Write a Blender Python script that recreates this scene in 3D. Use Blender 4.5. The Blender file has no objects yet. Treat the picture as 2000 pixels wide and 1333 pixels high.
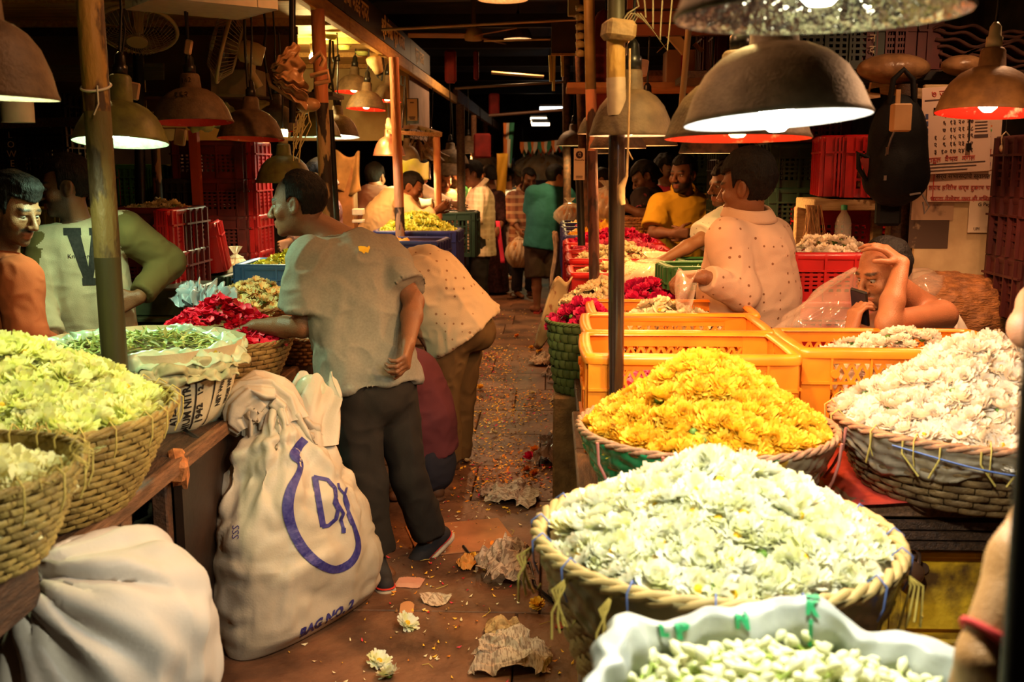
import bpy, bmesh, math, random
import numpy as np
from mathutils import Vector, Matrix, Euler
from mathutils.bvhtree import BVHTree
random.seed(7)
np.random.seed(7)
rnd = random.random
SC = bpy.context.scene
COL = SC.collection
R = math.radians
# ------------------------------------------------------------------ camera
EYE = Vector((0.0, 0.0, 1.55))
FPX = 2000.0
PITCH = math.atan((666.5 - 325.0) / FPX)
YAW = R(2.15)
cam_d = bpy.data.cameras.new('camera')
cam = bpy.data.objects.new('camera', cam_d)
COL.objects.link(cam)
cam.location = EYE
cam.rotation_euler = (math.pi / 2 - PITCH, 0, YAW)
cam_d.sensor_width = 36.0
cam_d.lens = 36.0
cam_d.clip_start = 0.05
cam_d.clip_end = 200
cam_d.dof.use_dof = True
cam_d.dof.focus_distance = 4.3
cam_d.dof.aperture_fstop = 4.5
SC.camera = cam
# ------------------------------------------------------------------ world, exposure
SC.view_settings.view_transform = 'Standard'
SC.view_settings.look = 'None'
SC.view_settings.exposure = 0.55
SC.view_settings.gamma = 1.0
SC.view_settings.use_curve_mapping = False
W = bpy.data.worlds.new('night_air')
SC.world = W
W.use_nodes = True
W.node_tree.nodes['Background'].inputs[0].default_value = (1.0, 0.50, 0.20, 1)
W.node_tree.nodes['Background'].inputs[1].default_value = 0.017
try:
 SC.cycles.use_denoising = True
 SC.cycles.max_bounces = 6
 SC.cycles.diffuse_bounces = 3
 SC.cycles.glossy_bounces = 2
 SC.cycles.transmission_bounces = 4
 SC.cycles.transparent_max_bounces = 8
 SC.cycles.sample_clamp_indirect = 3.0
 SC.cycles.caustics_reflective = False
 SC.cycles.caustics_refractive = False
except Exception:
 pass
# light levels of the lamps, tuned together: [colour, watts]
WHITE = (1.0, 0.96, 0.70)
COOL = (0.90, 0.97, 0.98)
WARM = (1.0, 0.42, 0.13)
PEACH = (1.0, 0.52, 0.25)
GREEN = (0.60, 1.0, 0.60)
LIME = (0.93, 1.0, 0.50)
AMBER = (1.0, 0.66, 0.22)
# ------------------------------------------------------------------ pixel <-> world
_rot = cam.rotation_euler.to_matrix()
def ray(px, py):
 return _rot @ Vector(((px - 1000.0) / FPX, -(py - 666.5) / FPX, -1.0))
def P(px, py, Y):
 """the world point seen at a photograph pixel, at distance Y down the aisle"""
 d = ray(px, py)
 return EYE + d * (Y / d.y)
def G(px, py, z=0.0):
 d = ray(px, py)
 return EYE + d * ((z - EYE.z) / d.z)
def XP(px, py, X):
 d = ray(px, py)
 return EYE + d * (X / d.x)
def px_size(n, Y):
 """metres covered by n pixels at distance Y"""
 return n / FPX * Y
V = Vector
# ------------------------------------------------------------------ noise (numpy)
def _hash(ix, iy, iz, s):
 h = (ix * 374761393 + iy * 668265263 + iz * 2147483647 + s * 1274126177) & 0xffffffff
 h = ((h ^ (h >> 13)) * 1274126177) & 0xffffffff
 h = h ^ (h >> 16)
 return (h & 0xffff).astype(np.float32) / 65535.0
def vnoise(p, seed=0):
 """smooth value noise in [-1, 1] at the points p (n,3)"""
 p = np.asarray(p, np.float64)
 i = np.floor(p).astype(np.int64)
 f = (p - i).astype(np.float32)
 f = f * f * (3 - 2 * f)
 out = 0
 for dx in (0, 1):
  wx = f[:, 0] if dx else 1 - f[:, 0]
  for dy in (0, 1):
   wy = f[:, 1] if dy else 1 - f[:, 1]
   for dz in (0, 1):
    wz = f[:, 2] if dz else 1 - f[:, 2]
    out = out + wx * wy * wz * _hash(i[:, 0] + dx, i[:, 1] + dy, i[:, 2] + dz, seed)
 return out * 2 - 1
def fbm(p, seed=0, octs=3):
 p = np.asarray(p, np.float64)
 a, o = 1.0, 0
 for k in range(octs):
  o = o + a * vnoise(p * (2.03 ** k), seed + k * 17)
  a *= 0.5
 return o
# ------------------------------------------------------------------ materials
_M = {}
def M(name, col=(0.5, 0.5, 0.5), rough=0.7, metal=0.0, var=0.0, col2=None, scale=8.0, bump=0.0, bscale=40.0,
      emit=None, estr=0.0, alpha=1.0, trans=0.0, rand=0.0, coat=0.0, stretch=None, detail=4.0, spec=0.5, contrast=(0.35, 0.65),
      sss=0.0, ior=1.45, thin=0.0):
 """a procedural material: base colour broken up by noise into col2, a noise bump, optional per-object variation"""
 if name in _M:
  return _M[name]
 m = bpy.data.materials.new(name)
 m.use_nodes = True
 nt = m.node_tree
 b = nt.nodes['Principled BSDF']
 L = nt.links.new
 b.inputs['Base Color'].default_value = (*col, 1)
 b.inputs['Roughness'].default_value = rough
 b.inputs['Metallic'].default_value = metal
 b.inputs['Alpha'].default_value = alpha
 b.inputs['Transmission Weight'].default_value = trans
 b.inputs['Coat Weight'].default_value = coat
 b.inputs['Specular IOR Level'].default_value = spec
 b.inputs['IOR'].default_value = ior
 if sss:
  b.inputs['Subsurface Weight'].default_value = sss
  b.inputs['Subsurface Radius'].default_value = (0.02, 0.008, 0.004)
 tc = nt.nodes.new('ShaderNodeTexCoord')
 mp = nt.nodes.new('ShaderNodeMapping')
 L(tc.outputs['Object'], mp.inputs[0])
 if stretch:
  mp.inputs['Scale'].default_value = stretch
 out = None
 if col2 is None and var:
  col2 = tuple(max(0, c * (1 - var)) for c in col)
 if col2 is not None:
  n = nt.nodes.new('ShaderNodeTexNoise')
  n.inputs['Scale'].default_value = scale
  n.inputs['Detail'].default_value = detail
  L(mp.outputs[0], n.inputs['Vector'])
  r = nt.nodes.new('ShaderNodeValToRGB')
  r.color_ramp.elements[0].position = contrast[0]
  r.color_ramp.elements[1].position = contrast[1]
  r.color_ramp.elements[0].color = (*col2, 1)
  r.color_ramp.elements[1].color = (*col, 1)
  L(n.outputs['Fac'], r.inputs[0])
  out = r.outputs[0]
 if rand:
  oi = nt.nodes.new('ShaderNodeObjectInfo')
  hs = nt.nodes.new('ShaderNodeHueSaturation')
  mr = nt.nodes.new('ShaderNodeMapRange')
  mr.inputs['To Min'].default_value = 1 - rand
  mr.inputs['To Max'].default_value = 1 + rand * 0.3
  L(oi.outputs['Random'], mr.inputs['Value'])
  L(mr.outputs[0], hs.inputs['Value'])
  if out is not None:
   L(out, hs.inputs['Color'])
  else:
   hs.inputs['Color'].default_value = (*col, 1)
  out = hs.outputs[0]
 if out is not None:
  L(out, b.inputs['Base Color'])
 if bump:
  n2 = nt.nodes.new('ShaderNodeTexNoise')
  n2.inputs['Scale'].default_value = bscale
  n2.inputs['Detail'].default_value = 3
  L(mp.outputs[0], n2.inputs['Vector'])
  bp = nt.nodes.new('ShaderNodeBump')
  bp.inputs['Strength'].default_value = bump
  bp.inputs['Distance'].default_value = 0.01
  L(n2.outputs['Fac'], bp.inputs['Height'])
  L(bp.outputs[0], b.inputs['Normal'])
 if emit:
  b.inputs['Emission Color'].default_value = (*emit, 1)
  b.inputs['Emission Strength'].default_value = estr
 if thin:
  tr = nt.nodes.new('ShaderNodeBsdfTranslucent')
  tr.inputs[0].default_value = (*col, 1)
  if out is not None:
   L(out, tr.inputs[0])
  mx = nt.nodes.new('ShaderNodeMixShader')
  mx.inputs[0].default_value = thin
  L(b.outputs[0], mx.inputs[1])
  L(tr.outputs[0], mx.inputs[2])
  L(mx.outputs[0], nt.nodes['Material Output'].inputs[0])
 _M[name] = m
 return m
def attr_mat(name, rough=0.6, attr='tint', bump=0.0, bscale=60, sss=0.0, spec=0.4):
 """a material whose base colour comes from a point colour attribute (skin tones, prints)"""
 if name in _M:
  return _M[name]
 m = M(name, rough=rough, bump=bump, bscale=bscale, sss=sss, spec=spec)
 nt = m.node_tree
 a = nt.nodes.new('ShaderNodeAttribute')
 a.attribute_name = attr
 nt.links.new(a.outputs['Color'], nt.nodes['Principled BSDF'].inputs['Base Color'])
 return m
# ------------------------------------------------------------------ object helpers
def mesh_np(name, verts, faces, mats=None, midx=None, smooth=True):
 """mesh from arrays; faces is an (n,k) array or a list of tuples"""
 me = bpy.data.meshes.new(name)
 if isinstance(faces, np.ndarray):
  n, k = faces.shape
  me.vertices.add(len(verts))
  me.vertices.foreach_set('co', np.asarray(verts, np.float32).ravel())
  me.loops.add(n * k)
  me.loops.foreach_set('vertex_index', faces.astype(np.int32).ravel())
  me.polygons.add(n)
  me.polygons.foreach_set('loop_start', np.arange(0, n * k, k, dtype=np.int32))
  me.update(calc_edges=True)
 else:
  me.from_pydata([tuple(v) for v in verts], [], faces)
 for m in (mats if isinstance(mats, (list, tuple)) else [mats] if mats else []):
  me.materials.append(m)
 if midx is not None:
  me.polygons.foreach_set('material_index', np.asarray(midx, np.int32))
 if smooth is True:
  me.polygons.foreach_set('use_smooth', np.ones(len(me.polygons), bool))
 elif smooth is not False:
  me.polygons.foreach_set('use_smooth', np.asarray(smooth, bool))
 me.update()
 return me
def link(name, data, parent=None, loc=None, label=None, cat=None, group=None, kind=None):
 o = bpy.data.objects.new(name, data)
 COL.objects.link(o)
 if loc is not None:
  o.location = loc
 if parent is not None:
  o.parent = parent
 return tag(o, label, cat, group, kind)
def tag(o, label=None, cat=None, group=None, kind=None):
 if label:
  o['label'] = label
 if cat:
  o['category'] = cat
 if group:
  o['group'] = group
 if kind:
  o['kind'] = kind
 return o
def thing(name, label, cat, loc=(0, 0, 0), rz=0, group=None):
 o = link(name, None, None, loc, label, cat, group)
 o.empty_display_size = 0.1
 o.rotation_euler = (0, 0, rz)
 return o
def dup(root, loc=None, rot=None, label=None, group=None, scale=None):
 r = root.copy()
 COL.objects.link(r)
 if loc is not None:
  r.location = loc
 if rot is not None:
  r.rotation_euler = rot
 if scale is not None:
  r.scale = scale
 if label:
  r['label'] = label
 if group:
  r['group'] = group
 for ch in root.children:
  c = ch.copy()
  COL.objects.link(c)
  c.parent = r
  for g in ch.children:
   d = g.copy()
   COL.objects.link(d)
   d.parent = c
 return r
class MB:
 """collects shapes into one mesh"""
 def __init__(s):
  s.v, s.f, s.m, s.sm = [], [], [], []
 def add(s, verts, faces, mi=0, smooth=False):
  o = len(s.v)
  s.v.extend([tuple(v) for v in verts])
  s.f.extend([tuple(i + o for i in f) for f in faces])
  s.m.extend([mi] * len(faces))
  s.sm.extend([smooth] * len(faces))
  return s
 def box(s, c, size, rot=None, mi=0, bev=0.0):
  hx, hy, hz = size[0] / 2, size[1] / 2, size[2] / 2
  if bev <= 0:
   vs = [V((x, y, z)) for x in (-hx, hx) for y in (-hy, hy) for z in (-hz, hz)]
   fs = [(0, 1, 3, 2), (4, 6, 7, 5), (0, 4, 5, 1), (2, 3, 7, 6), (0, 2, 6, 4), (1, 5, 7, 3)]
  else:
   b = min(bev, hx * .9, hy * .9, hz * .9)
   vs, ix = [], {}
   for sx in (-1, 1):
    for sy in (-1, 1):
     for sz in (-1, 1):
      for a in range(3):
       p = [sx * (hx - (0 if a == 0 else b)), sy * (hy - (0 if a == 1 else b)), sz * (hz - (0 if a == 2 else b))]
       ix[sx, sy, sz, a] = len(vs)
       vs.append(V(p))
   fs = []
   for a in range(3):
    o1, o2 = (a + 1) % 3, (a + 2) % 3
    for d in (-1, 1):
     q = []
     for u, w in ((-1, -1), (1, -1), (1, 1), (-1, 1)):
      k = [0, 0, 0]
      k[a], k[o1], k[o2] = d, u, w
      q.append(ix[k[0], k[1], k[2], a])
     fs.append(tuple(q if d > 0 else q[::-1]))
     for e in (-1, 1):
      pass
   for a in range(3):
    o1, o2 = (a + 1) % 3, (a + 2) % 3
    for u in (-1, 1):
     for w in (-1, 1):
      q = []
      for (t, aa) in ((-1, o1), (1, o1), (1, o2), (-1, o2)):
       k = [0, 0, 0]
       k[a], k[o1], k[o2] = t, u, w
       q.append(ix[k[0], k[1], k[2], aa])
      fs.append(tuple(q if u * w < 0 else q[::-1]))
   for sx in (-1, 1):
    for sy in (-1, 1):
     for sz in (-1, 1):
      q = [ix[sx, sy, sz, a] for a in range(3)]
      fs.append(tuple(q if sx * sy * sz > 0 else q[::-1]))
  if rot is not None:
   vs = [rot @ v for v in vs]
  c = V(c)
  return s.add([v + c for v in vs], fs, mi)
 def beam(s, a, b, w, h, mi=0, up=(0, 0, 1)):
  a, b = V(a), V(b)
  d = b - a
  y = d.normalized()
  x = y.cross(V(up))
  if x.length < 1e-4:
   x = y.cross(V((0, 1, 0)))
  x.normalize()
  z = x.cross(y)
  return s.box((a + b) / 2, (w, d.length, h), Matrix((x, y, z)).transposed(), mi)
 def tube(s, pts, r, n=8, mi=0, cap=True, smooth=True):
  pts = [V(p) for p in pts]
  m = len(pts)
  rs = r if isinstance(r, (list, tuple)) else [r] * m
  prev = None
  vs, fs = [], []
  for i, p in enumerate(pts):
   t = (pts[min(i + 1, m - 1)] - pts[max(i - 1, 0)])
   t = t.normalized() if t.length > 1e-9 else V((0, 0, 1))
   if prev is None:
    u = t.cross(V((0, 0, 1)) if abs(t.z) < .9 else V((1, 0, 0))).normalized()
   else:
    u = (prev - t * prev.dot(t))
    u = u.normalized() if u.length > 1e-6 else t.orthogonal().normalized()
   prev = u
   w = t.cross(u)
   for k in range(n):
    a = 2 * math.pi * k / n
    vs.append(p + (u * math.cos(a) + w * math.sin(a)) * rs[i])
  for i in range(m - 1):
   for k in range(n):
    k2 = (k + 1) % n
    fs.append((i * n + k, i * n + k2, (i + 1) * n + k2, (i + 1) * n + k))
  s.add(vs, fs, mi, smooth)
  if cap:
   s.add([vs[k] for k in range(n)][::-1], [tuple(range(n))], mi)
   s.add([vs[(m - 1) * n + k] for k in range(n)], [tuple(range(n))], mi)
  return s
 def lathe(s, prof, n=24, c=(0, 0, 0), mi=0, smooth=True, axis=None, close=False):
  """profile [(r, z)...] turned about z"""
  c = V(c)
  vs, fs = [], []
  for (r, z) in prof:
   for k in range(n):
    a = 2 * math.pi * k / n
    v = V((r * math.cos(a), r * math.sin(a), z))
    vs.append((axis @ v if axis is not None else v) + c)
  for i in range(len(prof) - 1):
   for k in range(n):
    k2 = (k + 1) % n
    fs.append((i * n + k, i * n + k2, (i + 1) * n + k2, (i + 1) * n + k))
  return s.add(vs, fs, mi, smooth)
 def ball(s, c, r, n=12, mi=0, sc=(1, 1, 1), rot=None):
  c = V(c)
  m = max(4, n // 2)
  vs, fs = [], []
  for i in range(m + 1):
   th = math.pi * i / m
   for k in range(n):
    a = 2 * math.pi * k / n
    v = V((math.sin(th) * math.cos(a) * sc[0], math.sin(th) * math.sin(a) * sc[1], math.cos(th) * sc[2])) * r
    vs.append((rot @ v if rot is not None else v) + c)
  for i in range(m):
   for k in range(n):
    k2 = (k + 1) % n
    fs.append((i * n + k, (i + 1) * n + k, (i + 1) * n + k2, i * n + k2))
  return s.add(vs, fs, mi, True)
 def grid(s, fn, nu, nv, mi=0, smooth=True, wrap=False):
  vs = [fn(i / (nu if wrap else nu - 1), j / (nv - 1)) for j in range(nv) for i in range(nu)]
  fs = []
  for j in range(nv - 1):
   for i in range(nu if wrap else nu - 1):
    i2 = (i + 1) % nu
    fs.append((j * nu + i, j * nu + i2, (j + 1) * nu + i2, (j + 1) * nu + i))
  return s.add(vs, fs, mi, smooth)
 def data(s, name, mats):
  return mesh_np(name, s.v, s.f, mats, s.m, s.sm)
 def build(s, name, mats, parent=None, **kw):
  return link(name, s.data(name, mats), parent, **kw)
def solidify(me, t):
 """give an open sheet mesh a real thickness"""
 n = len(me.vertices)
 co = np.empty(n * 3, np.float32)
 me.vertices.foreach_get('co', co)
 co = co.reshape(-1, 3)
 nr = np.array([v.normal[:] for v in me.vertices], np.float32)
 fs = [tuple(p.vertices) for p in me.polygons]
 mi = [p.material_index for p in me.polygons]
 cnt = {}
 for f in fs:
  for i in range(len(f)):
   a, b = f[i], f[(i + 1) % len(f)]
   if a != b:
    cnt.setdefault((min(a, b), max(a, b)), []).append((a, b))
 side = [(b, a, a + n, b + n) for e in cnt.values() if len(e) == 1 for a, b in e]
 allf = fs + [tuple(i + n for i in f[::-1]) for f in fs] + side
 mats = list(me.materials)
 me.clear_geometry()
 me.from_pydata([tuple(v) for v in np.concatenate([co, co - nr * t])], [], allf)
 me.materials.clear()
 for m in mats:
  me.materials.append(m)
 me.polygons.foreach_set('material_index', np.array(mi + mi + [0] * len(side), np.int32))
 me.polygons.foreach_set('use_smooth', np.ones(len(me.polygons), bool))
 me.update()
 return me
# ------------------------------------------------------------------ lettering
def text_mesh(body, size=0.1, extrude=0.0, align='CENTER', bold=0.0, cut=0.0):
 c = bpy.data.curves.new('lettering', 'FONT')
 c.body = body
 c.size = size
 c.align_x = align
 c.align_y = 'CENTER'
 c.extrude = extrude
 c.offset = bold
 c.resolution_u = 2
 o = bpy.data.objects.new('lettering', c)
 COL.objects.link(o)
 dg = bpy.context.evaluated_depsgraph_get()
 me = bpy.data.meshes.new_from_object(o.evaluated_get(dg))
 bpy.data.objects.remove(o)
 bpy.data.curves.remove(c)
 me.materials.clear()
 if cut:
  bm = bmesh.new()
  bm.from_mesh(me)
  bmesh.ops.triangulate(bm, faces=bm.faces)
  for _ in range(4):
   es = [e for e in bm.edges if e.calc_length() > cut]
   if not es:
    break
   bmesh.ops.subdivide_edges(bm, edges=es, cuts=1)
   bmesh.ops.triangulate(bm, faces=bm.faces)
  bm.to_mesh(me)
  bm.free()
 return me
def sign_text(body, size, mat, parent, loc, rot, name='lettering', align='CENTER', extrude=0.001, bold=0.0):
 me = text_mesh(body, size, extrude, align, bold)
 me.materials.append(mat)
 o = link(name, me, parent)
 o.location = loc
 o.rotation_euler = rot
 return o
def bvh_of(objs):
 vs, fs = [], []
 bpy.context.view_layer.update()
 for o in objs:
  mw = o.matrix_world
  k = len(vs)
  vs += [mw @ v.co for v in o.data.vertices]
  fs += [tuple(i + k for i in p.vertices) for p in o.data.polygons]
 return BVHTree.FromPolygons(vs, fs)
def print_on(me, origin, xdir, ydir, cast, objs, mat, name, parent, off=0.003):
 """lay a flat print (letters, logo) onto the surface of objs, following it"""
 bvh = objs if isinstance(objs, BVHTree) else bvh_of(objs)
 origin, xdir, ydir, cast = V(origin), V(xdir), V(ydir), V(cast).normalized()
 vs = []
 lastd = None
 for v in me.vertices:
  p = origin + xdir * v.co.x + ydir * v.co.y
  h = bvh.ray_cast(p - cast * 1.5, cast, 3.0)
  if h[0] is not None:
   vs.append(h[0] - cast * off)
  else:
   vs.append(p)
 fs = [tuple(p.vertices) for p in me.polygons]
 bpy.context.view_layer.update()
 inv = parent.matrix_world.inverted()
 m2 = mesh_np(name, [inv @ v for v in vs], fs, mat, smooth=False)
 bpy.data.meshes.remove(me)
 return link(name, m2, parent)
# ------------------------------------------------------------------ implicit surfaces for bodies and clothes
def _a(v):
 return np.array(v, np.float32)
class Sdf:
 def __init__(s, res):
  s.res, s.p = res, []
 def cap(s, a, b, ra, rb, k=0.02, flat=False, sq=None, sub=False):
  """tapered limb from a to b; flat: cut square at b; sq=(axis, factor): squashed along axis"""
  s.p.append(('c', _a(a), _a(b), ra, rb, k, flat, sq, sub))
  return s
 def ell(s, c, rad, rot=None, k=0.01, sub=False):
  s.p.append(('e', _a(c), _a(rad), None if rot is None else _a(rot), k, sub))
  return s
 def fn(s, c, r, f, k=0.0):
  """intersect with the function f inside the sphere (c, r)"""
  s.p.append(('f', _a(c), r, f))
  return s
 def bound(s, q):
  if q[0] == 'c':
   r = max(q[3], q[4])
   return np.minimum(q[1], q[2]) - r, np.maximum(q[1], q[2]) + r
  if q[0] == 'e':
   r = q[2].max()
   return q[1] - r, q[1] + r
  return q[1] - q[2], q[1] + q[2]
 def mesh(s):
  h = s.res
  bs = [s.bound(q) for q in s.p if q[0] != 'f' and not q[-1]]
  lo = np.min([b[0] for b in bs], 0) - 4 * h
  hi = np.max([b[1] for b in bs], 0) + 4 * h
  n = np.ceil((hi - lo) / h).astype(int) + 1
  D = np.full(n, 0.2, np.float32)
  for q in s.p:
   b0, b1 = s.bound(q)
   k = q[5] if q[0] == 'c' else q[4] if q[0] == 'e' else 0
   m = k + 3 * h
   i0 = np.maximum(((b0 - m - lo) / h).astype(int), 0)
   i1 = np.minimum(((b1 + m - lo) / h).astype(int) + 2, n)
   if (i1 <= i0).any():
    continue
   ax = [lo[a] + h * np.arange(i0[a], i1[a], dtype=np.float32) for a in range(3)]
   X = np.stack(np.meshgrid(*ax, indexing='ij'), -1)
   sl = tuple(slice(i0[a], i1[a]) for a in range(3))
   old = D[sl]
   if q[0] == 'f':
    inside = ((X - q[1]) ** 2).sum(-1) < q[2] ** 2
    D[sl] = np.where(inside, np.maximum(old, q[3](X)), old)
    continue
   if q[0] == 'c':
    _, a, b, ra, rb, k, flat, sq, sub = q
    ba = b - a
    L = float(np.linalg.norm(ba)) + 1e-9
    Y = X - a
    t = (Y @ ba) / (L * L)
    tt = np.clip(t, 0, 1.5 if flat else 1)
    q3 = Y - tt[..., None] * ba
    if sq is not None:
     ax3 = _a(sq[0])
     c = q3 @ ax3
     q3 = q3 + (c * (1 / sq[1] - 1))[..., None] * ax3
    d = np.sqrt((q3 * q3).sum(-1)) - (ra + tt * (rb - ra))
    if sq is not None:
     d = d * (0.5 + 0.5 * sq[1])
    if flat:
     d = np.maximum(d, (t - 1) * L)
   else:
    _, c, rad, rot, k, sub = q
    Y = X - c
    if rot is not None:
     Y = Y @ rot.T
    k0 = np.sqrt(((Y / rad) ** 2).sum(-1)) + 1e-6
    k1 = np.sqrt(((Y / (rad * rad)) ** 2).sum(-1)) + 1e-6
    d = k0 * (k0 - 1) / k1
   if sub:
    d = -d
    if k > 0:
     hh = np.maximum(k - np.abs(old - d), 0) / k
     D[sl] = np.maximum(old, d) + hh * hh * k * 0.25
    else:
     D[sl] = np.maximum(old, d)
   else:
    if k > 0:
     hh = np.maximum(k - np.abs(old - d), 0) / k
     D[sl] = np.minimum(old, d) - hh * hh * k * 0.25
    else:
     D[sl] = np.minimum(old, d)
  return surface_nets(D, lo, h)
def surface_nets(D, lo, h):
 ins = D < 0
 nx, ny, nz = D.shape
 c = np.zeros((nx - 1, ny - 1, nz - 1), np.uint8)
 for dx in (0, 1):
  for dy in (0, 1):
   for dz in (0, 1):
    c += ins[dx:nx - 1 + dx, dy:ny - 1 + dy, dz:nz - 1 + dz]
 act = (c > 0) & (c < 8)
 I = np.argwhere(act)
 idx = np.full(act.shape, -1, np.int32)
 idx[act] = np.arange(len(I))
 acc = np.zeros((len(I), 3), np.float32)
 cnt = np.zeros(len(I), np.float32)
 cor = {}
 for dx in (0, 1):
  for dy in (0, 1):
   for dz in (0, 1):
    cor[dx, dy, dz] = D[I[:, 0] + dx, I[:, 1] + dy, I[:, 2] + dz]
 for ax in range(3):
  o = [k for k in range(3) if k != ax]
  for u in (0, 1):
   for w in (0, 1):
    a = [0, 0, 0]
    a[o[0]], a[o[1]] = u, w
    b = list(a)
    b[ax] = 1
    da, db = cor[tuple(a)], cor[tuple(b)]
    cr = (da < 0) != (db < 0)
    t = np.where(cr, da / np.where(cr, da - db, 1), 0)
    p = np.tile(np.array(a, np.float32), (len(I), 1))
    p[:, ax] = t
    acc += np.where(cr[:, None], p, 0)
    cnt += cr
 verts = lo + h * (I + acc / np.maximum(cnt, 1)[:, None])
 faces = []
 for ax in range(3):
  o = [(ax + 1) % 3, (ax + 2) % 3]
  s0 = [slice(1, -1)] * 3
  s0[ax] = slice(0, D.shape[ax] - 1)
  s1 = list(s0)
  s1[ax] = slice(1, D.shape[ax])
  A, B = ins[tuple(s0)], ins[tuple(s1)]
  E = np.argwhere(A != B)
  if not len(E):
   continue
  fl = A[E[:, 0], E[:, 1], E[:, 2]]
  base = E.copy()
  for k in range(3):
   if k != ax:
    base[:, k] += 1
  q = []
  for (u, w) in ((0, 0), (-1, 0), (-1, -1), (0, -1)):
   g = base.copy()
   g[:, o[0]] += u
   g[:, o[1]] += w
   q.append(idx[g[:, 0], g[:, 1], g[:, 2]])
  q = np.stack(q, 1)
  q[~fl] = q[~fl][:, ::-1]
  faces.append(q[(q >= 0).all(1)])
 return verts.astype(np.float32), np.concatenate(faces)
def vnormals(v, f):
 n = np.cross(v[f[:, 2]] - v[f[:, 0]], v[f[:, 3]] - v[f[:, 1]])
 out = np.zeros_like(v)
 for k in range(4):
  np.add.at(out, f[:, k], n)
 return out / (np.linalg.norm(out, axis=1, keepdims=True) + 1e-12)
def fold(v, f, amp, freq, axis, stretch=0.25, seed=0, mask=None):
 """push cloth in and out in folds that run along axis"""
 if amp <= 0:
  return v
 ax = _a(axis)
 q = v - np.outer(v @ ax * (1 - stretch), ax)
 w = np.stack([vnoise(q * freq * .6, seed + 5), vnoise(q * freq * .6, seed + 6), vnoise(q * freq * .6, seed + 7)], 1)
 a = vnoise(q * freq + w * 0.7, seed)
 b = vnoise(v * freq * 1.3 + w, seed + 3)
 d = amp * ((1 - 2.2 * np.abs(a)) * 0.8 + 0.5 * b)
 if mask is not None:
  d = d * mask
 return v + vnormals(v, f) * d[:, None]
def frame(fwd, up):
 f = V(fwd).normalized()
 u = V(up)
 r = f.cross(u).normalized()
 u = r.cross(f).normalized()
 return r, f, u
def hand_prims(S, w, d, n, side, curl=0.5, sc=1.0, spread=0.12, thumb=0.75):
 """palm, four unequal fingers and a thumb; d: towards the fingers, n: the way the palm faces, side: towards the thumb"""
 w, d, n, side = V(w), V(d).normalized(), V(n), V(side)
 n = (n - d * n.dot(d)).normalized()
 side = (side - d * side.dot(d) - n * side.dot(n)).normalized()
 offs = (.028, .0095, -.009, -.026)
 fl = (.95, 1.06, .98, .78)
 for i in range(4):
  base = w + side * offs[i] * .55 * sc
  kn = w + d * (.088 - .004 * abs(i - 1)) * sc + side * offs[i] * sc
  S.cap(base, kn, .0155 * sc, .0115 * sc, .014 * sc)
  p = kn
  ang = 0.12
  fd = (d + side * spread * (1.3 - i) * .5).normalized()
  r0 = (.0096 if i < 3 else .0083) * sc
  for j, ln in enumerate((.043, .027, .021)):
   ang += curl * (.75, 1.0, .7)[j]
   dd = fd * math.cos(ang) + n * math.sin(ang)
   q = p + dd * ln * fl[i] * sc
   S.cap(p, q, r0 * (1 - .1 * j), r0 * (.92 - .12 * j), .004)
   p = q
 t0 = w + d * .028 * sc + side * .024 * sc + n * .006
 ang = 0.0
 td = (side * thumb + d * .75 + n * .25).normalized()
 t1 = t0 + td * .042 * sc
 td2 = (side * thumb * .45 + d * .9 + n * (.25 + curl * .5)).normalized()
 t2 = t1 + td2 * .033 * sc
 t3 = t2 + (td2 + n * curl * .4).normalized() * .025 * sc
 S.cap(t0, t1, .0145 * sc, .0118 * sc, .010)
 S.cap(t1, t2, .0115 * sc, .0102 * sc, .004)
 S.cap(t2, t3, .0100 * sc, .0085 * sc, .004)
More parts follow.
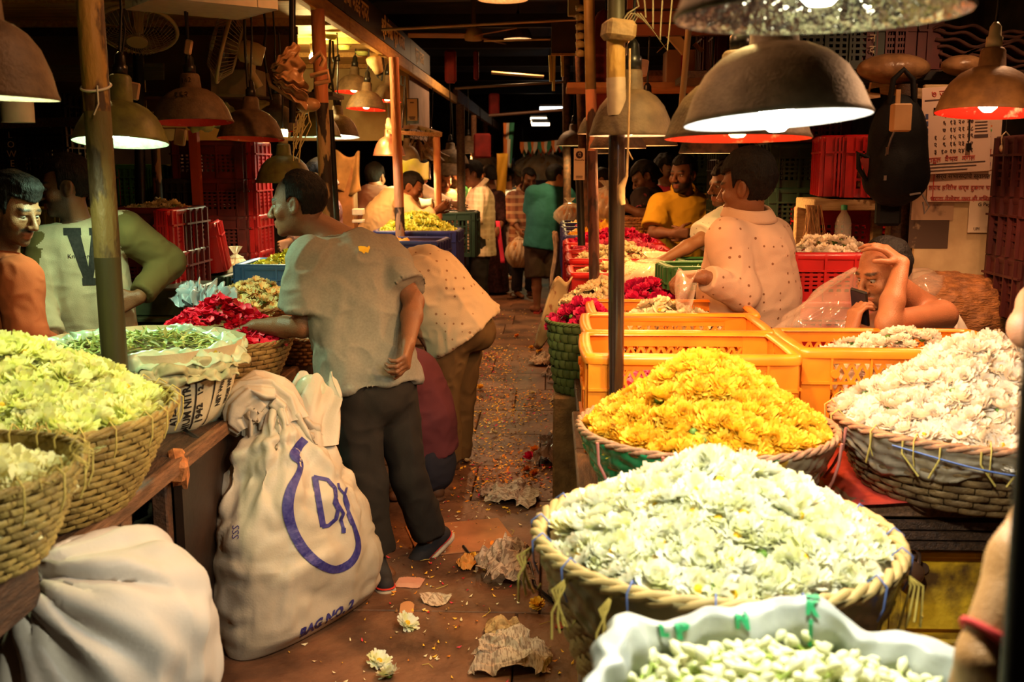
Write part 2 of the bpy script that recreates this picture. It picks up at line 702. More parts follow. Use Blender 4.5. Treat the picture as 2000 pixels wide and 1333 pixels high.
def head_prims(S, c, r, f, u, s, jaw=1.0, nose=1.0, fine=True):
 def T(x, y, z):
  return c + (r * x + f * y + u * z) * s
 rot = np.array([r, f, u], np.float32)
 S.ell(T(0, -.012, .030), V((.074, .096, .087)) * s, rot, 0.02)
 S.ell(T(0, .022, -.030), V((.062 * jaw, .066, .086)) * s, rot, 0.03)
 S.ell(T(0, .034, -.074), V((.047 * jaw, .050, .038)) * s, rot, 0.02)
 S.ell(T(0, .071, -.103), V((.021, .019, .016)) * s, rot, 0.02)
 S.cap(T(-.034, .077, .019), T(.034, .077, .019), .013 * s, .013 * s, .014)
 for e in (-1, 1):
  S.ell(T(e * .045, .058, -.028), V((.022, .022, .022)) * s, rot, .02)
 if fine:
  for e in (-1, 1):
   S.ell(T(e * .031, .096, -.003), V((.0185, .019, .0125)) * s, rot, .010, sub=True)
 S.cap(T(0, .088, .008), T(0, .110 + .004 * nose, -.036), .0085 * s, .0125 * s, .010)
 for e in (-1, 1):
  S.ell(T(e * .0125, .101, -.040), V((.0105, .013, .0095)) * s, rot, .006)
 if fine:
  for e in (-1, 1):
   S.ell(T(e * .031, .076, .0075), V((.017, .0145, .0055)) * s, rot, .006)     # upper lid
   S.ell(T(e * .030, .076, -.0135), V((.016, .0125, .005)) * s, rot, .006)     # lower lid
  S.cap(T(-.020, .083, -.0655), T(0, .0915, -.0635), .0055 * s, .0075 * s, .006)
  S.cap(T(.020, .083, -.0655), T(0, .0915, -.0635), .0055 * s, .0075 * s, .006)
  S.cap(T(-.017, .083, -.0775), T(0, .0895, -.0775), .0055 * s, .0085 * s, .006)
  S.cap(T(.017, .083, -.0775), T(0, .0895, -.0775), .0055 * s, .0085 * s, .006)
 for e in (-1, 1):
  re = np.array([(r + f * (.35 * e)).normalized(), (f - r * (.35 * e) + u * .2).normalized(), u], np.float32)
  S.ell(T(e * .076, -.010, -.006), V((.0105, .021, .034)) * s, re, .006)
  if fine:
   S.ell(T(e * .086, -.004, -.002), V((.009, .011, .019)) * s, re, .005, sub=True)
HAIRCOL = M('black_hair', (.007, .005, .004), .62, col2=(.003, .002, .002), scale=60, bump=.6, bscale=220, stretch=(1, 1, .35), spec=.25)
EYEW = M('eye_white', (.30, .27, .24), .25)
EYEI = M('eye_iris', (.035, .018, .010), .15)
def skin_tint(v, c, r, f, u, s, base, beard=0.0, lips=(.30, .11, .08), moustache=0.0, scalp=None):
 col = np.tile(np.array([*base, 1], np.float32), (len(v), 1))
 n = fbm(v * 30, 3)[:, None] * 0.06
 col[:, :3] *= 1 + n
 L = np.stack([(v - _a(c)) @ _a(r), (v - _a(c)) @ _a(f), (v - _a(c)) @ _a(u)], 1) / s
 x, y, z = L[:, 0], L[:, 1], L[:, 2]
 near = (np.abs(x) < .11) & (np.abs(y) < .14) & (np.abs(z) < .15)
 def mix(m, c2, amt=1.0):
  m = (np.clip(m, 0, 1) * amt * near)[:, None]
  col[:, :3] = col[:, :3] * (1 - m) + np.array(c2, np.float32) * m
 def el(cx, cy, cz, a, b, d, soft=.35):
  q = np.sqrt(((x - cx) / a) ** 2 + ((y - cy) / b) ** 2 + ((z - cz) / d) ** 2)
  return (1 - q) / soft + .5
 hair = (.018, .012, .009)
 if beard:
  m = np.clip((-.040 - z + .35 * np.maximum(0, .03 - y)) / .018, 0, 1) * np.clip((y + .015) / .02, 0, 1) * np.clip((z + .16) / .02, 0, 1)
  sb = np.clip((.018 - np.abs(y - .012)) / .01, 0, 1) * np.clip((.03 - z) / .02, 0, 1) * np.clip((z + .09) / .02, 0, 1)
  mix(np.maximum(m, sb), hair, beard)
 if moustache or beard > .5:
  mm = np.maximum(el(-.016, .094, -.0535, .022, .03, .009), el(.016, .094, -.0535, .022, .03, .009))
  mix(mm, hair, max(moustache, beard))
 mix(np.maximum(el(0, .094, -.0655, .027, .03, .007), el(0, .092, -.078, .023, .03, .0085)), lips, .85)
 for e in (-1, 1):
  mix(el(e * .034, .085, .0235 - .004 * 0, .024, .03, .0060), hair, .9)
  mix(el(e * .031, .078, -.001, .021, .02, .013), tuple(b * .55 for b in base), .6)
  mix(el(e * .031, .082, .0015, .018, .03, .0032), hair, .7)
 if scalp:
  mix(scalp(x, y, z), hair, .85)
 return col
def hair_mesh(c, r, f, u, s, style, res):
 S = Sdf(res)
 rot = np.array([r, f, u], np.float32)
 def T(x, y, z):
  return c + (r * x + f * y + u * z) * s
 vol = style.get('vol', .010)
 top = style.get('top', .0)
 S.ell(T(0, -.014, .034 + top * .5), V((.074 + vol, .096 + vol, .087 + vol + top * .5)) * s, rot, .01)
 if style.get('quiff'):
  S.ell(T(0, .045, .105), V((.060, .050, .028)) * s, rot, .03)
 if style.get('long'):
  S.cap(T(0, -.06, .0), T(0, -.09, -.16), .075 * s, .06 * s, .03)
 if style.get('bun'):
  S.ell(T(0, -.115, .0), V((.045, .04, .04)) * s, rot, .02)
 hl = style.get('line', .060)
 tm = style.get('temple', .030)
 low = style.get('nape', -.068)
 bald = style.get('bald', None)
 def keep(X):
  Y = X - _a(c)
  x, y, z = (Y @ _a(r)) / s, (Y @ _a(f)) / s, (Y @ _a(u)) / s
  wob = .0035 * np.sin(x * 400) * np.cos(y * 330 + z * 100)
  p1 = hl + .25 * np.abs(x) * (1 if hl > .03 else 0) - z
  if style.get('recede'):
   p1 = np.maximum(p1, y - style['recede'] + .9 * np.abs(np.abs(x) - .03) * 0)
  p2 = np.maximum(y + .018 + wob, low - z)
  p3 = np.maximum(y - tm, (-.010 if style.get('burn', 1) else .03) - z)
  ear = .030 - np.sqrt(((y + .006) / 1.0) ** 2 + ((z + .012) / 1.4) ** 2)
  k = np.minimum(np.minimum(p1, p2), p3)
  k = np.maximum(k, np.where(np.abs(x) > .055, ear, -1))
  if bald is not None:
   k = np.maximum(k, bald(x, y, z))
  return (k * s).astype(np.float32)
 S.fn(T(0, 0, 0), .3, keep)
 v, q = S.mesh()
 nn = vnormals(v, q)
 Y = v - _a(c)
 st = np.stack([Y @ _a(r) * 2.2, Y @ _a(f) * .6, Y @ _a(u) * .6], 1)
 amp = style.get('rough', .0028)
 d = fbm(st * style.get('freq', 62), 9, 2) * amp + vnoise(Y * 24, 4) * amp * 1.1
 return v + nn * d[:, None], q
SKIN = attr_mat('skin', rough=.48, bump=.25, bscale=260, sss=.0, spec=.5)
def person(label, J, head, skin=(.20, .085, .040), res=.005, shirt=None, legs=None, hair=None, hands=None, shoes=None, cres=None,
           beard=0.0, moustache=0.0, group=None, eyes=True, scale=1.0, fine=True, fat=1.0, neck_r=.056, scalp=None, jaw=1.0, eyeshut=False):
 """J: joints (neck, pelvis, shL, shR, elL, wrL, ...); head: dict(c, fwd, up, h)"""
 J = {k: V(v) for k, v in J.items()}
 up = (J['neck'] - J['pelvis']).normalized()
 right = (J['shR'] - J['shL']).normalized()
 right = (right - up * right.dot(up)).normalized()
 fwd = up.cross(right).normalized()
 k = scale
 for s_, sg in (('L', -1), ('R', 1)):
  J.setdefault('hip' + s_, J['pelvis'] + right * (.085 * sg * k))
  if 'kn' + s_ not in J:
   h0 = J['hip' + s_]
   J['kn' + s_] = V((h0.x + fwd.x * .02, h0.y + fwd.y * .02, h0.z * .52))
  if 'an' + s_ not in J:
   J['an' + s_] = V((J['kn' + s_].x - fwd.x * .02, J['kn' + s_].y - fwd.y * .02, .085))
  J.setdefault('toe' + s_, J['an' + s_] + V((fwd.x, fwd.y, 0)).normalized() * .16 * k + V((0, 0, .03 - J['an' + s_].z)))
 mid = J['neck'].lerp(J['pelvis'], .55)
 chest = J['neck'].lerp(J['pelvis'], .27)
 if 'spine' in J:
  mid = J['spine']
  chest = J['neck'].lerp(mid, .45)
 loc = V((J['pelvis'].x, J['pelvis'].y, 0))
 root = thing('person', label, 'person', loc, group=group)
 hc, hs = V(head['c']), head.get('h', .235) / .235
 hr, hf, hu = frame(head['fwd'], head.get('up', (0, 0, 1)))
 sq = (fwd, .64 * fat)
 # ---- body
 S = Sdf(res)
 S.cap(chest, mid, .150 * k, .132 * k * fat, .05, sq=sq)
 S.cap(mid, J['pelvis'], .132 * k * fat, .150 * k, .05, sq=sq)
 S.cap(J['shL'].lerp(J['neck'], .15), J['shR'].lerp(J['neck'], .15), .052 * k, .052 * k, .06)
 S.cap(J['neck'] - up * .02, hc - hu * .055 * hs - hf * .012 * hs, neck_r * 1.12 * k, neck_r * .92 * k, .035)
 for s_ in 'LR':
  if 'el' + s_ in J:
   S.cap(J['sh' + s_], J['el' + s_], .052 * k, .040 * k, .03)
   S.cap(J['el' + s_].lerp(J['wr' + s_], -.02), J['el' + s_].lerp(J['wr' + s_], .35), .039 * k, .041 * k, .012)
   S.cap(J['el' + s_].lerp(J['wr' + s_], .35), J['wr' + s_], .041 * k, .0255 * k, .015)
   hd = (hands or {}).get(s_)
   if hd != 'none':
    d = V(hd['d']) if hd and 'd' in hd else (J['wr' + s_] - J['el' + s_])
    sg = 1 if s_ == 'R' else -1
    n = V(hd['n']) if hd and 'n' in hd else -right * sg
    sd = V(hd['side']) if hd and 'side' in hd else fwd
    hand_prims(S, J['wr' + s_], d, n, sd, (hd or {}).get('curl', .45), k * (hd or {}).get('sc', 1.0), (hd or {}).get('spread', .12), (hd or {}).get('thumb', .75))
 bare = legs and legs.get('bare')
 for s_ in 'LR':
  S.cap(J['hip' + s_], J['kn' + s_], .072 * k, .052 * k, .04)
  S.cap(J['kn' + s_], J['kn' + s_].lerp(J['an' + s_], .3), .050 * k, .053 * k, .02)
  S.cap(J['kn' + s_].lerp(J['an' + s_], .3), J['an' + s_], .053 * k, .034 * k, .02)
  S.cap(J['an' + s_] - V((0, 0, .03)), J['toe' + s_], .034 * k, .026 * k, .02)
 head_prims(S, hc, hr, hf, hu, hs, fine=fine, jaw=jaw)
 v, q = S.mesh()
 tint = skin_tint(v, hc, hr, hf, hu, hs, skin, beard, moustache=moustache, scalp=scalp, lips=tuple(a * b for a, b in zip(skin, (1.25, .85, .95))))
 me = mesh_np('body', v - _a(loc), q, SKIN)
 ca = me.color_attributes.new('tint', 'FLOAT_COLOR', 'POINT')
 ca.data.foreach_set('color', tint.ravel())
 link('body', me, root)
 # ---- eyes
 if eyes:
  for e in (-1, 1):
   mb = MB()
   rotm = Matrix((hr, hf, hu)).transposed()
   o = V((0, 0, 0))
   mb.ball(o, .0122 * hs, 14, 0)
   gl = head.get('gaze', (0, 1, 0))
   gd = (hr * gl[0] + hf * gl[1] + hu * gl[2]).normalized()
   me = mb.data('eye', [EYEW, EYEI])
   for p in me.polygons:
    if V(p.center).normalized().dot(gd) > .87:
     p.material_index = 1
   link('eye', me, root, hc + (hr * (e * .031) + hf * .0735 + hu * -.0025) * hs - loc)
 # ---- hair
 if hair is not None:
  hv, hq = hair_mesh(hc, hr, hf, hu, hs, hair, hair.get('res', max(res, .0045)))
  link('hair', mesh_np('hair', hv - _a(loc), hq, hair.get('mat', HAIRCOL)), root)
 # ---- shirt
 if shirt:
  g = shirt.get('g', .016)
  cr = cres or res * 1.15
  S = Sdf(cr)
  drop = shirt.get('drop', .10)
  fl = shirt.get('flare', .022)
  dax = V(shirt.get('hang', -up)).normalized()
  hem = V(shirt['hem']) if 'hem' in shirt else J['pelvis'] + dax * drop
  sq2 = (fwd, shirt.get('sq', .70) * fat)
  S.cap(chest, mid, (.152 + g) * k, (.138 * fat + g + fl * .4) * k, .05, sq=sq2)
  if 'belly' in shirt:
   S.ell(mid.lerp(J['pelvis'], .35) + fwd * .06, V((.15, .12, .17)) * shirt['belly'], np.array([right, fwd, up], np.float32), .06)
  S.cap(mid, hem, (.138 * fat + g + fl * .4) * k, (.150 + g + fl) * k, .05, sq=sq2, flat=True)
  S.cap(J['shL'].lerp(J['neck'], .12), J['shR'].lerp(J['neck'], .12), (.056 + g * .7) * k, (.056 + g * .7) * k, .055)
  if shirt.get('tank'):
   for s_ in 'LR':
    S.ell(J['sh' + s_] + (J['sh' + s_] - J['neck']) * .15, V((.085, .085, .10)), None, .01, sub=True)
  sl = shirt.get('sleeve', .55)
  for s_ in 'LR':
   if 'el' + s_ not in J or not sl:
    continue
   sw = shirt.get('sw', .012)
   a, e, w = J['sh' + s_], J['el' + s_], J['wr' + s_]
   if sl <= 1:
    S.cap(a, a.lerp(e, sl), (.056 + g) * k, (.052 + g + sw) * k, .035, flat=True)
   else:
    S.cap(a, e, (.056 + g) * k, (.047 + g * .9) * k, .035)
    S.cap(e, e.lerp(w, sl - 1), (.047 + g * .9) * k, (.032 + g * .7) * k, .02, flat=True)
  S.cap(J['neck'] - up * shirt.get('nd', .035) + fwd * shirt.get('vneck', .0), hc, neck_r * shirt.get('nr', 1.16) * k, neck_r * 1.5 * k, 0.006, sub=True)
  v, q = S.mesh()
  seed = shirt.get('seed', 1)
  v = fold(v, q, shirt.get('amp', .007), shirt.get('freq', 11), shirt.get('fax', -up), shirt.get('fst', .22), seed)
  v = fold(v, q, shirt.get('amp', .007) * .45, shirt.get('freq', 11) * 2.3, right, .6, seed + 40)
  me = mesh_np('shirt', v - _a(loc), q, shirt['mats'])
  if shirt.get('paint'):
   shirt['paint'](me, v, q, J)
  so = link(shirt.get('name', 'shirt'), me, root)
  if shirt.get('label'):
   so['label'] = shirt['label']
  if shirt.get('collar'):
   nb = J['neck'] + up * .024
   nax = (hc - hu * .06 * hs - J['neck']).normalized()
   cx = right
   cy = nax.cross(cx).normalized()
   mb = MB()
   rr = neck_r * 1.36 * k
   nn_ = 28
   prof = [(1.02, -.015), (1.04, .022), (1.10, .030), (1.26, .008), (1.42, -.022)]
   def cf(uu, vv):
    th = -math.pi / 2 + .30 + (2 * math.pi - .60) * uu + math.pi
    i = min(int(vv * 4 + 1e-6), 3)
    t = vv * 4 - i
    r_ = prof[i][0] * (1 - t) + prof[i + 1][0] * t
    z_ = prof[i][1] * (1 - t) + prof[i + 1][1] * t
    fr = .5 + .5 * math.sin(th)
    return nb + (cx * math.cos(th) + cy * math.sin(th) * 1.02) * rr * r_ + nax * (z_ - .03 * (1 - fr) * 0) - loc
   mb.grid(cf, nn_, 9, 0)
   cm = solidify(mb.data('collar', [shirt['mats'][0] if isinstance(shirt['mats'], list) else shirt['mats']]), .004)
   link('collar', cm, root)
 # ---- trousers
 if legs and not legs.get('none'):
  g = legs.get('g', .014)
  S = Sdf((cres or res * 1.15) * 1.1)
  S.cap(J['pelvis'] + up * legs.get('rise', .06), J['pelvis'] - up * .02, (.142 + g) * k, (.155 + g) * k, .04, sq=(fwd, .72 * fat))
  for s_ in 'LR':
   h_, n_, a_ = J['hip' + s_], J['kn' + s_], J['an' + s_]
   ln = legs.get('len', 1.0)
   if ln < .6:
    S.cap(h_, h_.lerp(n_, ln * 2), (.080 + g) * k, (.070 + g * 1.6) * k, .03, flat=True)
   else:
    S.cap(h_, n_, (.080 + g) * k, (.058 + g) * k, .03)
    S.cap(n_, n_.lerp(a_, (ln - .5) * 2), (.058 + g) * k, (.046 + g * legs.get('cuff', 1.2)) * k, .025, flat=True)
  v, q = S.mesh()
  v = fold(v, q, legs.get('amp', .007), 12, legs.get('fax', (0, 0, 1)), .25, legs.get('seed', 3))
  v = fold(v, q, legs.get('amp', .007) * .6, 16, (0, 1, 0), .9, legs.get('seed', 3) + 60)
  link(legs.get('name', 'trousers'), mesh_np('trousers', v - _a(loc), q, legs['mats']), root)
 if shoes:
  for s_ in 'LR':
   if shoes.get('only') and s_ not in shoes['only']:
    continue
   an, toe = J['an' + s_], J['toe' + s_]
   dv = toe - an
   dh = V((dv.x, dv.y, dv.z + (an.z - .085) * 0)).normalized()
   fd = V(shoes.get('dir' + s_, (dh.x, dh.y, 0))).normalized()
   sd = fd.cross(V((0, 0, 1))).normalized()
   upv = sd.cross(fd).normalized()
   sole_z = .012
   heel = an - upv * (.085 - sole_z) - fd * .045
   tip = heel + fd * .245 * k
   if shoes.get('sandal'):
    mb = MB()
    ol = [(-.01, .032), (.03, .036), (.09, .030), (.16, .042), (.22, .040), (.255, .018)]
    pts = [(a, b) for a, b in ol] + [(a, -b) for a, b in ol[::-1]]
    bot = [heel + fd * a + sd * b - upv * .012 - loc for a, b in pts]
    topv = [p + upv * .022 for p in bot]
    n_ = len(pts)
    mb.add(bot + topv, [tuple(range(n_))[::-1], tuple(range(n_, 2 * n_))] + [(i, (i + 1) % n_, n_ + (i + 1) % n_, n_ + i) for i in range(n_)])
    b0 = heel + fd * .13 - loc
    mb.tube([b0 - sd * .04, b0 - sd * .03 + upv * .045, b0 + fd * .02 + upv * .06, b0 + sd * .03 + upv * .045, b0 + sd * .04], .008, 6)
    mb.build('sandal', shoes['mat'], root)
    continue
   S = Sdf(.005)
   S.cap(heel + upv * .035, tip - fd * .04 + upv * .022, .036, .033, .01)
   S.cap(heel + fd * .02 + upv * .05, heel + fd * .02 + upv * .10, .034, .038, .02)
   S.cap(heel + fd * .05 + upv * .06, heel + fd * .14 + upv * .035, .034, .034, .02)
   v, q = S.mesh()
   so = link('shoe', mesh_np('shoe', v - _a(loc), q, shoes['mat']), root)
   S = Sdf(.005)
   S.cap(heel + upv * .004, tip - fd * .035 + upv * .004, .040, .039, .01, sq=(upv, .42))
   v, q = S.mesh()
   link('sole', mesh_np('sole', v - _a(loc), q, shoes.get('sole', shoes['mat'])), so)
   if 'stripe' in shoes:
    S = Sdf(.004)
    S.cap(heel + upv * .019, tip - fd * .035 + upv * .019, .0405, .0385, .004, sq=(upv, .10))
    v, q = S.mesh()
    link('sole_stripe', mesh_np('sole_stripe', v - _a(loc), q, shoes['stripe']), so)
 return root, J
# ------------------------------------------------------------------ shared materials
wood_dk = M('dark_wood', (.075, .034, .016), .6, col2=(.028, .013, .007), scale=14, stretch=(6, 1, 6), bump=.5, bscale=40)
wood_md = M('old_wood', (.22, .10, .045), .6, col2=(.09, .04, .018), scale=10, stretch=(8, 1, 8), bump=.5, bscale=50)
wood_lt = M('pale_wood', (.50, .32, .15), .65, col2=(.30, .17, .07), scale=10, stretch=(1, 8, 8), bump=.4, bscale=50)
black_m = M('black_paint', (.012, .010, .009), .35, var=.4, scale=30, bump=.1)
rust = M('rusty_iron', (.11, .045, .02), .7, col2=(.03, .014, .008), scale=22, bump=.4, bscale=90)
cord_m = M('black_cord', (.012, .011, .010), .5)
white_pl = M('white_plastic', (.62, .58, .48), .45, var=.15, scale=20)
cream_paint = M('cream_wall_paint', (.55, .42, .20), .7, col2=(.40, .28, .12), scale=5, bump=.15)
red_cloth = M('red_cloth', (.42, .028, .012), .75, var=.4, scale=12, bump=.3, bscale=60)
def peel(name, a, b, scale=14, ratio=.5):
 """old paint a flaking off over b"""
 return M(name, a, .55, col2=b, scale=scale, contrast=(ratio - .02, ratio + .02), bump=.5, bscale=60, stretch=(1, 1, .35), detail=6)
# ------------------------------------------------------------------ floor: stone slabs
floor_m = M('stone_floor_base', (.035, .016, .009), .85, var=.5, scale=6, bump=.4)
slab_m = M('paving_stone', (.22, .100, .052), .5, col2=(.060, .027, .015), scale=3.2, detail=10, bump=.55, bscale=26, rand=.18, contrast=(.38, .62), spec=.45)
mb = MB()
mb.box((0, 13, -.06), (10, 30, .08))
floor = mb.build('floor', [floor_m], kind='structure')
y = 1.55
row = 0
while y < 11.5:
 d = (.62, .56, .66, .60)[row % 4]
 x = -1.75 + (row % 3) * .33
 while x < 1.5:
  w = random.choice((.72, .86, .98))
  mb = MB()
  mb.box((0, 0, -.018), (w - .005, d - .005, .036), Matrix.Rotation(random.uniform(-.004, .004), 3, 'X'), 0, .004)
  s = mb.build('paving_slab', [slab_m], floor)
  s.location = (x + w / 2, y + d / 2, random.uniform(-.002, .0012))
  x += w
 y += d
 row += 1
mb = MB()
mb.box((0, 19.0, -.016), (3.6, 15.0, .03))
mb.build('far_paving', [slab_m], floor)
mb = MB()
for s_ in (-1, 1):
 mb.box((s_ * 3.4, 13, -.018), (3.3, 28, .03))
mb.build('stall_ground', [M('packed_ground', (.06, .028, .015), .9, var=.5, scale=5, bump=.5)], floor)
# ------------------------------------------------------------------ shell
dk_wall = M('sooty_wall', (.085, .055, .030), .85, col2=(.03, .018, .010), scale=2.5, bump=.3)
ceil_m = M('sooty_roof', (.035, .020, .012), .85, col2=(.012, .007, .005), scale=2, bump=.4, bscale=12)
for nm, c, sz in (('wall_left', (-4.6, 13, 1.7), (.1, 30, 3.6)), ('wall_right', (4.4, 13, 1.7), (.1, 30, 3.6)), ('wall_far', (0, 27.5, 1.7), (9.2, .1, 3.6))):
 MB().box(c, sz).build(nm, [dk_wall], kind='structure')
ceil_o = MB().box((0, 13, 3.45), (9.4, 30, .06)).build('ceiling', [ceil_m], kind='structure')
for i in range(11):      # roof sheets seen between the joists
 for sx in (-1, 1):
  mb = MB()
  mb.box((0, 0, 0), (2.3, 2.2, .02), Matrix.Rotation(R(3) * sx, 3, 'Y'))
  s = mb.build('roof_sheet', [ceil_m], ceil_o)
  s.location = (sx * 1.2, 4.2 + i * 2.1, 3.30)
for i, yy in enumerate((4.6, 6.0, 7.4, 8.9, 10.6, 12.4, 14.6, 17.0, 20.0)):
 MB().box((-.1, yy, 2.98 + .0 * i), (7.6, .09, .13)).build('trim_%d' % (i + 1), [M('tarred_joist', (.02, .013, .010), .6, var=.4)], kind='structure')
# roof pipes; the lit under edge of beams is put into the pale colour
rod_m = M('lit_edge_conduit', (.55, .38, .20), .45, metal=.3, var=.2)
def rod(a, b, r, label, m=rod_m):
 return tag(MB().tube([a, b], r, 8).build('conduit_pipe', [m]), label, 'pipe')
rod(P(745, 58, 6.4), P(1128, 38, 6.4), .009, 'longest pale conduit pipe crossing the dark roof above the aisle')
rod(P(888, 173, 9.4), P(1105, 160, 9.4), .011, 'thin dark-lit pipe crossing the roof, second row back', M('dull_conduit', (.10, .05, .03), .5))
rod(P(955, 226, 12.5), P(1105, 214, 12.5), .018, 'far pipe crossing the roof just above the bunting', M('dull_conduit'))
rod(P(945, 80, 8.5), P(1075, 77, 8.5), .008, 'short pale pipe under the roof behind the dark signboard')
rod(P(960, 142, 11.0), P(1062, 150, 11.0), .016, 'pale pipe sloping slightly under the roof far down the aisle')
# ------------------------------------------------------------------ left stall fascia, ceiling and partitions
FX = -1.22
fas_m = M('black_signboard', (.022, .012, .008), .5, var=.3)
edge_m = M('yellow_pine', (.62, .36, .10), .6, col2=(.45, .24, .07), scale=8, stretch=(8, 1, 8), bump=.3)
t = thing('signboard', 'long black stall signboard with gilt Devanagari lettering above the pine beam', 'sign', (FX, 5, 2.5))
for i in range(4):
 y0, y1 = 4.75 + i * 1.42, 4.75 + i * 1.42 + 1.41
 mb = MB()
 mb.box((0, (y0 + y1) / 2 - 5, .03), (.03, y1 - y0, .19))
 mb.build('board', [fas_m], t)
gilt = M('gilt_lettering', (.95, .66, .24), .5, emit=None)
for i, (s_, yy) in enumerate((('श्री संत सावता माळी', 4.95), ('भाजी मंडई दादर', 6.5), ('श्री मंगल फुल बाजार', 8.05), ('फुल भांडार', 9.6))):
 sign_text(s_, .15, gilt, t, (.018, yy - 5, .035), (R(90), 0, R(90)), bold=.002)
t2 = thing('pine_beam', 'yellow pine beam running along the edge of the stall roof under the signboard', 'beam', (FX, 5, 2.38))
for i in range(6):
 mb = MB()
 mb.box((0, 4.85 + i * 1.4 + .70 - 5, 0), (.05, 1.39, .09), None, 0, .005)
 mb.build('board', [edge_m], t2)
t2b = thing('roof_edge_beam', 'far dark beam carrying the stall roofs onward down the aisle', 'beam', (FX, 17, 2.42))
for i in range(5):
 MB().box((.0, 13.3 + i * 2.2 + 1.1 - 17, .02), (.06, 2.18, .16)).build('board', [wood_md], t2b)
sc_m = M('plywood_ceiling', (.62, .42, .16), .6, col2=(.42, .25, .08), scale=3, stretch=(1, 6, 1), bump=.2)
sc = tag(MB().box((0, 0, 0), (3.2, .02, .02)).build('stall_roof', [wood_md]), 'plywood ceiling of the lit stall behind the signboard', 'roof')
sc.location = (FX - 1.63, 4.6, 2.42)
for i in range(6):
 for j in range(2):
  MB().box((-.8 + j * 1.61, .45 + i * .92, .02), (1.6, .91, .012)).build('plank', [sc_m], sc)
for i in range(5):
 MB().box((0, .46 + i * .92 + .46, -.005), (3.2, .05, .035)).build('batten', [edge_m], sc)
# dim olive partition behind the vendors
ol_m = M('olive_board', (.20, .125, .040), .75, col2=(.12, .07, .022), scale=3, bump=.2)
pw = MB().box((0, 0, .0), (2.95, .03, .05)).build('wall_partition', [wood_md], kind='structure')
pw.location = (-3.05, 6.55, 1.86)
for i in range(3):
 MB().box((-.98 + i * .98, 0, .50), (.972, .024, .94)).build('panel', [ol_m], pw)
MB().box((0, -.02, .52), (2.95, .02, .05)).build('batten', [wood_dk], pw)
# lit cream partition of the next stall, with shelf ridges and a return panel
cw = MB().box((0, 0, 0), (2.4, .05, .05)).build('wall_cream', [cream_paint], kind='structure')
cw.location = (-2.46, 9.25, 1.80)
for i in range(3):
 MB().box((-.80 + i * .8, 0, .31), (.792, .04, .57)).build('panel', [cream_paint], cw)
for i in range(4):
 MB().box((-.6, -.05, .10 + i * .13), (1.1, .06, .02)).build('ledge', [M('yellow_ledge', (.45, .28, .09), .6)], cw)
MB().box((-.52, -.045, .05), (.55, .02, .16), None, 0).build('panel_box', [M('ochre_panel', (.55, .30, .08), .6, var=.2)], cw)
rp = tag(MB().box((0, 0, 0), (.03, 1.5, .60)).build('return_panel', [M('mauve_board', (.30, .20, .16), .8, var=.2)]), 'dull mauve board at the end of the cream partition', 'panel')
rp.location = (-1.27, 10.0, 2.10)
# small pale shelf end frame at the third post
t = thing('pale_shelf', 'pale wooden shelf frame with hooks beside the orange post', 'shelf', P(850, 262, 8.9))
c0 = t.location
for a, b, nm in (((760, 250, 8.0), (815, 248, 9.2), 'board'), ((815, 248, 9.2), (858, 262, 8.6), 'board'), ((760, 258, 8.0), (858, 264, 8.6), 'board')):
 MB().beam(P(*a) - c0, P(*b) - c0, .05, .03).build(nm, [wood_lt], t)
for i in range(6):
 q = P(795 + i * 9, 254, 8.7) - c0
 MB().tube([q, q + V((0, 0, -.05)), q + V((.02, 0, -.07)), q + V((.03, 0, -.04))], .004, 6).build('hook', [cord_m], t)
# ------------------------------------------------------------------ posts
def post(a, b, r, name, label, secs, n=14, cat='post'):
 """a round post from a (low) to b (high) in painted lengths: secs [(fraction_to, material)...]"""
 a, b = V(a), V(b)
 t = thing(name, label, cat, a)
 f0 = 0
 for f1, m in secs:
  MB().tube([(b - a) * f0, (b - a) * f1], r, n).build('pole_length', [m], t)
  f0 = f1
 return t
pk = peel('flaking_yellow_paint', (.36, .20, .045), (.065, .032, .014), 12, .48)
pkg = peel('flaking_olive_paint', (.115, .085, .028), (.035, .022, .010), 10, .5)
pko = peel('orange_paint', (.60, .22, .09), (.50, .16, .06), 5, .4)
pkp = peel('flaking_orange_paint', (.55, .24, .12), (.05, .022, .012), 16, .52)
pkc = peel('flaking_cream_paint', (.46, .33, .15), (.03, .02, .014), 14, .5)
lp = P(229, 775, 2.9)
lp.z = .72
lt = P(171, -60, 2.9)
pl = post(lp, lt, .037, 'stall_post', 'thick olive post with worn paint in front of the man in the V sweatshirt', [(.42, M('bottle_green_paint', (.06, .055, .018), .4, col2=(.025, .022, .010), scale=6, stretch=(1, 1, .2))), (.72, pkg), (1, pk)])
MB().tube([V((.0395 * math.cos(a), .0395 * math.sin(a), 1.05 + .015 * math.sin(a))) + (lt - lp) * 0 for a in [R(18 * k) for k in range(21)]], .0035, 6).build('string', [white_pl], pl)
MB().tube([V((.02, -.037, 1.05)), V((.022, -.042, 1.0)), V((.008, -.044, .97))], .0025, 5).build('string', [white_pl], pl)
for c in pl.children:
 if c.name.startswith('string'):
  c.location = (lt - lp).normalized() * .0 + V(((lt - lp).x * .5, 0, -.0))
MB().tube([V((.042 * math.cos(a), .042 * math.sin(a), .185 + .012 * math.sin(2 * a))) for a in [R(18 * k) for k in range(22)]] + [V((.05, -.03, .14)), V((.04, -.045, .11))], .006, 6).build('rope', [M('jute_rope', (.30, .22, .08), .9, bump=.5)], pl)
post(G(632, 700, 0) * 0 + V((P(648, 460, 5.4).x, 5.4, 0)), P(620, 18, 5.4), .035, 'peeling_post', 'cream post with paint peeling in patches behind the balding man', [(.60, pkc), (.80, pkc), (1, pko)])
post(V((P(668, 300, 5.5).x - .02, 5.6, 0)), P(645, 215, 5.6), .016, 'thin_black_pole', 'thin black pole standing against the peeling cream post', [(1, black_m)])
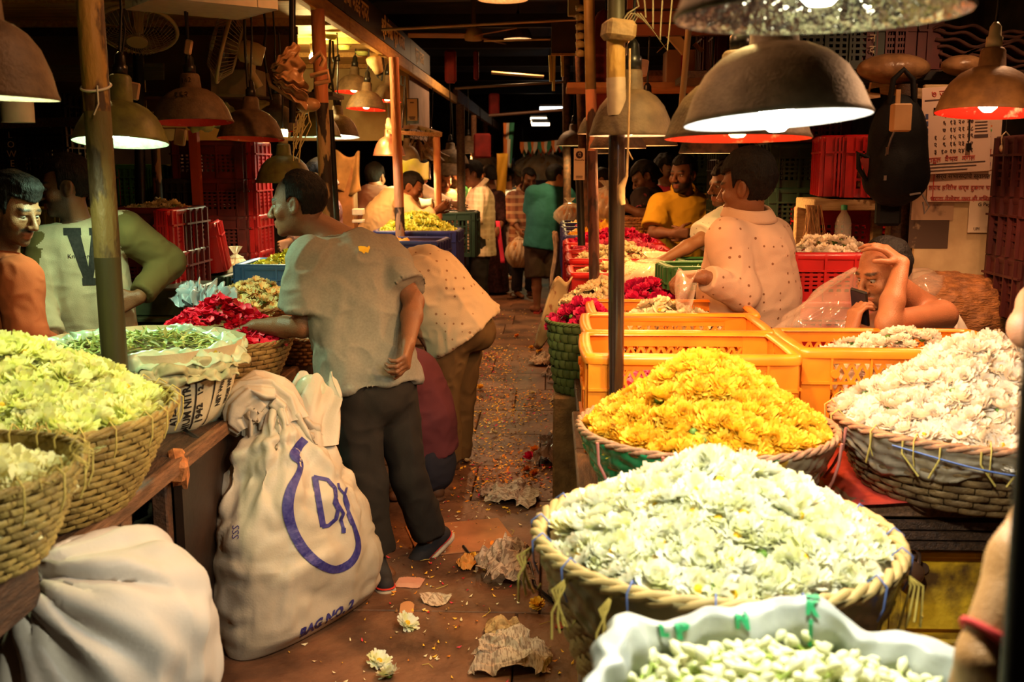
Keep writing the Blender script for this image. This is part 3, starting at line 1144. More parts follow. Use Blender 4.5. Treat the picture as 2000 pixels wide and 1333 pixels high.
post(P(571, 240, 4.9), P(571, -30, 4.9), .015, 'hanging_black_bar', 'black bar hanging from the roof beside the knotted plastic bag', [(1, black_m)])
post(V((P(788, 490, 7.3).x, 7.3, 0)), P(769, 112, 7.3), .034, 'orange_post', 'orange post bright under a red-lined lamp, rusty lower down', [(.38, pkp), (.55, pkp), (1, pko)])
post(V((P(862, 470, 8.9).x, 8.9, 0)), P(852, 258, 8.9), .032, 'speckled_orange_post', 'speckled pale orange post behind the leaning man in cream', [(.6, pkp), (1, pko)])
post(V((P(902, 420, 9.8).x, 9.8, 0)), P(899, 205, 9.8), .04, 'dark_post', 'dark post beside the man in the beige patterned shirt', [(1, wood_dk)])
post(V((P(268, 400, 5.9).x, 5.9, .9)), P(268, -20, 5.9), .03, 'dark_upright', 'dark upright under the wall fan behind the V sweatshirt', [(1, black_m)])
post(V((P(312, 420, 5.7).x, 5.7, 0)), P(303, 280, 5.7), .025, 'short_rusty_post', 'short rusty brown post in front of the green crate', [(1, pkp)])
rb = P(1205, 750, 2.98)
rb.z = .69
rtp = P(1204, -60, 2.98)
mp_ = post(rb, P(1205, 225, 2.98), .0235, 'black_pipe_post', 'glossy black pipe post rising out of the stall before the orange crates', [(1, M('gloss_black_brown', (.030, .016, .011), .22, var=.5, scale=9, coat=.4, stretch=(1, 1, .3)))], 20)
q0 = mp_.location
MB().tube([P(1205, 225, 2.98) - q0, P(1203, 152, 2.98) - q0], .027, 20).build('white_wrap', [M('dirty_white_tape', (.50, .36, .24), .6, var=.3, scale=20)], mp_)
MB().tube([P(1203, 155, 2.98) - q0, P(1203, 75, 2.98) - q0], .0262, 20).build('bare_length', [pk], mp_)
MB().tube([P(1203, 80, 2.98) - q0, rtp - q0], .024, 16).build('upper_length', [M('dark_olive_pipe', (.06, .05, .02), .5, var=.4)], mp_)
mb = MB()
mb.box(P(1208, 60, 2.97) - q0, (.085, .09, .055), Matrix.Rotation(.2, 3, 'Z') @ Matrix.Rotation(.1, 3, 'Y'), 0, .012)
mb.build('clamp_block', [M('grubby_block', (.26, .16, .07), .7, var=.4, scale=25, bump=.6)], mp_)
for k in range(5):
 q = P(1212 + 6 * k, 48, 2.95) - q0
 MB().tube([q, q + V((.02, 0, .03)), q + V((.05 + .012 * k, .01, .05 - .03 * k)), q + V((.03 + .02 * k, 0, .12))], .0025, 5).build('wire', [M('grey_wire', (.16, .13, .07), .6)], mp_)
post(V((P(1168, 540, 4.9).x, 4.9, .5)), P(1150, -30, 4.9), .026, 'olive_post', 'olive post flaking to bare rust, behind the glossy black pipe post', [(.60, peel('rust_post', (.10, .035, .022), (.035, .014, .010), 14)), (.75, pkp), (1, M('olive_pipe', (.19, .13, .035), .55, col2=(.10, .06, .02), scale=10))])
post(P(1136, 480, 6.3), P(1131, 330, 6.3), .024, 'black_sign_pole', 'black pole with the white card hanging on it', [(1, black_m)])
post(V((P(1153, 430, 7.6).x, 7.6, .4)), P(1128, -20, 7.6), .035, 'brown_post', 'brown post far behind the olive one', [(1, rust)])
post(V((P(1110, 430, 10.5).x, 10.5, .4)), P(1105, 60, 10.5), .04, 'far_brown_post', 'farthest brown post of the stalls opposite the signboard', [(1, rust)])
post(P(1331, 212, 4.6), P(1345, 58, 4.6), .014, 'thin_grey_pole', 'thin grey pole in front of the cardboard carton shelf', [(1, M('dull_olive_steel', (.22, .15, .06), .5))])
for i, (px_, yy, y2) in enumerate(((925, 12.5, 225), (948, 14.5, 240), (985, 19, 255))):
 post(V((P(px_, 400, yy).x, yy, 0)), P(px_, y2, yy), .035, 'far_stall_post', ('far stall post nearest the man in the beige shirt', 'far stall post with a flag hung beside it', 'farthest thin stall post beneath the bunting end')[i], [(1, wood_md)])
# dark blurred upright at the near corner
post(V((P(2034, 1333, .8).x, .80, 0)), V((P(2046, 430, .8).x, .80, 1.75)), .015, 'near_upright', 'dark upright close to the camera at the edge of the view', [(1, M('dark_olive_iron', (.012, .010, .006), .5))])
# ------------------------------------------------------------------ counters
def counter(name, label, x0, x1, y0, y1, z, m, edge=None):
 t = thing(name, label, 'table', ((x0 + x1) / 2, (y0 + y1) / 2, 0))
 n = max(2, round((y1 - y0) / .55))
 for i in range(n):
  a = y0 + (y1 - y0) * i / n
  b = y0 + (y1 - y0) * (i + 1) / n
  MB().box((0, (a + b) / 2 - (y0 + y1) / 2, z - .02), (x1 - x0, b - a - .004, .04), None, 0, .004).build('plank', [m], t)
 return t
lc = counter('flower_counter', 'long dark wooden counter carrying the baskets beside the white sack', -1.70, -1.075, 1.25, 6.0, .72, wood_dk)
yc = (1.25 + 6.0) / 2
xc = (-1.70 - 1.075) / 2
MB().box((-1.070 - xc, 3.6 - yc, .70), (.03, 4.7, .045), None, 0, .004).build('edge_board', [wood_md], lc)
MB().box((-1.09 - xc, 3.33 - yc, .335), (.025, .95, .67)).build('front_panel', [M('brown_panel', (.034, .015, .008), .5, col2=(.014, .007, .004), scale=4, bump=.15)], lc)
MB().box((-1.12 - xc, 4.9 - yc, .335), (.025, 2.1, .67)).build('front_panel', [M('brown_panel')], lc)
for (yy, w_) in ((1.6, .06), (2.52, .06), (2.83, .045)):
 MB().box((-1.13 - xc, yy - yc, .34), (w_, w_, .68), None, 0, .004).build('leg', [wood_md if w_ > .05 else rust], lc)
for yy in (1.6, 3.4, 5.7):
 MB().box((-1.64 - xc, yy - yc, .34), (.06, .06, .68)).build('leg', [wood_dk], lc)
MB().box((-1.3 - xc, 2.2 - yc, .60), (.05, 1.9, .07)).build('cross_rail', [wood_dk], lc)
# splintered wood lump and loose bits on the counter corner
q = P(345, 910, 2.83)
tag(MB().box((0, 0, 0), (.05, .10, .07), Euler((.3, .2, .5)).to_matrix(), 0, .012).box((.0, .03, -.03), (.04, .05, .09), Euler((.6, .1, .2)).to_matrix()).build('splintered_block', [M('raw_splinter', (.55, .20, .06), .8, var=.5, scale=40, bump=.8)], loc=q), 'splintered orange-brown wood block wedged on the counter corner', 'wood block')
rc = counter('cabinet_counter', 'dark wooden stall top over the battered yellow cabinet', .08, 2.6, 2.58, 3.56, .69, wood_md)
rxc, ryc = (.08 + 2.6) / 2, (2.58 + 3.56) / 2
for i in range(3):
 MB().box((0, 2.572 - ryc - .004 * i, .635 - .026 * i), (2.52, .02, .020)).build('edge_board', [wood_dk], rc)
yel = M('battered_yellow_paint', (.80, .46, .022), .5, col2=(.12, .058, .016), scale=9, detail=9, contrast=(.36, .56), bump=.4, bscale=40)
yel2 = M('scraped_yellow_paint', (.74, .43, .03), .5, col2=(.20, .16, .12), scale=5, detail=9, contrast=(.42, .52), bump=.4, bscale=40)
cab = thing('metal_cabinet', 'battered yellow metal cabinet with locked doors under the stall top', 'cabinet', (rxc, 2.9, 0))
MB().box((0, .02, .29), (2.5, .58, .56), None, 0, .006).build('body', [yel], cab)
for i in range(6):
 x0 = -1.24 + i * .415
 d1 = MB().box((x0 + .20, -.278, .435), (.385, .018, .225), None, 0, .006).build('door', [yel2 if i % 2 else yel], cab)
 for sx in (-1, 1):
  MB().box((x0 + .20 + sx * .184, -.291, .435), (.018, .012, .225), None, 0, .003).build('door_edge', [yel], d1)
 MB().box((x0 + .20, -.291, .540), (.385, .012, .018), None, 0, .003).build('door_edge', [yel], d1)
 d2 = MB().box((x0 + .20, -.278, .16), (.385, .018, .27), None, 0, .006).build('door', [yel], cab)
 MB().box((x0 + .20, -.291, .16), (.30, .012, .20), None, 0, .003).build('inner_panel', [yel2], d2)
 MB().tube([(x0 + .06, -.285, .50), (x0 + .06, -.294, .50)], .016, 12).build('hasp', [M('brown_iron', (.10, .05, .03), .5)], d1)
lkp = P(1778, 1120, 2.57)
lk = thing('padlock', 'round brass padlock hanging on the yellow cabinet', 'padlock', lkp)
axr = Matrix.Rotation(R(90), 3, 'X')
MB().lathe([(0, -.014), (.030, -.014), (.034, -.008), (.034, .008), (.030, .014), (0, .014)], 28, axis=axr).build('lock_body', [M('old_brass', (.30, .14, .07), .38, metal=.7, var=.3, scale=30)], lk)
MB().tube([(-.02, 0, .026), (-.02, 0, .05), (-.012, 0, .064), (0, 0, .068), (.012, 0, .064), (.02, 0, .05), (.02, 0, .026)], .0055, 8).build('shackle', [M('dull_steel', (.35, .25, .2), .3, metal=.9)], lk)
MB().box((0, -.015, -.010), (.005, .004, .012)).build('keyhole', [black_m], lk)
MB().box((0, .012, .062), (.03, .012, .05)).build('hasp', [M('brown_iron')], lk)
# red cloth under the yellow basket
mb = MB()
def redc(u, v):
 x = .60 + .40 * u
 yy = 2.565 + .55 * v
 z = .6935 + .004 * math.sin(9 * u + 4 * v)
 return V((x, yy, z))
mb.grid(redc, 12, 12)
o = mb.build('red_cloth', [red_cloth])
solidify(o.data, .002)
tag(o, 'red cloth spread on the stall top between two flower baskets', 'cloth')
# long stall on the far side of the aisle
sb0 = counter('crate_trestle', 'low trestle under the second and third orange crates', .10, .74, 3.575, 4.28, .69, wood_dk)
for yy in (-.33, .33):
 for xx in (-.28, .28):
  MB().box((xx, yy, .325), (.05, .05, .65)).build('leg', [wood_dk], sb0)
rs = counter('stall_bench', 'long bench under the rows of red and blue flower crates', .10, .74, 4.62, 9.5, .72, wood_dk)
for yy in (4.7, 5.9, 7.2, 8.4, 9.3):
 for xx in (.17, .67):
  MB().box((xx - (.10 + .74) / 2, yy - (4.62 + 9.5) / 2, .34), (.06, .06, .68)).build('leg', [wood_dk], rs)
MB().box((.108 - (.10 + .74) / 2, 0, .35), (.02, 4.9, .66)).build('front_panel', [M('brown_panel')], rs)
rs2 = counter('far_bench', 'far bench behind the man in teal with crates along it', .15, 1.25, 9.9, 16, .62, wood_dk)
for yy in (10.2, 12.0, 14, 15.7):
 MB().box((-.45, yy - 12.95, .29), (.06, .06, .58)).build('leg', [wood_dk], rs2)
 MB().box((.45, yy - 12.95, .29), (.06, .06, .58)).build('leg', [wood_dk], rs2)
ls2 = counter('crate_bench', 'bench holding the dark blue crates in front of the orange post', -2.6, -1.2, 6.3, 8.6, .76, wood_dk)
for yy in (6.5, 8.4):
 for xx in (-.6, .6):
  MB().box((xx, yy - 7.45, .36), (.06, .06, .72)).build('leg', [wood_dk], ls2)
ls3 = counter('distant_bench', 'distant bench in front of the far vendors near the beige shirt', -2.6, -1.15, 9.3, 16, .68, wood_dk)
for yy in (9.6, 12.6, 15.8):
 for xx in (-.6, .6):
  MB().box((xx, yy - 12.65, .32), (.06, .06, .64)).build('leg', [wood_dk], ls3)
# ------------------------------------------------------------------ pendant lamps
shade_out = M('dusty_lamp_enamel', (.135, .082, .040), .62, col2=(.075, .044, .021), scale=26, bump=.25, bscale=120)
shade_grn = M('dusty_green_enamel', (.16, .17, .040), .5, col2=(.09, .09, .025), scale=20, bump=.2)
shade_gry = M('dusty_grey_enamel', (.30, .255, .17), .6, col2=(.19, .155, .10), scale=30, bump=.2, bscale=150)
lin_white = M('white_lining', (.85, .82, .74), .35, var=.25, scale=40, bump=.5, bscale=60)
lin_red = M('red_lining', (.72, .035, .020), .4, col2=(.85, .55, .42), scale=22, contrast=(.30, .42), bump=.4)
lin_foil = M('crinkled_foil_lining', (.90, .88, .80), .16, metal=1.0, var=.2, scale=20, bump=1.0, bscale=55)
sock_m = M('cream_socket', (.55, .45, .26), .4, var=.2)
alu = M('aluminium_cap', (.60, .52, .40), .35, metal=.8)
_bulbs = {}
def bulb_mat(col, s):
 k = (tuple(col), s)
 if k not in _bulbs:
  _bulbs[k] = M('lit_bulb_%d' % len(_bulbs), (1, 1, 1), .3, emit=col, estr=s)
 return _bulbs[k]
def lamp(rim, diam, label, watts=0, col=WARM, lining='white', tilt=(0, 0), cordh=.8, outer=None, neck=.055, marks=None, group=None, bulb_s=24, n=36, cone=164, low=.01,
         dome=.145, soft=.035, cordpts=None):
 """an enamel pendant: domed shade, lining, socket, bulb and cord; rim is the middle of the open mouth"""
 rim = V(rim)
 t = thing('pendant_lamp', label, 'lamp', rim, group=group)
 t.rotation_euler = (R(tilt[0]), R(tilt[1]), 0)
 r = diam / 2
 outer = outer or shade_out
 prof = [(r, 0), (r * 1.012, .004), (r * .985, .012), (r * .90, dome * .37), (r * .76, dome * .66), (r * .58, dome * .86), (r * .40, dome * .97), (r * .30, dome * 1.0),
   (r * .265, dome * 1.02), (r * .235, dome + neck), (r * .20, dome + neck + .008), (.012, dome + neck + .010)]
 MB().lathe(prof, n).build('shade', [outer], t)
 inn = [(r * 1.0, .0006)] + [(max(a - .004, .0), b - .004) for a, b in prof[2:]]
 MB().lathe(inn, n).build('shade_lining', [{'white': lin_white, 'red': lin_red, 'foil': lin_foil}[lining]], t)
 zt = dome + neck + .008
 MB().lathe([(.012, zt), (.026, zt), (.026, zt + .035), (.020, zt + .04), (.018, zt + .07), (.008, zt + .085), (0, zt + .085)], 14).build('socket', [black_m if not marks == 'cream' else sock_m], t)
 if cordh:
  pts = cordpts or [V((0, 0, zt + .08)), V((.006, .004, zt + .08 + cordh * .4)), V((-.003, 0, zt + .08 + cordh))]
  MB().tube(pts, .005, 6).build('cord', [cord_m], t)
 if watts:
  zb = .055 - low
  b = MB().lathe([(0, zb - .042), (.015, zb - .040), (.029, zb - .026), (.034, zb - .004), (.030, zb + .018), (.018, zb + .038), (.014, zb + .06), (0, zb + .06)], 20)
  b.build('bulb', [bulb_mat(col, bulb_s)], t)
  MB().lathe([(.015, zb + .055), (.016, zb + .10), (0, zb + .10)], 12).build('bulb_cap', [alu], t)
  ld = bpy.data.lights.new('lamp_light', 'SPOT')
  ld.energy = watts
  ld.color = col
  ld.spot_size = R(cone)
  ld.spot_blend = .35
  ld.shadow_soft_size = soft
  lo = link('lamp_light', ld, t)
  lo.location = (0, 0, zb - .050 - soft)
 return t
# --- over the near baskets on the stall with the yellow cabinet
lamp(P(1600, 33, 1.36), .362, 'nearest big pendant lamp with crinkled foil lining over the white flower basket', 46, WHITE, 'foil', (0, -.6), .4, shade_gry, bulb_s=16, low=.0)
lamp(P(1517, 236, 2.08), .362, 'grey pendant lamp tilted slightly, its bulb glaring bluish white above the crates', 15, COOL, 'white', (-4, -3.3), .7, shade_gry, low=.035, bulb_s=40)
lamp(P(1440, 272, 2.62), .36, 'pendant lamp half hidden behind the glaring grey lamp, rim streaked red', 26, AMBER, 'red', (-2, 0), .7, shade_out, dome=.15)
lamp(P(1233, 266, 3.05), .245, 'dusty brown pendant lamp directly behind the glossy black pipe post', 22, PEACH, 'white', (0, 0), .7, shade_out, dome=.13, neck=.05)
lamp(P(1207, 290, 3.9), .21, 'small low pendant lamp under the brown one by the black pipe post', 13, WARM, 'white', (0, 0), .5, rust, dome=.07, neck=.04)
lamp(P(1928, 222, 3.55), .33, 'pendant lamp with glowing red lining in front of the calendar', 24, PEACH, 'red', (-4, 3), .5, M('dusty_orange_enamel', (.26, .12, .035), .6, col2=(.16, .07, .02), scale=24, bump=.2), marks='cream', dome=.15)
# --- the vendors' side
lamp(P(-22, 191, 2.35), .30, 'big brown pendant lamp cut by the picture edge above the pale flowers', 16, LIME, 'white', (0, 2), .5, shade_out, dome=.17)
l1 = lamp(P(236, 279, 3.75), .335, 'greenish-white lit pendant lamp behind the thick olive post', 23, GREEN, 'white', (-7, 0), .4, shade_grn, neck=.09, bulb_s=30)
l2 = lamp(P(377, 240, 4.5), .345, 'unlit brown pendant lamp with 162 written on it', 0, WARM, 'red', (-3, -2), .5, shade_out)
for s_, z, sz, yy in (('162', .175, .030, -.052), ('१६२', .105, .040, -.128)):
 sign_text(s_, sz, black_m, l2, (-.0, yy, z), (R(62 if z < .15 else 88), 0, 0), 'painted_number')
lamp(P(490, 272, 5.2), .33, 'dark pendant lamp with red lining behind the number 162 lamp', 0, WARM, 'red', (-4, 1), .55, shade_out)
lamp(P(541, 257, 5.9), .27, 'dark pendant lamp partly hidden behind the red-lined one', 0, WARM, 'red', (0, 0), .6, shade_out)
l3 = lamp(P(556, 357, 5.6), .31, 'green enamel pendant lamp with a lit white cap above the balding head', 11, LIME, 'white', (0, 0), .5, shade_grn, marks='cream')
MB().lathe([(.026, .245), (.029, .27), (.025, .285)], 14).build('lit_cap', [bulb_mat(LIME, 5)], l3)
lamp(P(617, 268, 6.4), .31, 'dark pendant lamp straddling the peeling cream post', 10, GREEN, 'white', (0, 0), .5, shade_grn)
lamp(P(660, 268, 7.0), .29, 'dark pendant lamp with a pale rim hung on knotted black cable', 11, (1, .95, .8), 'white', (-5, 0), .55, shade_out)
LR = [((691, 181, 8.0), .29, 'higher of three small red-lined lamps under the plywood ceiling', 14),
      ((715, 214, 7.6), .29, 'lower of three small red-lined lamps under the plywood ceiling', 14),
      ((756, 198, 7.9), .215, 'small red-lined lamp hanging before the top of the orange post', 16)]
for (q, d, lb, w_) in LR:
 lamp(P(*q), d, lb, w_, (1, .45, .16), 'red', (-3, 3), .28, shade_out, n=28, dome=.13)
lamp(P(760, 304, 8.2), .25, 'lamp with orange glow coloured into its shade on a white socket beside the orange post', 13, WARM, 'white', (0, 0), .4, M('orange_glow_shade', (.85, .42, .25), .35, metal=.6, var=.2, scale=30), marks='cream')  # orange lamplight on this shade is put into its base colour
lamp(P(795, 318, 8.9), .24, 'lamp over the yellow-green cloth behind the orange post', 18, LIME, 'white', (0, 0), .4, shade_out, n=24)
lamp(P(838, 312, 9.4), .22, 'lamp with leaning dry sprays tied above it near the pale shelf frame', 13, WARM, 'white', (0, 4), .35, wood_md, n=24)
far = [((880, 320, 10.5), PEACH, 15), ((884, 343, 11.5), WARM, 15), ((915, 300, 12.5), WARM, 16), ((962, 335, 15.0), GREEN, 14), ((985, 322, 17), WARM, 18), ((1003, 340, 19), LIME, 18),
       ((1020, 328, 21), WARM, 22), ((938, 322, 14), LIME, 14)]
fl = ['between the orange posts', 'behind the bent man in dark shirt', 'past the dark post', 'over the headphone man, greenish', 'beyond the green one', 'greenish, near the hall end', 'last before the end wall', 'lime, second past the dark post']
for (q, c, w_), lb in zip(far, fl):
 lamp(P(*q), .38, 'small far pendant lamp ' + lb, w_ * 1.7, c, 'white', (0, 0), .5, shade_out, n=20, bulb_s=10)
# lamps over the crates down the other side of the aisle
lamp(P(1262, 285, 5.0), .30, 'lamp hidden behind the glossy pipe post over the red flower crates', 24, WARM, 'white', (0, 0), .6, shade_out, n=24)
lamp(P(1180, 262, 6.6), .34, 'lamp above the pink rose crates beyond the olive post', 24, WARM, 'white', (0, 0), .6, shade_out, n=24)
lamp(P(1120, 285, 10.2), .34, 'lamp over the far blue crates by the man in teal', 24, AMBER, 'white', (0, 0), .6, shade_out, n=20)
lamp(P(1385, 300, 5.2), .30, 'small lamp over the man in the yellow shirt', 13, AMBER, 'white', (0, 0), .6, rust, n=24)
lamp(P(1170, 300, 13.5), .36, 'farthest lamp above the stalls opposite the signboard', 40, WARM, 'white', (0, 0), .6, shade_out, n=20)
# the aisle's own lamps and added fill lamps above the picture
lamp(V((-.30, 4.35, 2.62)), .36, 'high aisle lamp above the two bending men', 26, (1, .34, .09), 'white', (0, 0), .5, shade_out, n=24)
lamp(V((-.35, 7.6, 2.72)), .36, 'high aisle lamp above the litter before the man in teal', 27, (1, .36, .10), 'white', (0, 0), .5, shade_out, n=24)
lamp(V((-.45, 2.35, 2.55)), .36, 'high aisle lamp above the big white sacks', 18, (1, .47, .21), 'white', (0, 0), .5, shade_out, n=24)
lamp(V((1.30, 2.55, 2.12)), .36, 'lamp above the picture added to brighten the blush chrysanthemums', 26, PEACH, 'white', (0, 0), .5, shade_out, n=24)  # unseen lamp added to warm the blush basket
lamp(V((.42, 2.62, 2.16)), .36, 'lamp above the picture added to brighten the yellow chrysanthemums', 15, AMBER, 'white', (0, 0), .5, shade_out, n=24)  # unseen lamp added to brighten the yellow heap
lamp(V((1.75, 3.95, 2.45)), .36, 'lamp above the picture added to light the calendar board', 17, PEACH, 'white', (0, 0), .5, shade_out, n=24)  # unseen lamp added so the calendar board catches light
lamp(V((-2.15, 4.75, 2.62)), .36, 'lamp above the picture added to brighten the dim vendors', 15, AMBER, 'white', (0, 0), .5, shade_out, n=24)  # unseen lamp added to lift the partition and fans
lamp(V((-.35, 11.0, 2.85)), .30, 'small high lamp added in the dark roof to light the bunting', 60, (1, .55, .25), 'white', (0, 0), .3, shade_out, n=24, low=-.03, cone=172)  # added lamp, lights the bunting and the people in the aisle
# tube lights at the far end
for i, (q, w_) in enumerate((((1052, 232, 22), .34), ((1054, 239, 21), .34), ((1056, 243, 20), .34), ((1078, 212, 18), .42))):
 c = P(*q)
 t = thing('tube_light', ('topmost', 'middle', 'lowest', 'bluish')[i] + ' short tube light glowing at the end of the hall roof', 'tube light', c)
 MB().tube([(-w_ / 2, 0, 0), (w_ / 2, 0, .0)], .028, 10).build('glass_tube', [bulb_mat((1, .75, .5) if i < 3 else (.75, .9, 1), 5)], t)
 MB().box((0, 0, .05), (w_, .05, .04)).build('housing', [white_pl], t)
# warm bare bulb on the stall ceiling, behind the peeling post
c = P(612, 112, 7.2)
t = thing('bare_bulb', 'bare yellow bulb on the plywood ceiling hidden by the peeling post', 'bulb', c)
MB().ball((0, 0, 0), .03, 14).build('glass', [bulb_mat(AMBER, 30)], t)
MB().lathe([(0, .03), (.02, .03), (.022, .09), (0, .09)], 12).build('holder', [white_pl], t)
ld = bpy.data.lights.new('lamp_light', 'POINT')
ld.energy = 26
ld.color = AMBER
ld.shadow_soft_size = .04
lo = link('lamp_light', ld, t)
lo.location = (.0, 0, -.08)
# ceiling roses with cable loops
for i, (q, h) in enumerate((((644, 62, 7.0), 'greenish plastic ceiling rose nearest the peeling post'), ((672, 84, 7.6), 'second plastic ceiling rose on the plywood'), ((707, 97, 8.0), 'third plastic ceiling rose, next to the camera'))):
 o = MB().lathe([(0, -.03), (.035, -.03), (.045, -.015), (.055, 0), (0, 0)], 18).build('ceiling_rose', [M('greenish_plastic', (.40, .45, .12), .4)])
 o.location = V((P(*q).x, P(*q).y, 2.41))
 tag(o, h, 'ceiling rose')
def cable(pts, r, label, m=cord_m):
 return tag(MB().tube(pts, r, 6).build('cable', [m]), label, 'cable')
a = [P(645, 75, 7.0), P(643, 130, 7.0), P(650, 170, 7.0), P(655, 215, 7.0)]
cable(a, .010, 'thick black cable dropping to the pale-rimmed lamp')
cable([P(650, 80, 7.0), P(652, 120, 7.0), P(663, 118, 7.0), P(662, 108, 7.0), P(655, 112, 7.0), P(650, 150, 7.0), P(642, 172, 7.0), P(650, 176, 7.0), P(655, 190, 7.0)], .008, 'looped black cable knotted beside the thick one')
cable([P(735, 118, 7.6), P(737, 150, 7.6), P(745, 158, 7.6), P(750, 130, 7.6), P(748, 112, 7.6)], .007, 'black cable loop above the small lamp at the orange post')
cable([P(786, 250, 7.8), P(791, 150, 7.8), P(784, 148, 7.8), P(783, 165, 7.8), P(790, 168, 7.8)], .007, 'black cable curling beside the orange post down to the sign')
cable([P(476, -5, 5.2), P(479, 100, 5.2), P(484, 170, 5.2)], .007, 'black cable with a switch dangling over the red-lined lamp')
cable([P(512, -5, 5.8), P(520, 60, 5.8), P(514, 100, 5.8), P(525, 170, 5.8), P(530, 195, 5.8)], .007, 'black cable twisting beside the folded plastic bag')
cable([P(360, -5, 4.5), P(366, 80, 4.5), P(367, 140, 4.5)], .006, 'black cable with a white switch above the number 162 lamp')
cable([P(235, -5, 4.2), P(244, 60, 4.2), P(236, 130, 4.2)], .004, 'thin dark flex hanging under the small wall fan')
for q, lb, sz in (((368, 92, 4.45), 'white inline switch on the cable of the number 162 lamp', (.032, .02, .062)), ((262, 178, 4.2), 'tan wooden tag hanging near the lit greenish lamp', (.045, .015, .07)),
                  ((352, 268, 5.6), 'brown switch box fixed behind the number 162 lamp', (.06, .03, .09))):
 tag(MB().box((0, 0, 0), sz, Matrix.Rotation(.2, 3, 'Y'), 0, .006).build('switch', [M('tan_plastic', (.45, .28, .16), .5)], loc=P(*q)), lb, 'switch')
# dangling rope in front of the brown lamp
tag(MB().tube([P(1230, 95, 2.9), P(1229, 200, 2.9), P(1226, 300, 2.9), P(1224, 345, 2.9), P(1214, 365, 2.9), P(1213, 385, 2.9), P(1216, 400, 2.9)], [.003, .003, .003, .004, .010, .011, .008], 8).build('rope', [M('tan_rope', (.46, .28, .13), .8, bump=.6)]), 'tan rope knotted and hanging along the glossy pipe post', 'rope')
tag(MB().tube([P(1228, 296, 2.9), P(1232, 305, 2.89), P(1236, 312, 2.89)], .002, 6).build('rope_end', [M('tan_rope')]), 'loose short rope end beside the knotted hanging rope', 'rope')
# ------------------------------------------------------------------ crates
def panel_slot(w, h, rows=5, cols=11, t=.012, band=.07, slotted=True):
 """moulded crate wall: solid bands, upright bars and cross bars leaving slots"""
 mb = MB()
 mb.box((0, 0, h - band / 2), (w, t, band))
 mb.box((0, 0, .02), (w, t, .04))
 for s_ in (-1, 1):
  mb.box((s_ * (w / 2 - .022), 0, h / 2), (.044, t * 1.4, h))
 z0, z1 = .04, h - band
 x0, x1 = -w / 2 + .044, w / 2 - .044
 for i in range(1, rows):
  z = z0 + (z1 - z0) * i / rows
  mb.box((0, 0, z), (x1 - x0, t, .011))
 for i in range(1, cols):
  x = x0 + (x1 - x0) * i / cols
  mb.box((x, 0, (z0 + z1) / 2), ((x1 - x0) / cols * .42, t * .8, z1 - z0))
 for i in range(4):
  mb.box((x0 + (x1 - x0) * i / 3, -t * .8, h / 2), (.010, t, h * .98))
 mb.box((0, -t * .8, h - band), (w, t, .009))
 return mb
def panel_lattice(w, h, t=.012):
 mb = MB()
 mb.box((0, 0, h - .02), (w, t, .04))
 mb.box((0, 0, .03), (w, t, .06))
 for s_ in (-1, 1):
  mb.box((s_ * (w / 2 - .045), 0, h / 2), (.09, t * 1.3, h))
  mb.tube([(s_ * (w / 2 - .10), -t, h - .07), (s_ * (w / 2 - .10), -t * 1.8, h - .07)], .014, 10)
 z0, z1 = .06, h - .04
 x0, x1 = -w / 2 + .09, w / 2 - .09
 n = int((x1 - x0) / .032)
 dz = z1 - z0
 dx = (x1 - x0) / n
 slope = dz / (dx * 3)
 for i in range(-3, n + 1):
  for sg in (-1, 1):
   xa, xb = x0 + i * dx, x0 + (i + 3) * dx
   za, zb = (z0, z1) if sg > 0 else (z1, z0)
   if xa < x0:
    za += (x0 - xa) / (xb - xa) * (zb - za)
    xa = x0
   if xb > x1:
    zb = za + (x1 - xa) / (xb - xa) * (zb - za)
    xb = x1
   if xb - xa > .004:
    mb.beam((xa, 0, za), (xb, 0, zb), t * .7, .0075, up=(0, 1, 0))
 for i in range(5):
  mb.box((-w / 2 + .09 + (w - .18) * i / 4, -t * .7, h - .06), (.007, t, .12))
 mb.box((0, -t * .8, h - .10), (w, t, .008))
 mb.box((0, -t * .8, .065), (w, t, .008))
 return mb
_crate = {}
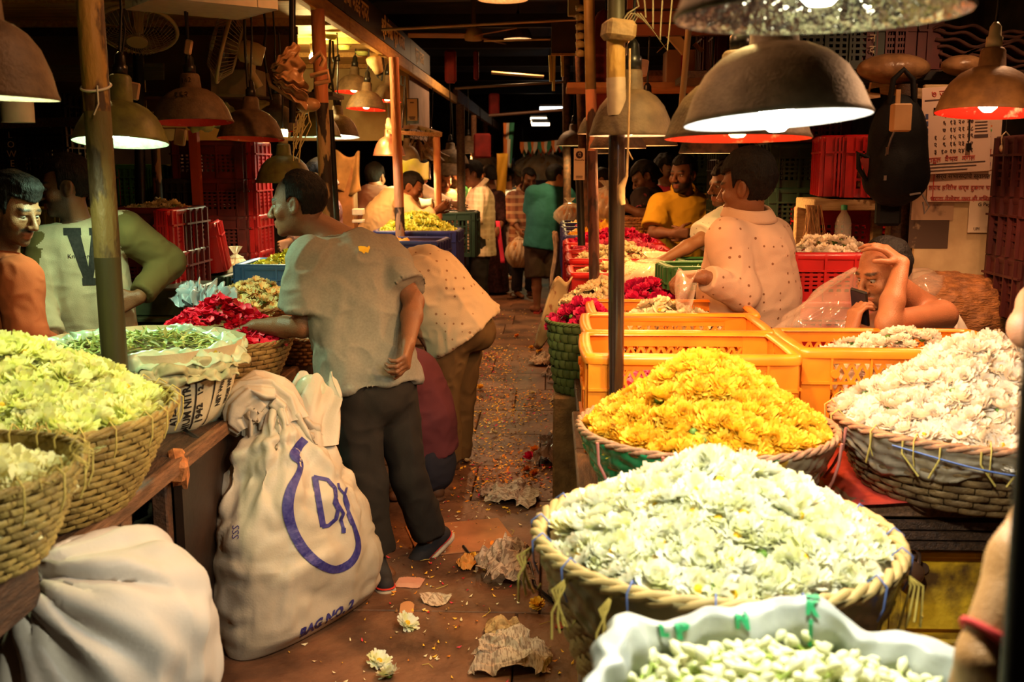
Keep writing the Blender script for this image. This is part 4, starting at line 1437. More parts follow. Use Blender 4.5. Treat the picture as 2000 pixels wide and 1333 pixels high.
def crate(kind, mat, label, loc, rz=0, size=(.55, .36, .30), group=None, tilt=(0, 0)):
 """a plastic crate; loc is the middle of its base"""
 key = (kind, mat.name, size)
 w, d, h = size
 if key not in _crate:
  t = thing('crate', label, 'crate', (0, 0, 0))
  pf = panel_lattice if kind == 'lattice' else panel_slot
  a = pf(w, h).data('long_side', [mat])
  e = pf(d - .02, h).data('end_side', [mat]) if kind == 'lattice' else panel_slot(d - .02, h, 4, 3, .02).data('end_side', [mat])
  for (me, nm, p, r_) in ((a, 'long_side', (0, -d / 2, 0), 0), (a, 'long_side', (0, d / 2, 0), math.pi), (e, 'end_side', (w / 2, 0, 0), math.pi / 2), (e, 'end_side', (-w / 2, 0, 0), -math.pi / 2)):
   o = link(nm, me, t, p)
   o.rotation_euler = (0, 0, r_)
  MB().box((0, 0, .008), (w - .01, d - .01, .014)).build('base_panel', [mat], t)
  rim = MB()
  lip = .016 if kind == 'lattice' else .009
  ro = [(w / 2 + lip, d / 2 + lip), (w / 2 - .006, d / 2 - .006)]
  prof = [(lip + .004, h - .022), (lip + .008, h - .006), (lip + .002, h + .006), (-.010, h + .008), (-.016, h - .002)]
  def rf(u, v):
   th = 2 * math.pi * u
   i = min(int(v * 4 + 1e-6), 3)
   tt = v * 4 - i
   off = prof[i][0] * (1 - tt) + prof[i + 1][0] * tt
   z = prof[i][1] * (1 - tt) + prof[i + 1][1] * tt
   ca, sa = math.cos(th), math.sin(th)
   rc_ = .035
   hx, hy = w / 2 - rc_, d / 2 - rc_
   q = (hx if ca > 0 else -hx) * min(1, abs(ca) * 1.9), (hy if sa > 0 else -hy) * min(1, abs(sa) * 1.9)
   return V((q[0] + ca * (rc_ + off), q[1] + sa * (rc_ + off), z))
  rim.grid(rf, 48, 5, wrap=True)
  rim.build('rim', [mat], t)
  _crate[key] = t
  o = t
  o.location = loc
  o.rotation_euler = (tilt[0], tilt[1], rz)
  if group:
   o['group'] = group
  return o
 return dup(_crate[key], loc, (tilt[0], tilt[1], rz), label, group) if True else None
orange_pl = M('orange_crate_plastic', (.88, .26, .014), .34, col2=(.66, .17, .009), scale=6, detail=8, bump=.06, coat=.1)
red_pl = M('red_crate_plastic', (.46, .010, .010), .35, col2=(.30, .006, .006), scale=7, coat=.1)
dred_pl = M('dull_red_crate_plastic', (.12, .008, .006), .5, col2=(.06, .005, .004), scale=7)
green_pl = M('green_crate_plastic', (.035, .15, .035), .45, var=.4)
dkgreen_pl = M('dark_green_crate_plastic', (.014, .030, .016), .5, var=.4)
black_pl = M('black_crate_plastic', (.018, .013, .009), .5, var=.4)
blue_pl = M('blue_crate_plastic', (.045, .16, .42), .4, var=.25)
navy_pl = M('navy_crate_plastic', (.040, .035, .15), .4, var=.3)
lime_pl = M('lime_crate_plastic', (.34, .34, .045), .45, var=.3)
# ------------------------------------------------------------------ baskets
wk_tan = M('tan_wicker', (.40, .235, .075), .65, col2=(.22, .115, .035), scale=18, bump=.4, bscale=90)
wk_olive = M('olive_wicker', (.34, .235, .060), .65, col2=(.19, .12, .03), scale=18, bump=.4, bscale=90)
wk_brown = M('brown_wicker', (.36, .16, .05), .65, col2=(.20, .08, .028), scale=18, bump=.4, bscale=90)
wk_dark = M('weathered_wicker', (.24, .15, .062), .65, col2=(.12, .07, .03), scale=18, bump=.4, bscale=90)
tie_y = M('straw_tie', (.55, .42, .10), .7, bump=.3)
tie_b = M('blue_twine', (.10, .16, .42), .6)
def weave_mesh(r0, r1, h, rows, cols, mat, wob=.0, strip=.9, bulge=.006, pw=.8):
 mb = MB()
 rng = random.Random(int(r1 * 1000) + rows)
 for j in range(rows):
  z0, z1 = h * j / rows, h * (j + strip) / rows
  for i in range(cols):
   a0 = 2 * math.pi * (i + .02) / cols + (math.pi / cols if j % 2 else 0)
   a1 = a0 + 2 * math.pi * .96 / cols
   vs = []
   jz = rng.uniform(-.1, .1) * h / rows
   for q in range(3):
    z = z0 + (z1 - z0) * q / 2 + jz
    rz_ = r0 + (r1 - r0) * (max(z, 0) / h) ** pw
    for p in range(4):
     a = a0 + (a1 - a0) * p / 3
     rr = rz_ + bulge * (math.sin(math.pi * p / 3) * 1.2 - .5) + (bulge * .7 if q == 1 else -bulge * .3)
     zz = z + wob * math.sin(3 * a)
     vs.append((rr * math.cos(a), rr * math.sin(a), zz))
   fs = []
   for q in range(2):
    for p in range(3):
     k = q * 4 + p
     fs.append((k, k + 1, k + 5, k + 4))
   mb.add(vs, fs, 0, True)
 return mb.data('weave', [mat])
def basket(label, c, r0, r1, h, mat, rows=10, cols=30, tilt=(0, 0), rimm=None, rim_r=.012, ties=None, ntie=26, group=None, name='flower_basket', sy=1.0, pw=.8):
 """woven basket; c is the middle of its base"""
 t = thing(name, label, 'basket', c, group=group)
 t.rotation_euler = (R(tilt[0]), R(tilt[1]), random.uniform(0, .2))
 t.scale = (1, sy, 1)
 o = link('weave', weave_mesh(r0, r1, h, rows, cols, mat, pw=pw), t, kind='stuff')
 lin = [(0, .006), (r0 * .97, .006)] + [((r0 + (r1 - r0) * (k / 6) ** pw) - .010, h * k / 6) for k in range(0, 7)]
 MB().lathe(lin, 40).build('inner_wall', [mat], t)
 mb = MB()
 n = 90
 for s_ in range(3):
  pts = []
  for k in range(n + 1):
   a = 2 * math.pi * k / n
   b = a * 16 + s_ * 2.09
   rr = r1 + rim_r * .6 * math.cos(b)
   pts.append((rr * math.cos(a), rr * math.sin(a), h + rim_r * .6 * math.sin(b)))
  mb.tube(pts, rim_r * .62, 6, cap=False)
 mb.build('rim', [rimm or mat], t)
 if ties:
  tb = MB()
  for k in range(ntie):
   a = 2 * math.pi * (k + random.uniform(-.2, .2)) / ntie
   ca, sa = math.cos(a), math.sin(a)
   pts = [((r1 + dr) * ca, (r1 + dr) * sa, h + dz) for dr, dz in ((-.016, -.03), (-.018, .004), (-.002, .021), (.017, .006), (.014, -.035), (.004, -.06))]
   tb.tube(pts, .0019, 5)
  tb.build('tie_lacing', [ties], t, kind='stuff')
 return t
def wrap(t, r0, r1, h, z0, z1, mat, name, amp=.006, a0=0.0, a1=2 * math.pi, seed=1, pw=.8, out=.008, mats=None, midx=None, nu=140, nv=14, ragged=.02):
 """wrinkled plastic sheet bound round the upper part of a basket"""
 mb = MB()
 def f(u, v):
  a = a0 + (a1 - a0) * u
  zb = z0 + ragged * math.sin(a * 5 + seed) + ragged * .7 * math.sin(a * 11 + 2 * seed)
  z = zb + (z1 - zb) * v
  rr = r0 + (r1 - r0) * max(z / h, 0) ** pw + out
  w = math.sin(a * 31 + 9 * v + seed) * .5 + math.sin(a * 53 - 13 * v) * .35 + math.sin(a * 13 + 22 * v + seed * 2) * .5
  rr += amp * w * (1 - .6 * v)
  return V((rr * math.cos(a), rr * math.sin(a), z))
 mb.grid(f, nu, nv)
 me = mb.data(name, mats or [mat])
 if midx:
  for p in me.polygons:
   p.material_index = midx(p.center)
 solidify(me, .002)
 return link(name, me, t)
# ------------------------------------------------------------------ flowers
def petal(mb, a, el, L, w, r0, z0, cup=.3, mi=0, tw=0.0, segs=2):
 """one petal: a curved strip leaving the middle at angle a, rising at el"""
 ca, sa = math.cos(a), math.sin(a)
 vs = []
 r_, z_ = r0, z0
 e = el
 st = L / (segs + .0)
 ws = [w * .6, w * 1.05, w * .66] if segs == 2 else [w * .5, w, w * .9, w * .35]
 for i in range(segs + 1):
  for s_ in (-1, 1):
   x, yy, z = r_, s_ * ws[i], z_ + (abs(s_) * .12 * w)
   z += tw * s_ * w
   vs.append((x * ca - yy * sa, x * sa + yy * ca, z))
  r_ += math.cos(e) * st
  z_ += math.sin(e) * st
  e += cup
 mb.add(vs, [(2 * i, 2 * i + 1, 2 * i + 3, 2 * i + 2) for i in range(segs)], mi, True)
def flower_mesh(name, rad, mats, layers, center=None, calyx=True, seed=0):
 """layers: [(n petals, elevation deg, length fraction, start radius fraction)]"""
 rng = random.Random(seed)
 mb = MB()
 for (n, el, lf, rf) in layers:
  off = rng.uniform(0, 6)
  for k in range(n):
   a = off + 2 * math.pi * k / n + rng.uniform(-.12, .12)
   petal(mb, a, R(el + rng.uniform(-9, 9)), rad * lf * rng.uniform(.86, 1.08), rad * lf * 3.0 / max(n, 8) * rng.uniform(.8, 1.1), rad * rf, rad * .10 * rng.uniform(.6, 1.4), rng.uniform(.15, .75), 0, rng.uniform(-.25, .25))
 if center:
  mb.lathe([(rad * center, rad * .16), (rad * center * .8, rad * .26), (rad * center * .35, rad * .36), (0, rad * .37)], 9, mi=1)
 if calyx:
  mb.lathe([(0, -rad * .22), (rad * .16, -rad * .2), (rad * .30, -rad * .02), (rad * .2, rad * .06)], 8, mi=2)
 return mb.data(name, mats)
fl_green = M('calyx_green', (.13, .27, .035), .6, var=.4, scale=60)
fl_ctr = M('flower_centre_yellow', (.80, .50, .02), .7, var=.3, scale=200)
pt_white = M('white_petal', (.90, .92, .80), .65, rand=.08, thin=.3, col2=(.82, .85, .46), scale=26, contrast=(.36, .56))
fl_inner = M('buried_lime', (.62, .66, .24), .7, col2=(.75, .75, .45), scale=60)
pt_pink = M('blush_white_petal', (.92, .80, .66), .65, rand=.10, thin=.3)
pt_yellow = M('yellow_petal', (.95, .68, .075), .6, rand=.12, thin=.3, col2=(.93, .54, .025), scale=26)
pt_pale = M('pale_lime_petal', (.84, .90, .30), .65, rand=.12, thin=.3, col2=(.90, .92, .55), scale=24)
pt_cream = M('cream_petal', (.90, .88, .50), .65, rand=.12, thin=.3)
MUM = [(13, -4, .90, .10), (13, 14, .88, .08), (12, 34, .76, .07), (10, 54, .6, .05), (7, 72, .42, .03)]
POM = [(15, -12, .78, .12), (16, 8, .86, .1), (16, 26, .84, .1), (14, 44, .74, .08), (11, 62, .6, .06), (8, 78, .45, .03)]
DAI = [(16, -8, .86, .16), (16, 6, .88, .16), (14, 18, .78, .17), (12, 34, .6, .18)]
def hull_heap(name, rx, ry, h, mat, parent, lump=.02, freq=14, sink=.03, p=2.0, peak=(0, 0), seed=3, n=64):
 """the lumpy mass of buried flowers under the ones that can be told apart"""
 mb = MB()
 def f(u, v):
  a = 2 * math.pi * u
  x, yy = rx * v * math.cos(a), ry * v * math.sin(a)
  z = heap_z(x, yy, rx, ry, h, p, peak) - sink
  return V((x, yy, z))
 mb.grid(f, n, 24, wrap=True)
 me = mb.data(name, [mat])
 vs = np.array([v.co[:] for v in me.vertices])
 d = fbm(vs * freq, seed) * lump
 vs[:, 2] += d
 me.vertices.foreach_set('co', vs.astype(np.float32).ravel())
 me.update()
 return link(name, me, parent, kind='stuff')
def heap_z(x, y, rx, ry, h, p=2.0, peak=(0, 0)):
 q = math.hypot(x / rx, y / ry)
 f = max(0, 1 - q ** p)
 d = math.hypot(x / rx - peak[0], y / ry - peak[1])
 return h * f * (.55 + .45 * math.exp(-(d / .55) ** 2) * 1.0)
def heap_points(rx, ry, h, n, rng, p=2.0, peak=(0, 0), edge=.97):
 """n well spread points over the mound"""
 pts = []
 r0 = math.sqrt(rx * ry / n) * 1.25
 tries = 0
 while len(pts) < n and tries < n * 60:
  tries += 1
  a, q = rng.uniform(0, 2 * math.pi), math.sqrt(rng.random()) * edge
  x, y = rx * q * math.cos(a), ry * q * math.sin(a)
  rr = r0 * (1 if tries < n * 25 else .72)
  if any((x - u[0]) ** 2 + (y - u[1]) ** 2 < rr * rr for u in pts):
   continue
  z = heap_z(x, y, rx, ry, h, p, peak)
  e = .004
  nx = -(heap_z(x + e, y, rx, ry, h, p, peak) - z) / e
  ny = -(heap_z(x, y + e, rx, ry, h, p, peak) - z) / e
  pts.append((x, y, z, V((nx, ny, 1)).normalized()))
 return pts
def heap(protos, c, rx, ry, h, n, name, label, cat, group, seed=1, tiltmax=40, flip=.10, scale=(.85, 1.12), p=2.0, peak=(0, 0), lift=0.0, ry_rot=0, extra=0, sink=.045, jitter=.012, fill=None):
 """single flowers lying on a mound at c; extra: more of them merged beneath as stuff"""
 rng = random.Random(seed)
 c = V(c)
 pts = heap_points(rx, ry, h, n, rng, p, peak)
 for (x, y, z, nn) in pts:
  o = link(name, rng.choice(protos), None, None, label, cat, group)
  ax = (nn + V((rng.gauss(0, 1), rng.gauss(0, 1), rng.gauss(0, .6))) * math.tan(R(tiltmax)) * .45).normalized()
  if rng.random() < flip:
   ax = -(ax + V((rng.gauss(0, .5), rng.gauss(0, .5), 0))).normalized()
  qd = ax.to_track_quat('Z', 'Y') @ Euler((0, 0, rng.uniform(0, 6.28))).to_quaternion()
  o.rotation_euler = qd.to_euler()
  o.location = c + V((x, y, z + lift + rng.uniform(-jitter, jitter)))
  s_ = rng.uniform(*scale)
  o.scale = (s_, s_, s_)
 root = hull_heap(fill or 'buried_flowers', rx * .985, ry * .985, h, fl_inner if protos[0].materials[0] is pt_white else protos[0].materials[0], None, .018, 16, sink, p, peak, seed)
 root.location = c
 tag(root, 'mass of buried flowers under ' + group, 'flowers', None, 'stuff')
 if extra:
  vs, fs, mi = [], [], []
  pr = protos[0]
  pv = np.array([v.co[:] for v in pr.vertices])
  pf = [tuple(q.vertices) for q in pr.polygons]
  pm = [q.material_index for q in pr.polygons]
  for (x, y, z, nn) in heap_points(rx, ry, h, extra, rng, p, peak, .98):
   ax = (nn + V((rng.gauss(0, .5), rng.gauss(0, .5), rng.gauss(0, .3)))).normalized()
   m3 = np.array((ax.to_track_quat('Z', 'Y') @ Euler((0, 0, rng.uniform(0, 6))).to_quaternion()).to_matrix())
   o_ = len(vs)
   k0 = sum(len(a_) for a_ in vs)
   vs.append(pv @ m3.T * rng.uniform(.85, 1.05) + np.array((x, y, z - sink * .45)))
   fs += [tuple(i + k0 for i in f_) for f_ in pf]
   mi += pm
  me = mesh_np('under_flowers', np.concatenate(vs), fs, list(pr.materials), mi)
  link('under_flowers', me, root, kind='stuff')
 return pts
# ------------------------------------------------------------------ flower kinds
MUMW = [flower_mesh('white_chrysanthemum', .042, [pt_white, fl_ctr, fl_green], POM if k == 1 else DAI if k != 3 else MUM, .24 if k % 2 == 0 else None, True, k) for k in range(4)]
MUMP = [flower_mesh('blush_chrysanthemum', .040, [pt_pink, fl_ctr, fl_green], MUM if k else DAI, .14 if k == 0 else None, True, 10 + k) for k in range(4)]
MUMY = [flower_mesh('yellow_chrysanthemum', .040, [pt_yellow, fl_ctr, fl_green], POM, None, True, 20 + k) for k in range(3)]
MUML = [flower_mesh('pale_chrysanthemum', .046, [pt_pale, fl_ctr, fl_green], DAI if k % 2 else MUM, .22, True, 30 + k) for k in range(4)]
MUMC = [flower_mesh('cream_chrysanthemum', .050, [pt_cream, fl_ctr, fl_green], MUM if k % 2 else DAI, .16, True, 40 + k) for k in range(3)]
SMALL = [(10, 12, .95, .1), (8, 45, .75, .08)]
pt_mag = M('magenta_petal', (.62, .012, .10), .5, rand=.3, sss=.0)
pt_red = M('crimson_petal', (.70, .010, .045), .5, rand=.25)
pt_rose = M('pink_petal', (.75, .12, .22), .55, rand=.25)
pt_mari = M('marigold_petal', (.88, .30, .015), .6, rand=.25)
pt_gold = M('gold_petal', (.90, .50, .04), .6, rand=.2)
pt_ivory = M('ivory_petal', (.85, .72, .45), .6, rand=.15)
ROSE = [(6, 15, .95, .05), (6, 45, .9, .05), (5, 72, .75, .02)]
MAG = [flower_mesh('magenta_rose', .036, [pt_mag, fl_ctr, fl_green], ROSE, None, True, 50 + k) for k in range(2)]
PNK = [flower_mesh('pink_rose', .032, [pt_rose, fl_ctr, fl_green], ROSE, None, True, 53 + k) for k in range(2)]
GLD = [flower_mesh('yellow_marigold', .034, [pt_gold, fl_ctr, fl_green], POM[:4], None, True, 56 + k) for k in range(2)]
IVO = [flower_mesh('ivory_blossom', .026, [pt_ivory, fl_ctr, fl_green], SMALL, .2, False, 60 + k) for k in range(2)]
ORG = [flower_mesh('orange_marigold', .030, [pt_mari, fl_ctr, fl_green], POM[:4], None, True, 63 + k) for k in range(2)]
PALS = [flower_mesh('lime_yellow_bloom', .036, [M('lime_yellow_petal', (.88, .86, .14), .6, rand=.2), fl_ctr, fl_green], SMALL, None, True, 66 + k) for k in range(2)]
CRM2 = [flower_mesh('cream_bloom', .036, [M('warm_cream_petal', (.84, .62, .26), .6, rand=.2), fl_ctr, fl_green], POM[:3], None, True, 68 + k) for k in range(2)]
def jasmine_bud(seed):
 rng = random.Random(seed)
 mb = MB()
 L = rng.uniform(.026, .034)
 b = rng.uniform(-.004, .004)
 mb.tube([(0, 0, -.010), (0, 0, 0), (b * .5, 0, L * .4)], [.0024, .0022, .0026], 6, 1)
 mb.tube([(b * .5, 0, L * .38), (b, 0, L * .55), (b * 1.2, 0, L * .78), (b * 1.2, 0, L)], [.0026, .0058, .0062, .0012], 7, 0)
 return mb.data('jasmine_bud', [M('jasmine_white', (.76, .79, .52), .55, rand=.12), M('jasmine_stem', (.34, .46, .08), .6, rand=.3)])
# ------------------------------------------------------------------ near baskets
c = V((.32, 1.90, .53))
b = basket('wide tan wicker basket of white chrysanthemums nearest the camera', c, .235, .340, .32, wk_tan, 17, 30, rimm=M('pale_cane', (.50, .36, .14), .6, var=.3), rim_r=.014, ties=tie_b, ntie=15)
wrap(b, .235, .340, .32, .215, .325, M('dull_film', (.40, .33, .16), .25, var=.3, trans=.25), 'plastic_band', .004, R(195), R(340), 3, out=.012, ragged=.018)
MB().tube([(-.29 + .05 * k, .21 + .03 * math.sin(k * .9), .312 + .004 * k) for k in range(7)], .006, 8).build('green_cane', [M('green_cane', (.07, .30, .12), .5)], b)
for k, (a, s_) in enumerate(((215, .9), (232, 1), (188, .8), (332, 1.1))):
 ca, sa = math.cos(R(a)), math.sin(R(a))
 for q in range(4):
  pts = [(.350 * ca, .350 * sa, .31), ((.360 + .008 * q) * ca, .360 * sa, .29), (.366 * ca + .01 * q - .015, .366 * sa, .25 - .012 * q), (.360 * ca + .014 * q - .02, .360 * sa - .004, .20 + .012 * q)]
  MB().tube(pts, .0022, 5).build('straw_end', [tie_y], b)
heap(MUMW, (.32, 1.90, .835), .306, .306, .14, 270, 'white_chrysanthemum', 'white chrysanthemum head heaped in the wide tan basket nearest the camera', 'flower', 'white chrysanthemums in the nearest tan basket', 5, 45, .07, peak=(.1, .25), extra=150)
st = thing('wooden_stool', 'low wooden stool under the basket of white chrysanthemums', 'stool', (.32, 1.90, 0))
for i in range(4):
 MB().box((-.195 + i * .13, 0, .51), (.126, .50, .035), None, 0, .004).build('plank', [wood_md], st)
for sx in (-1, 1):
 for sy in (-1, 1):
  MB().box((sx * .2, sy * .2, .25), (.05, .05, .50), None, 0, .004).build('leg', [wood_md], st)
c = V((.415, 2.66, .692))
b = basket('wicker basket of yellow chrysanthemums wrapped in green plastic', c, .25, .335, .18, wk_brown, 9, 30, rimm=M('jute_binding', (.46, .24, .13), .9, col2=(.28, .13, .07), scale=40, bump=.8), rim_r=.010)
gp = M('green_plastic_film', (.016, .24, .09), .22, col2=(.010, .13, .05), scale=8, coat=.4)
wrap(b, .25, .335, .18, .035, .178, gp, 'plastic_wrap', .007, 0, 2 * math.pi, 2, mats=[gp, M('white_print', (.62, .55, .38), .4), M('silver_film', (.50, .40, .28), .3, var=.3), M('gold_print', (.60, .36, .05), .4)],
     midx=lambda p: (2 if 285 < math.degrees(math.atan2(p.y, p.x)) % 360 < 322 and p.z > .05 else 3 if 282 < math.degrees(math.atan2(p.y, p.x)) % 360 < 287 else
                     1 if (212 < math.degrees(math.atan2(p.y, p.x)) % 360 < 238 and (abs((math.degrees(math.atan2(p.y, p.x)) % 360) - 212 - (p.z * 130) % 11 * 2.2) < 3.2)) else 0), nu=200, nv=18)
for k, a in enumerate((236, 268, 318, 345, 205)):
 ca, sa = math.cos(R(a)), math.sin(R(a))
 MB().tube([(.36 * ca, .36 * sa, .185), (.355 * ca, .355 * sa, .13), (.338 * math.cos(R(a + 3)), .338 * math.sin(R(a + 3)), .08), (.318 * math.cos(R(a + 5)), .318 * math.sin(R(a + 5)), .04)], .004, 6).build('string', [M('pink_jute', (.50, .16, .12), .9)], b)
heap(MUMY, (.415, 2.66, .86), .306, .306, .185, 300, 'yellow_chrysanthemum', 'yellow chrysanthemum head heaped in the basket wrapped in green plastic', 'flower', 'yellow chrysanthemums in the green wrapped basket', 8, 38, .06, peak=(.02, .1), p=1.8, extra=170)
c = V((1.135, 2.74, .692))
b = basket('weathered wicker basket of blush white chrysanthemums with grey plastic round its rim', c, .27, .358, .19, wk_dark, 9, 27, rimm=M('jute_binding'), rim_r=.011, ties=tie_y, ntie=16)
gpl = M('grey_plastic_film', (.36, .29, .20), .28, var=.35, scale=9, coat=.3)
wrap(b, .27, .358, .19, .095, .19, gpl, 'plastic_wrap', .007, 0, 2 * math.pi, 5, nu=180, nv=16, ragged=.016)
MB().tube([(.372 * math.cos(R(a)), .372 * math.sin(R(a)), .155 - .02 * math.sin(R(a * 3)) + (.0 if a % 24 else .01)) for a in range(215, 330, 4)], .0026, 5).build('blue_twine', [tie_b], b)
for k in range(9):
 a = 205 + 14 * k
 ca, sa = math.cos(R(a)), math.sin(R(a))
 c2, s2 = math.cos(R(a + (6 if k % 2 else -4))), math.sin(R(a + (6 if k % 2 else -4)))
 MB().tube([(.37 * ca, .37 * sa, .19), (.372 * ca, .372 * sa, .16), (.356 * c2, .356 * s2, .105)], .0028, 5).build('straw_tie', [tie_y], b)
heap(MUMP, (1.135, 2.74, .875), .332, .332, .215, 300, 'blush_chrysanthemum', 'blush white chrysanthemum head heaped in the basket with grey plastic', 'flower', 'blush chrysanthemums in the grey plastic basket', 12, 40, .04, peak=(.25, .15), p=1.9, extra=170)
# ------------------------------------------------------------------ open sack of jasmine buds at the very front
sk = V((.305, 1.142, .0))
tk = thing('jasmine_sack', 'open grey-white plastic sack with rolled rim and green print, full of jasmine buds', 'sack', sk)
rgs = [(a_ * .955, b_ - .022) for a_, b_ in ((.215, .50), (.245, .62), (.262, .75), (.268, .85), (.272, .905), (.282, .935), (.272, .955), (.248, .950), (.236, .925), (.240, .88))]
def sackf(u, v):
 a = 2 * math.pi * u
 i = min(int(v * (len(rgs) - 1) + 1e-9), len(rgs) - 2)
 t = v * (len(rgs) - 1) - i
 r_ = rgs[i][0] * (1 - t) + rgs[i + 1][0] * t
 z = rgs[i][1] * (1 - t) + rgs[i + 1][1] * t
 w = math.sin(a * 7 + 6 * v) * .010 + math.sin(a * 17 + 3 + 5 * v) * .006 + math.sin(a * 31 - 9 * v) * .0035 + math.sin(a * 3 + 1) * .012
 roll = 1 if v > .4 else .4
 return V(((r_ + w * roll) * math.cos(a), (r_ + w * roll) * math.sin(a), z + roll * (.012 * math.sin(a * 5 + 1) + .007 * math.sin(a * 11))))
plw = M('grey_white_woven_plastic', (.42, .46, .44), .42, col2=(.27, .31, .34), scale=6, bump=.2, bscale=30)
mb = MB()
mb.grid(sackf, 200, 50, wrap=True)
body = mb.build('sack_cloth', [plw], tk)
MB().box((0, 0, .25), (.44, .40, .50), None, 0, .02).build('support_box', [wood_dk], tk)
gr_print = M('green_print', (.02, .33, .14), .5)
vs_ = np.array([v.co[:] for v in body.data.vertices])
for (s_, a, sz) in (('G\nK\nI', 74, .026), ('N', 99, .030), ('P', 119, .034), ('L', 125, .026)):
 me = text_mesh(s_, sz, cut=.008, bold=.002)
 xs = []
 for v in me.vertices:
  aa = R(a) - v.co.x / .25
  vv = .80 - v.co.y / .21
  p = sackf(aa / (2 * math.pi), min(max(vv, .62), .985))
  xs.append(p + V((-math.cos(aa) * .004, -math.sin(aa) * .004, .003)))
 link('printed_letters', mesh_np('printed_letters', xs, [tuple(p.vertices) for p in me.polygons], gr_print, smooth=False), tk)
rng = random.Random(4)
buds = [jasmine_bud(k) for k in range(4)]
n_ = 0
pts = heap_points(.226, .226, .05, 300, rng, 2.2, (0, 0), .99)
for (x, y, z, nn) in pts:
 o = link('jasmine_bud', rng.choice(buds), None, sk + V((x, y, .873 + z + rng.uniform(0, .014))), 'white jasmine bud on pale green stem lying in the open grey sack', 'flower bud', 'jasmine buds in the open sack')
 o.rotation_euler = (R(rng.uniform(50, 110)), 0, rng.uniform(0, 6.28))
 s_ = rng.uniform(1.0, 1.35)
 o.scale = (s_, s_, s_)
root = hull_heap('buried_buds', .228, .228, .05, M('bud_mass', (.50, .58, .18), .7, var=.5, scale=90, bump=.5), None, .012, 40, .015, 2.2, (0, 0), 9)
root.location = sk + V((0, 0, .868))
tag(root, 'mass of jasmine buds under the single ones in the open sack', 'flower buds', None, 'stuff')
vs, fs, mi = [], [], []
k0 = 0
pv = [np.array([v.co[:] for v in b_.vertices]) for b_ in buds]
for (x, y, z, nn) in heap_points(.226, .226, .05, 420, rng, 2.2, (0, 0), .99) * 2:
 q = rng.randrange(4)
 m3 = np.array(Euler((R(rng.uniform(45, 115)), 0, rng.uniform(0, 6.28))).to_matrix())
 vs.append(pv[q] @ m3.T * rng.uniform(.95, 1.3) + np.array((x + rng.uniform(-.01, .01), y, z + .002 + rng.uniform(0, .008))))
 fs += [tuple(i + k0 for i in p.vertices) for p in buds[q].polygons]
 mi += [p.material_index for p in buds[q].polygons]
 k0 += len(pv[q])
link('under_buds', mesh_np('under_buds', np.concatenate(vs), fs, list(buds[0].materials), mi), root, kind='stuff')
# ------------------------------------------------------------------ baskets on the dark counter
rim_c = G(12, 802, .97)
rim_c.x -= .0
b = basket('olive wicker basket of pale lime chrysanthemums with tied rim on the dark counter', V((rim_c.x, rim_c.y, .722)), .26, .39, .25, wk_olive, 14, 34, rimm=wk_olive, rim_r=.010, ties=M('straw_tie'), ntie=30)
heap(MUML, (rim_c.x, rim_c.y, .955), .352, .352, .165, 230, 'pale_chrysanthemum', 'pale lime chrysanthemum head heaped in the olive basket by the thick post', 'flower', 'pale chrysanthemums in the olive basket', 21, 42, .10, peak=(-.1, .2), extra=130)
tip = P(157, 905, 1.74)
c2 = V((tip.x - .235, 1.70, .845))
h2 = tip.z - .845
tag(MB().box((0, 0, 0), (.22, .22, .12), None, 0, .01).build('wood_block', [wood_dk], loc=(c2.x, c2.y, .783)), 'dark block lifting the frayed olive basket', 'wood block')
b = basket('shallow olive wicker basket of cream chrysanthemums, frayed at the rim', c2, .155, .235, h2, wk_olive, 11, 26, rimm=wk_olive, rim_r=.008, ties=M('straw_tie'), ntie=22)
for k in range(60):
 a = R(random.uniform(-70, 100))
 ca, sa = math.cos(a), math.sin(a)
 if k == 0:
  fr = MB()
 fr.tube([(.23 * ca, .23 * sa, h2), ((.238 + random.uniform(-.01, .012)) * ca, (.238) * sa, h2 + random.uniform(.006, .02)), ((.24 + random.uniform(-.01, .02)) * math.cos(a + .05), .24 * math.sin(a + .05), h2 + random.uniform(-.01, .03))], .0014, 4)
fr.build('frayed_strands', [M('straw_tie')], b, kind='stuff')
heap(MUMC, (c2.x, c2.y, tip.z - .06), .185, .185, .075, 80, 'cream_chrysanthemum', 'cream chrysanthemum head in the shallow frayed olive basket', 'flower', 'cream chrysanthemums in the deep olive basket', 22, 40, .06, extra=50)
# sack-wrapped basket with green leaves
cs = V((-1.335, 3.245, .722))
t = thing('printed_sack', 'white woven plastic sack printed with black letters, folded round a basket on the counter', 'sack', cs)
wp = M('white_woven_plastic', (.66, .58, .40), .45, col2=(.52, .44, .29), scale=9, bump=.12, bscale=140)
def sk2(u, v):
 a = 2 * math.pi * u
 z = .27 * v
 r_ = .225 + .105 * v ** .6
 w = .006 * math.sin(a * 9 + 4 * v) + .004 * math.sin(a * 21 - 7 * v)
 return V(((r_ + w) * math.cos(a), (r_ + w) * math.sin(a) * .95, z))
mb = MB()
mb.grid(sk2, 90, 16, wrap=True)
sb = mb.build('sack_cloth', [wp], t)
bv = bvh_of([sb])
ink = M('black_ink', (.018, .014, .012), .6)
face_a = R(-58)
def on_sack(me, a, z, rotz, mat, nm):
 ca, sa = math.cos(a), math.sin(a)
 xd = V((-sa, ca, 0))
 yd = V((0, 0, 1))
 x2 = xd * math.cos(rotz) + yd * math.sin(rotz)
 y2 = -xd * math.sin(rotz) + yd * math.cos(rotz)
 return print_on(me, cs + V((ca * .33, sa * .33 * .95, z)), x2, y2, V((-ca, -sa, 0)), bv, mat, nm, t, .003)
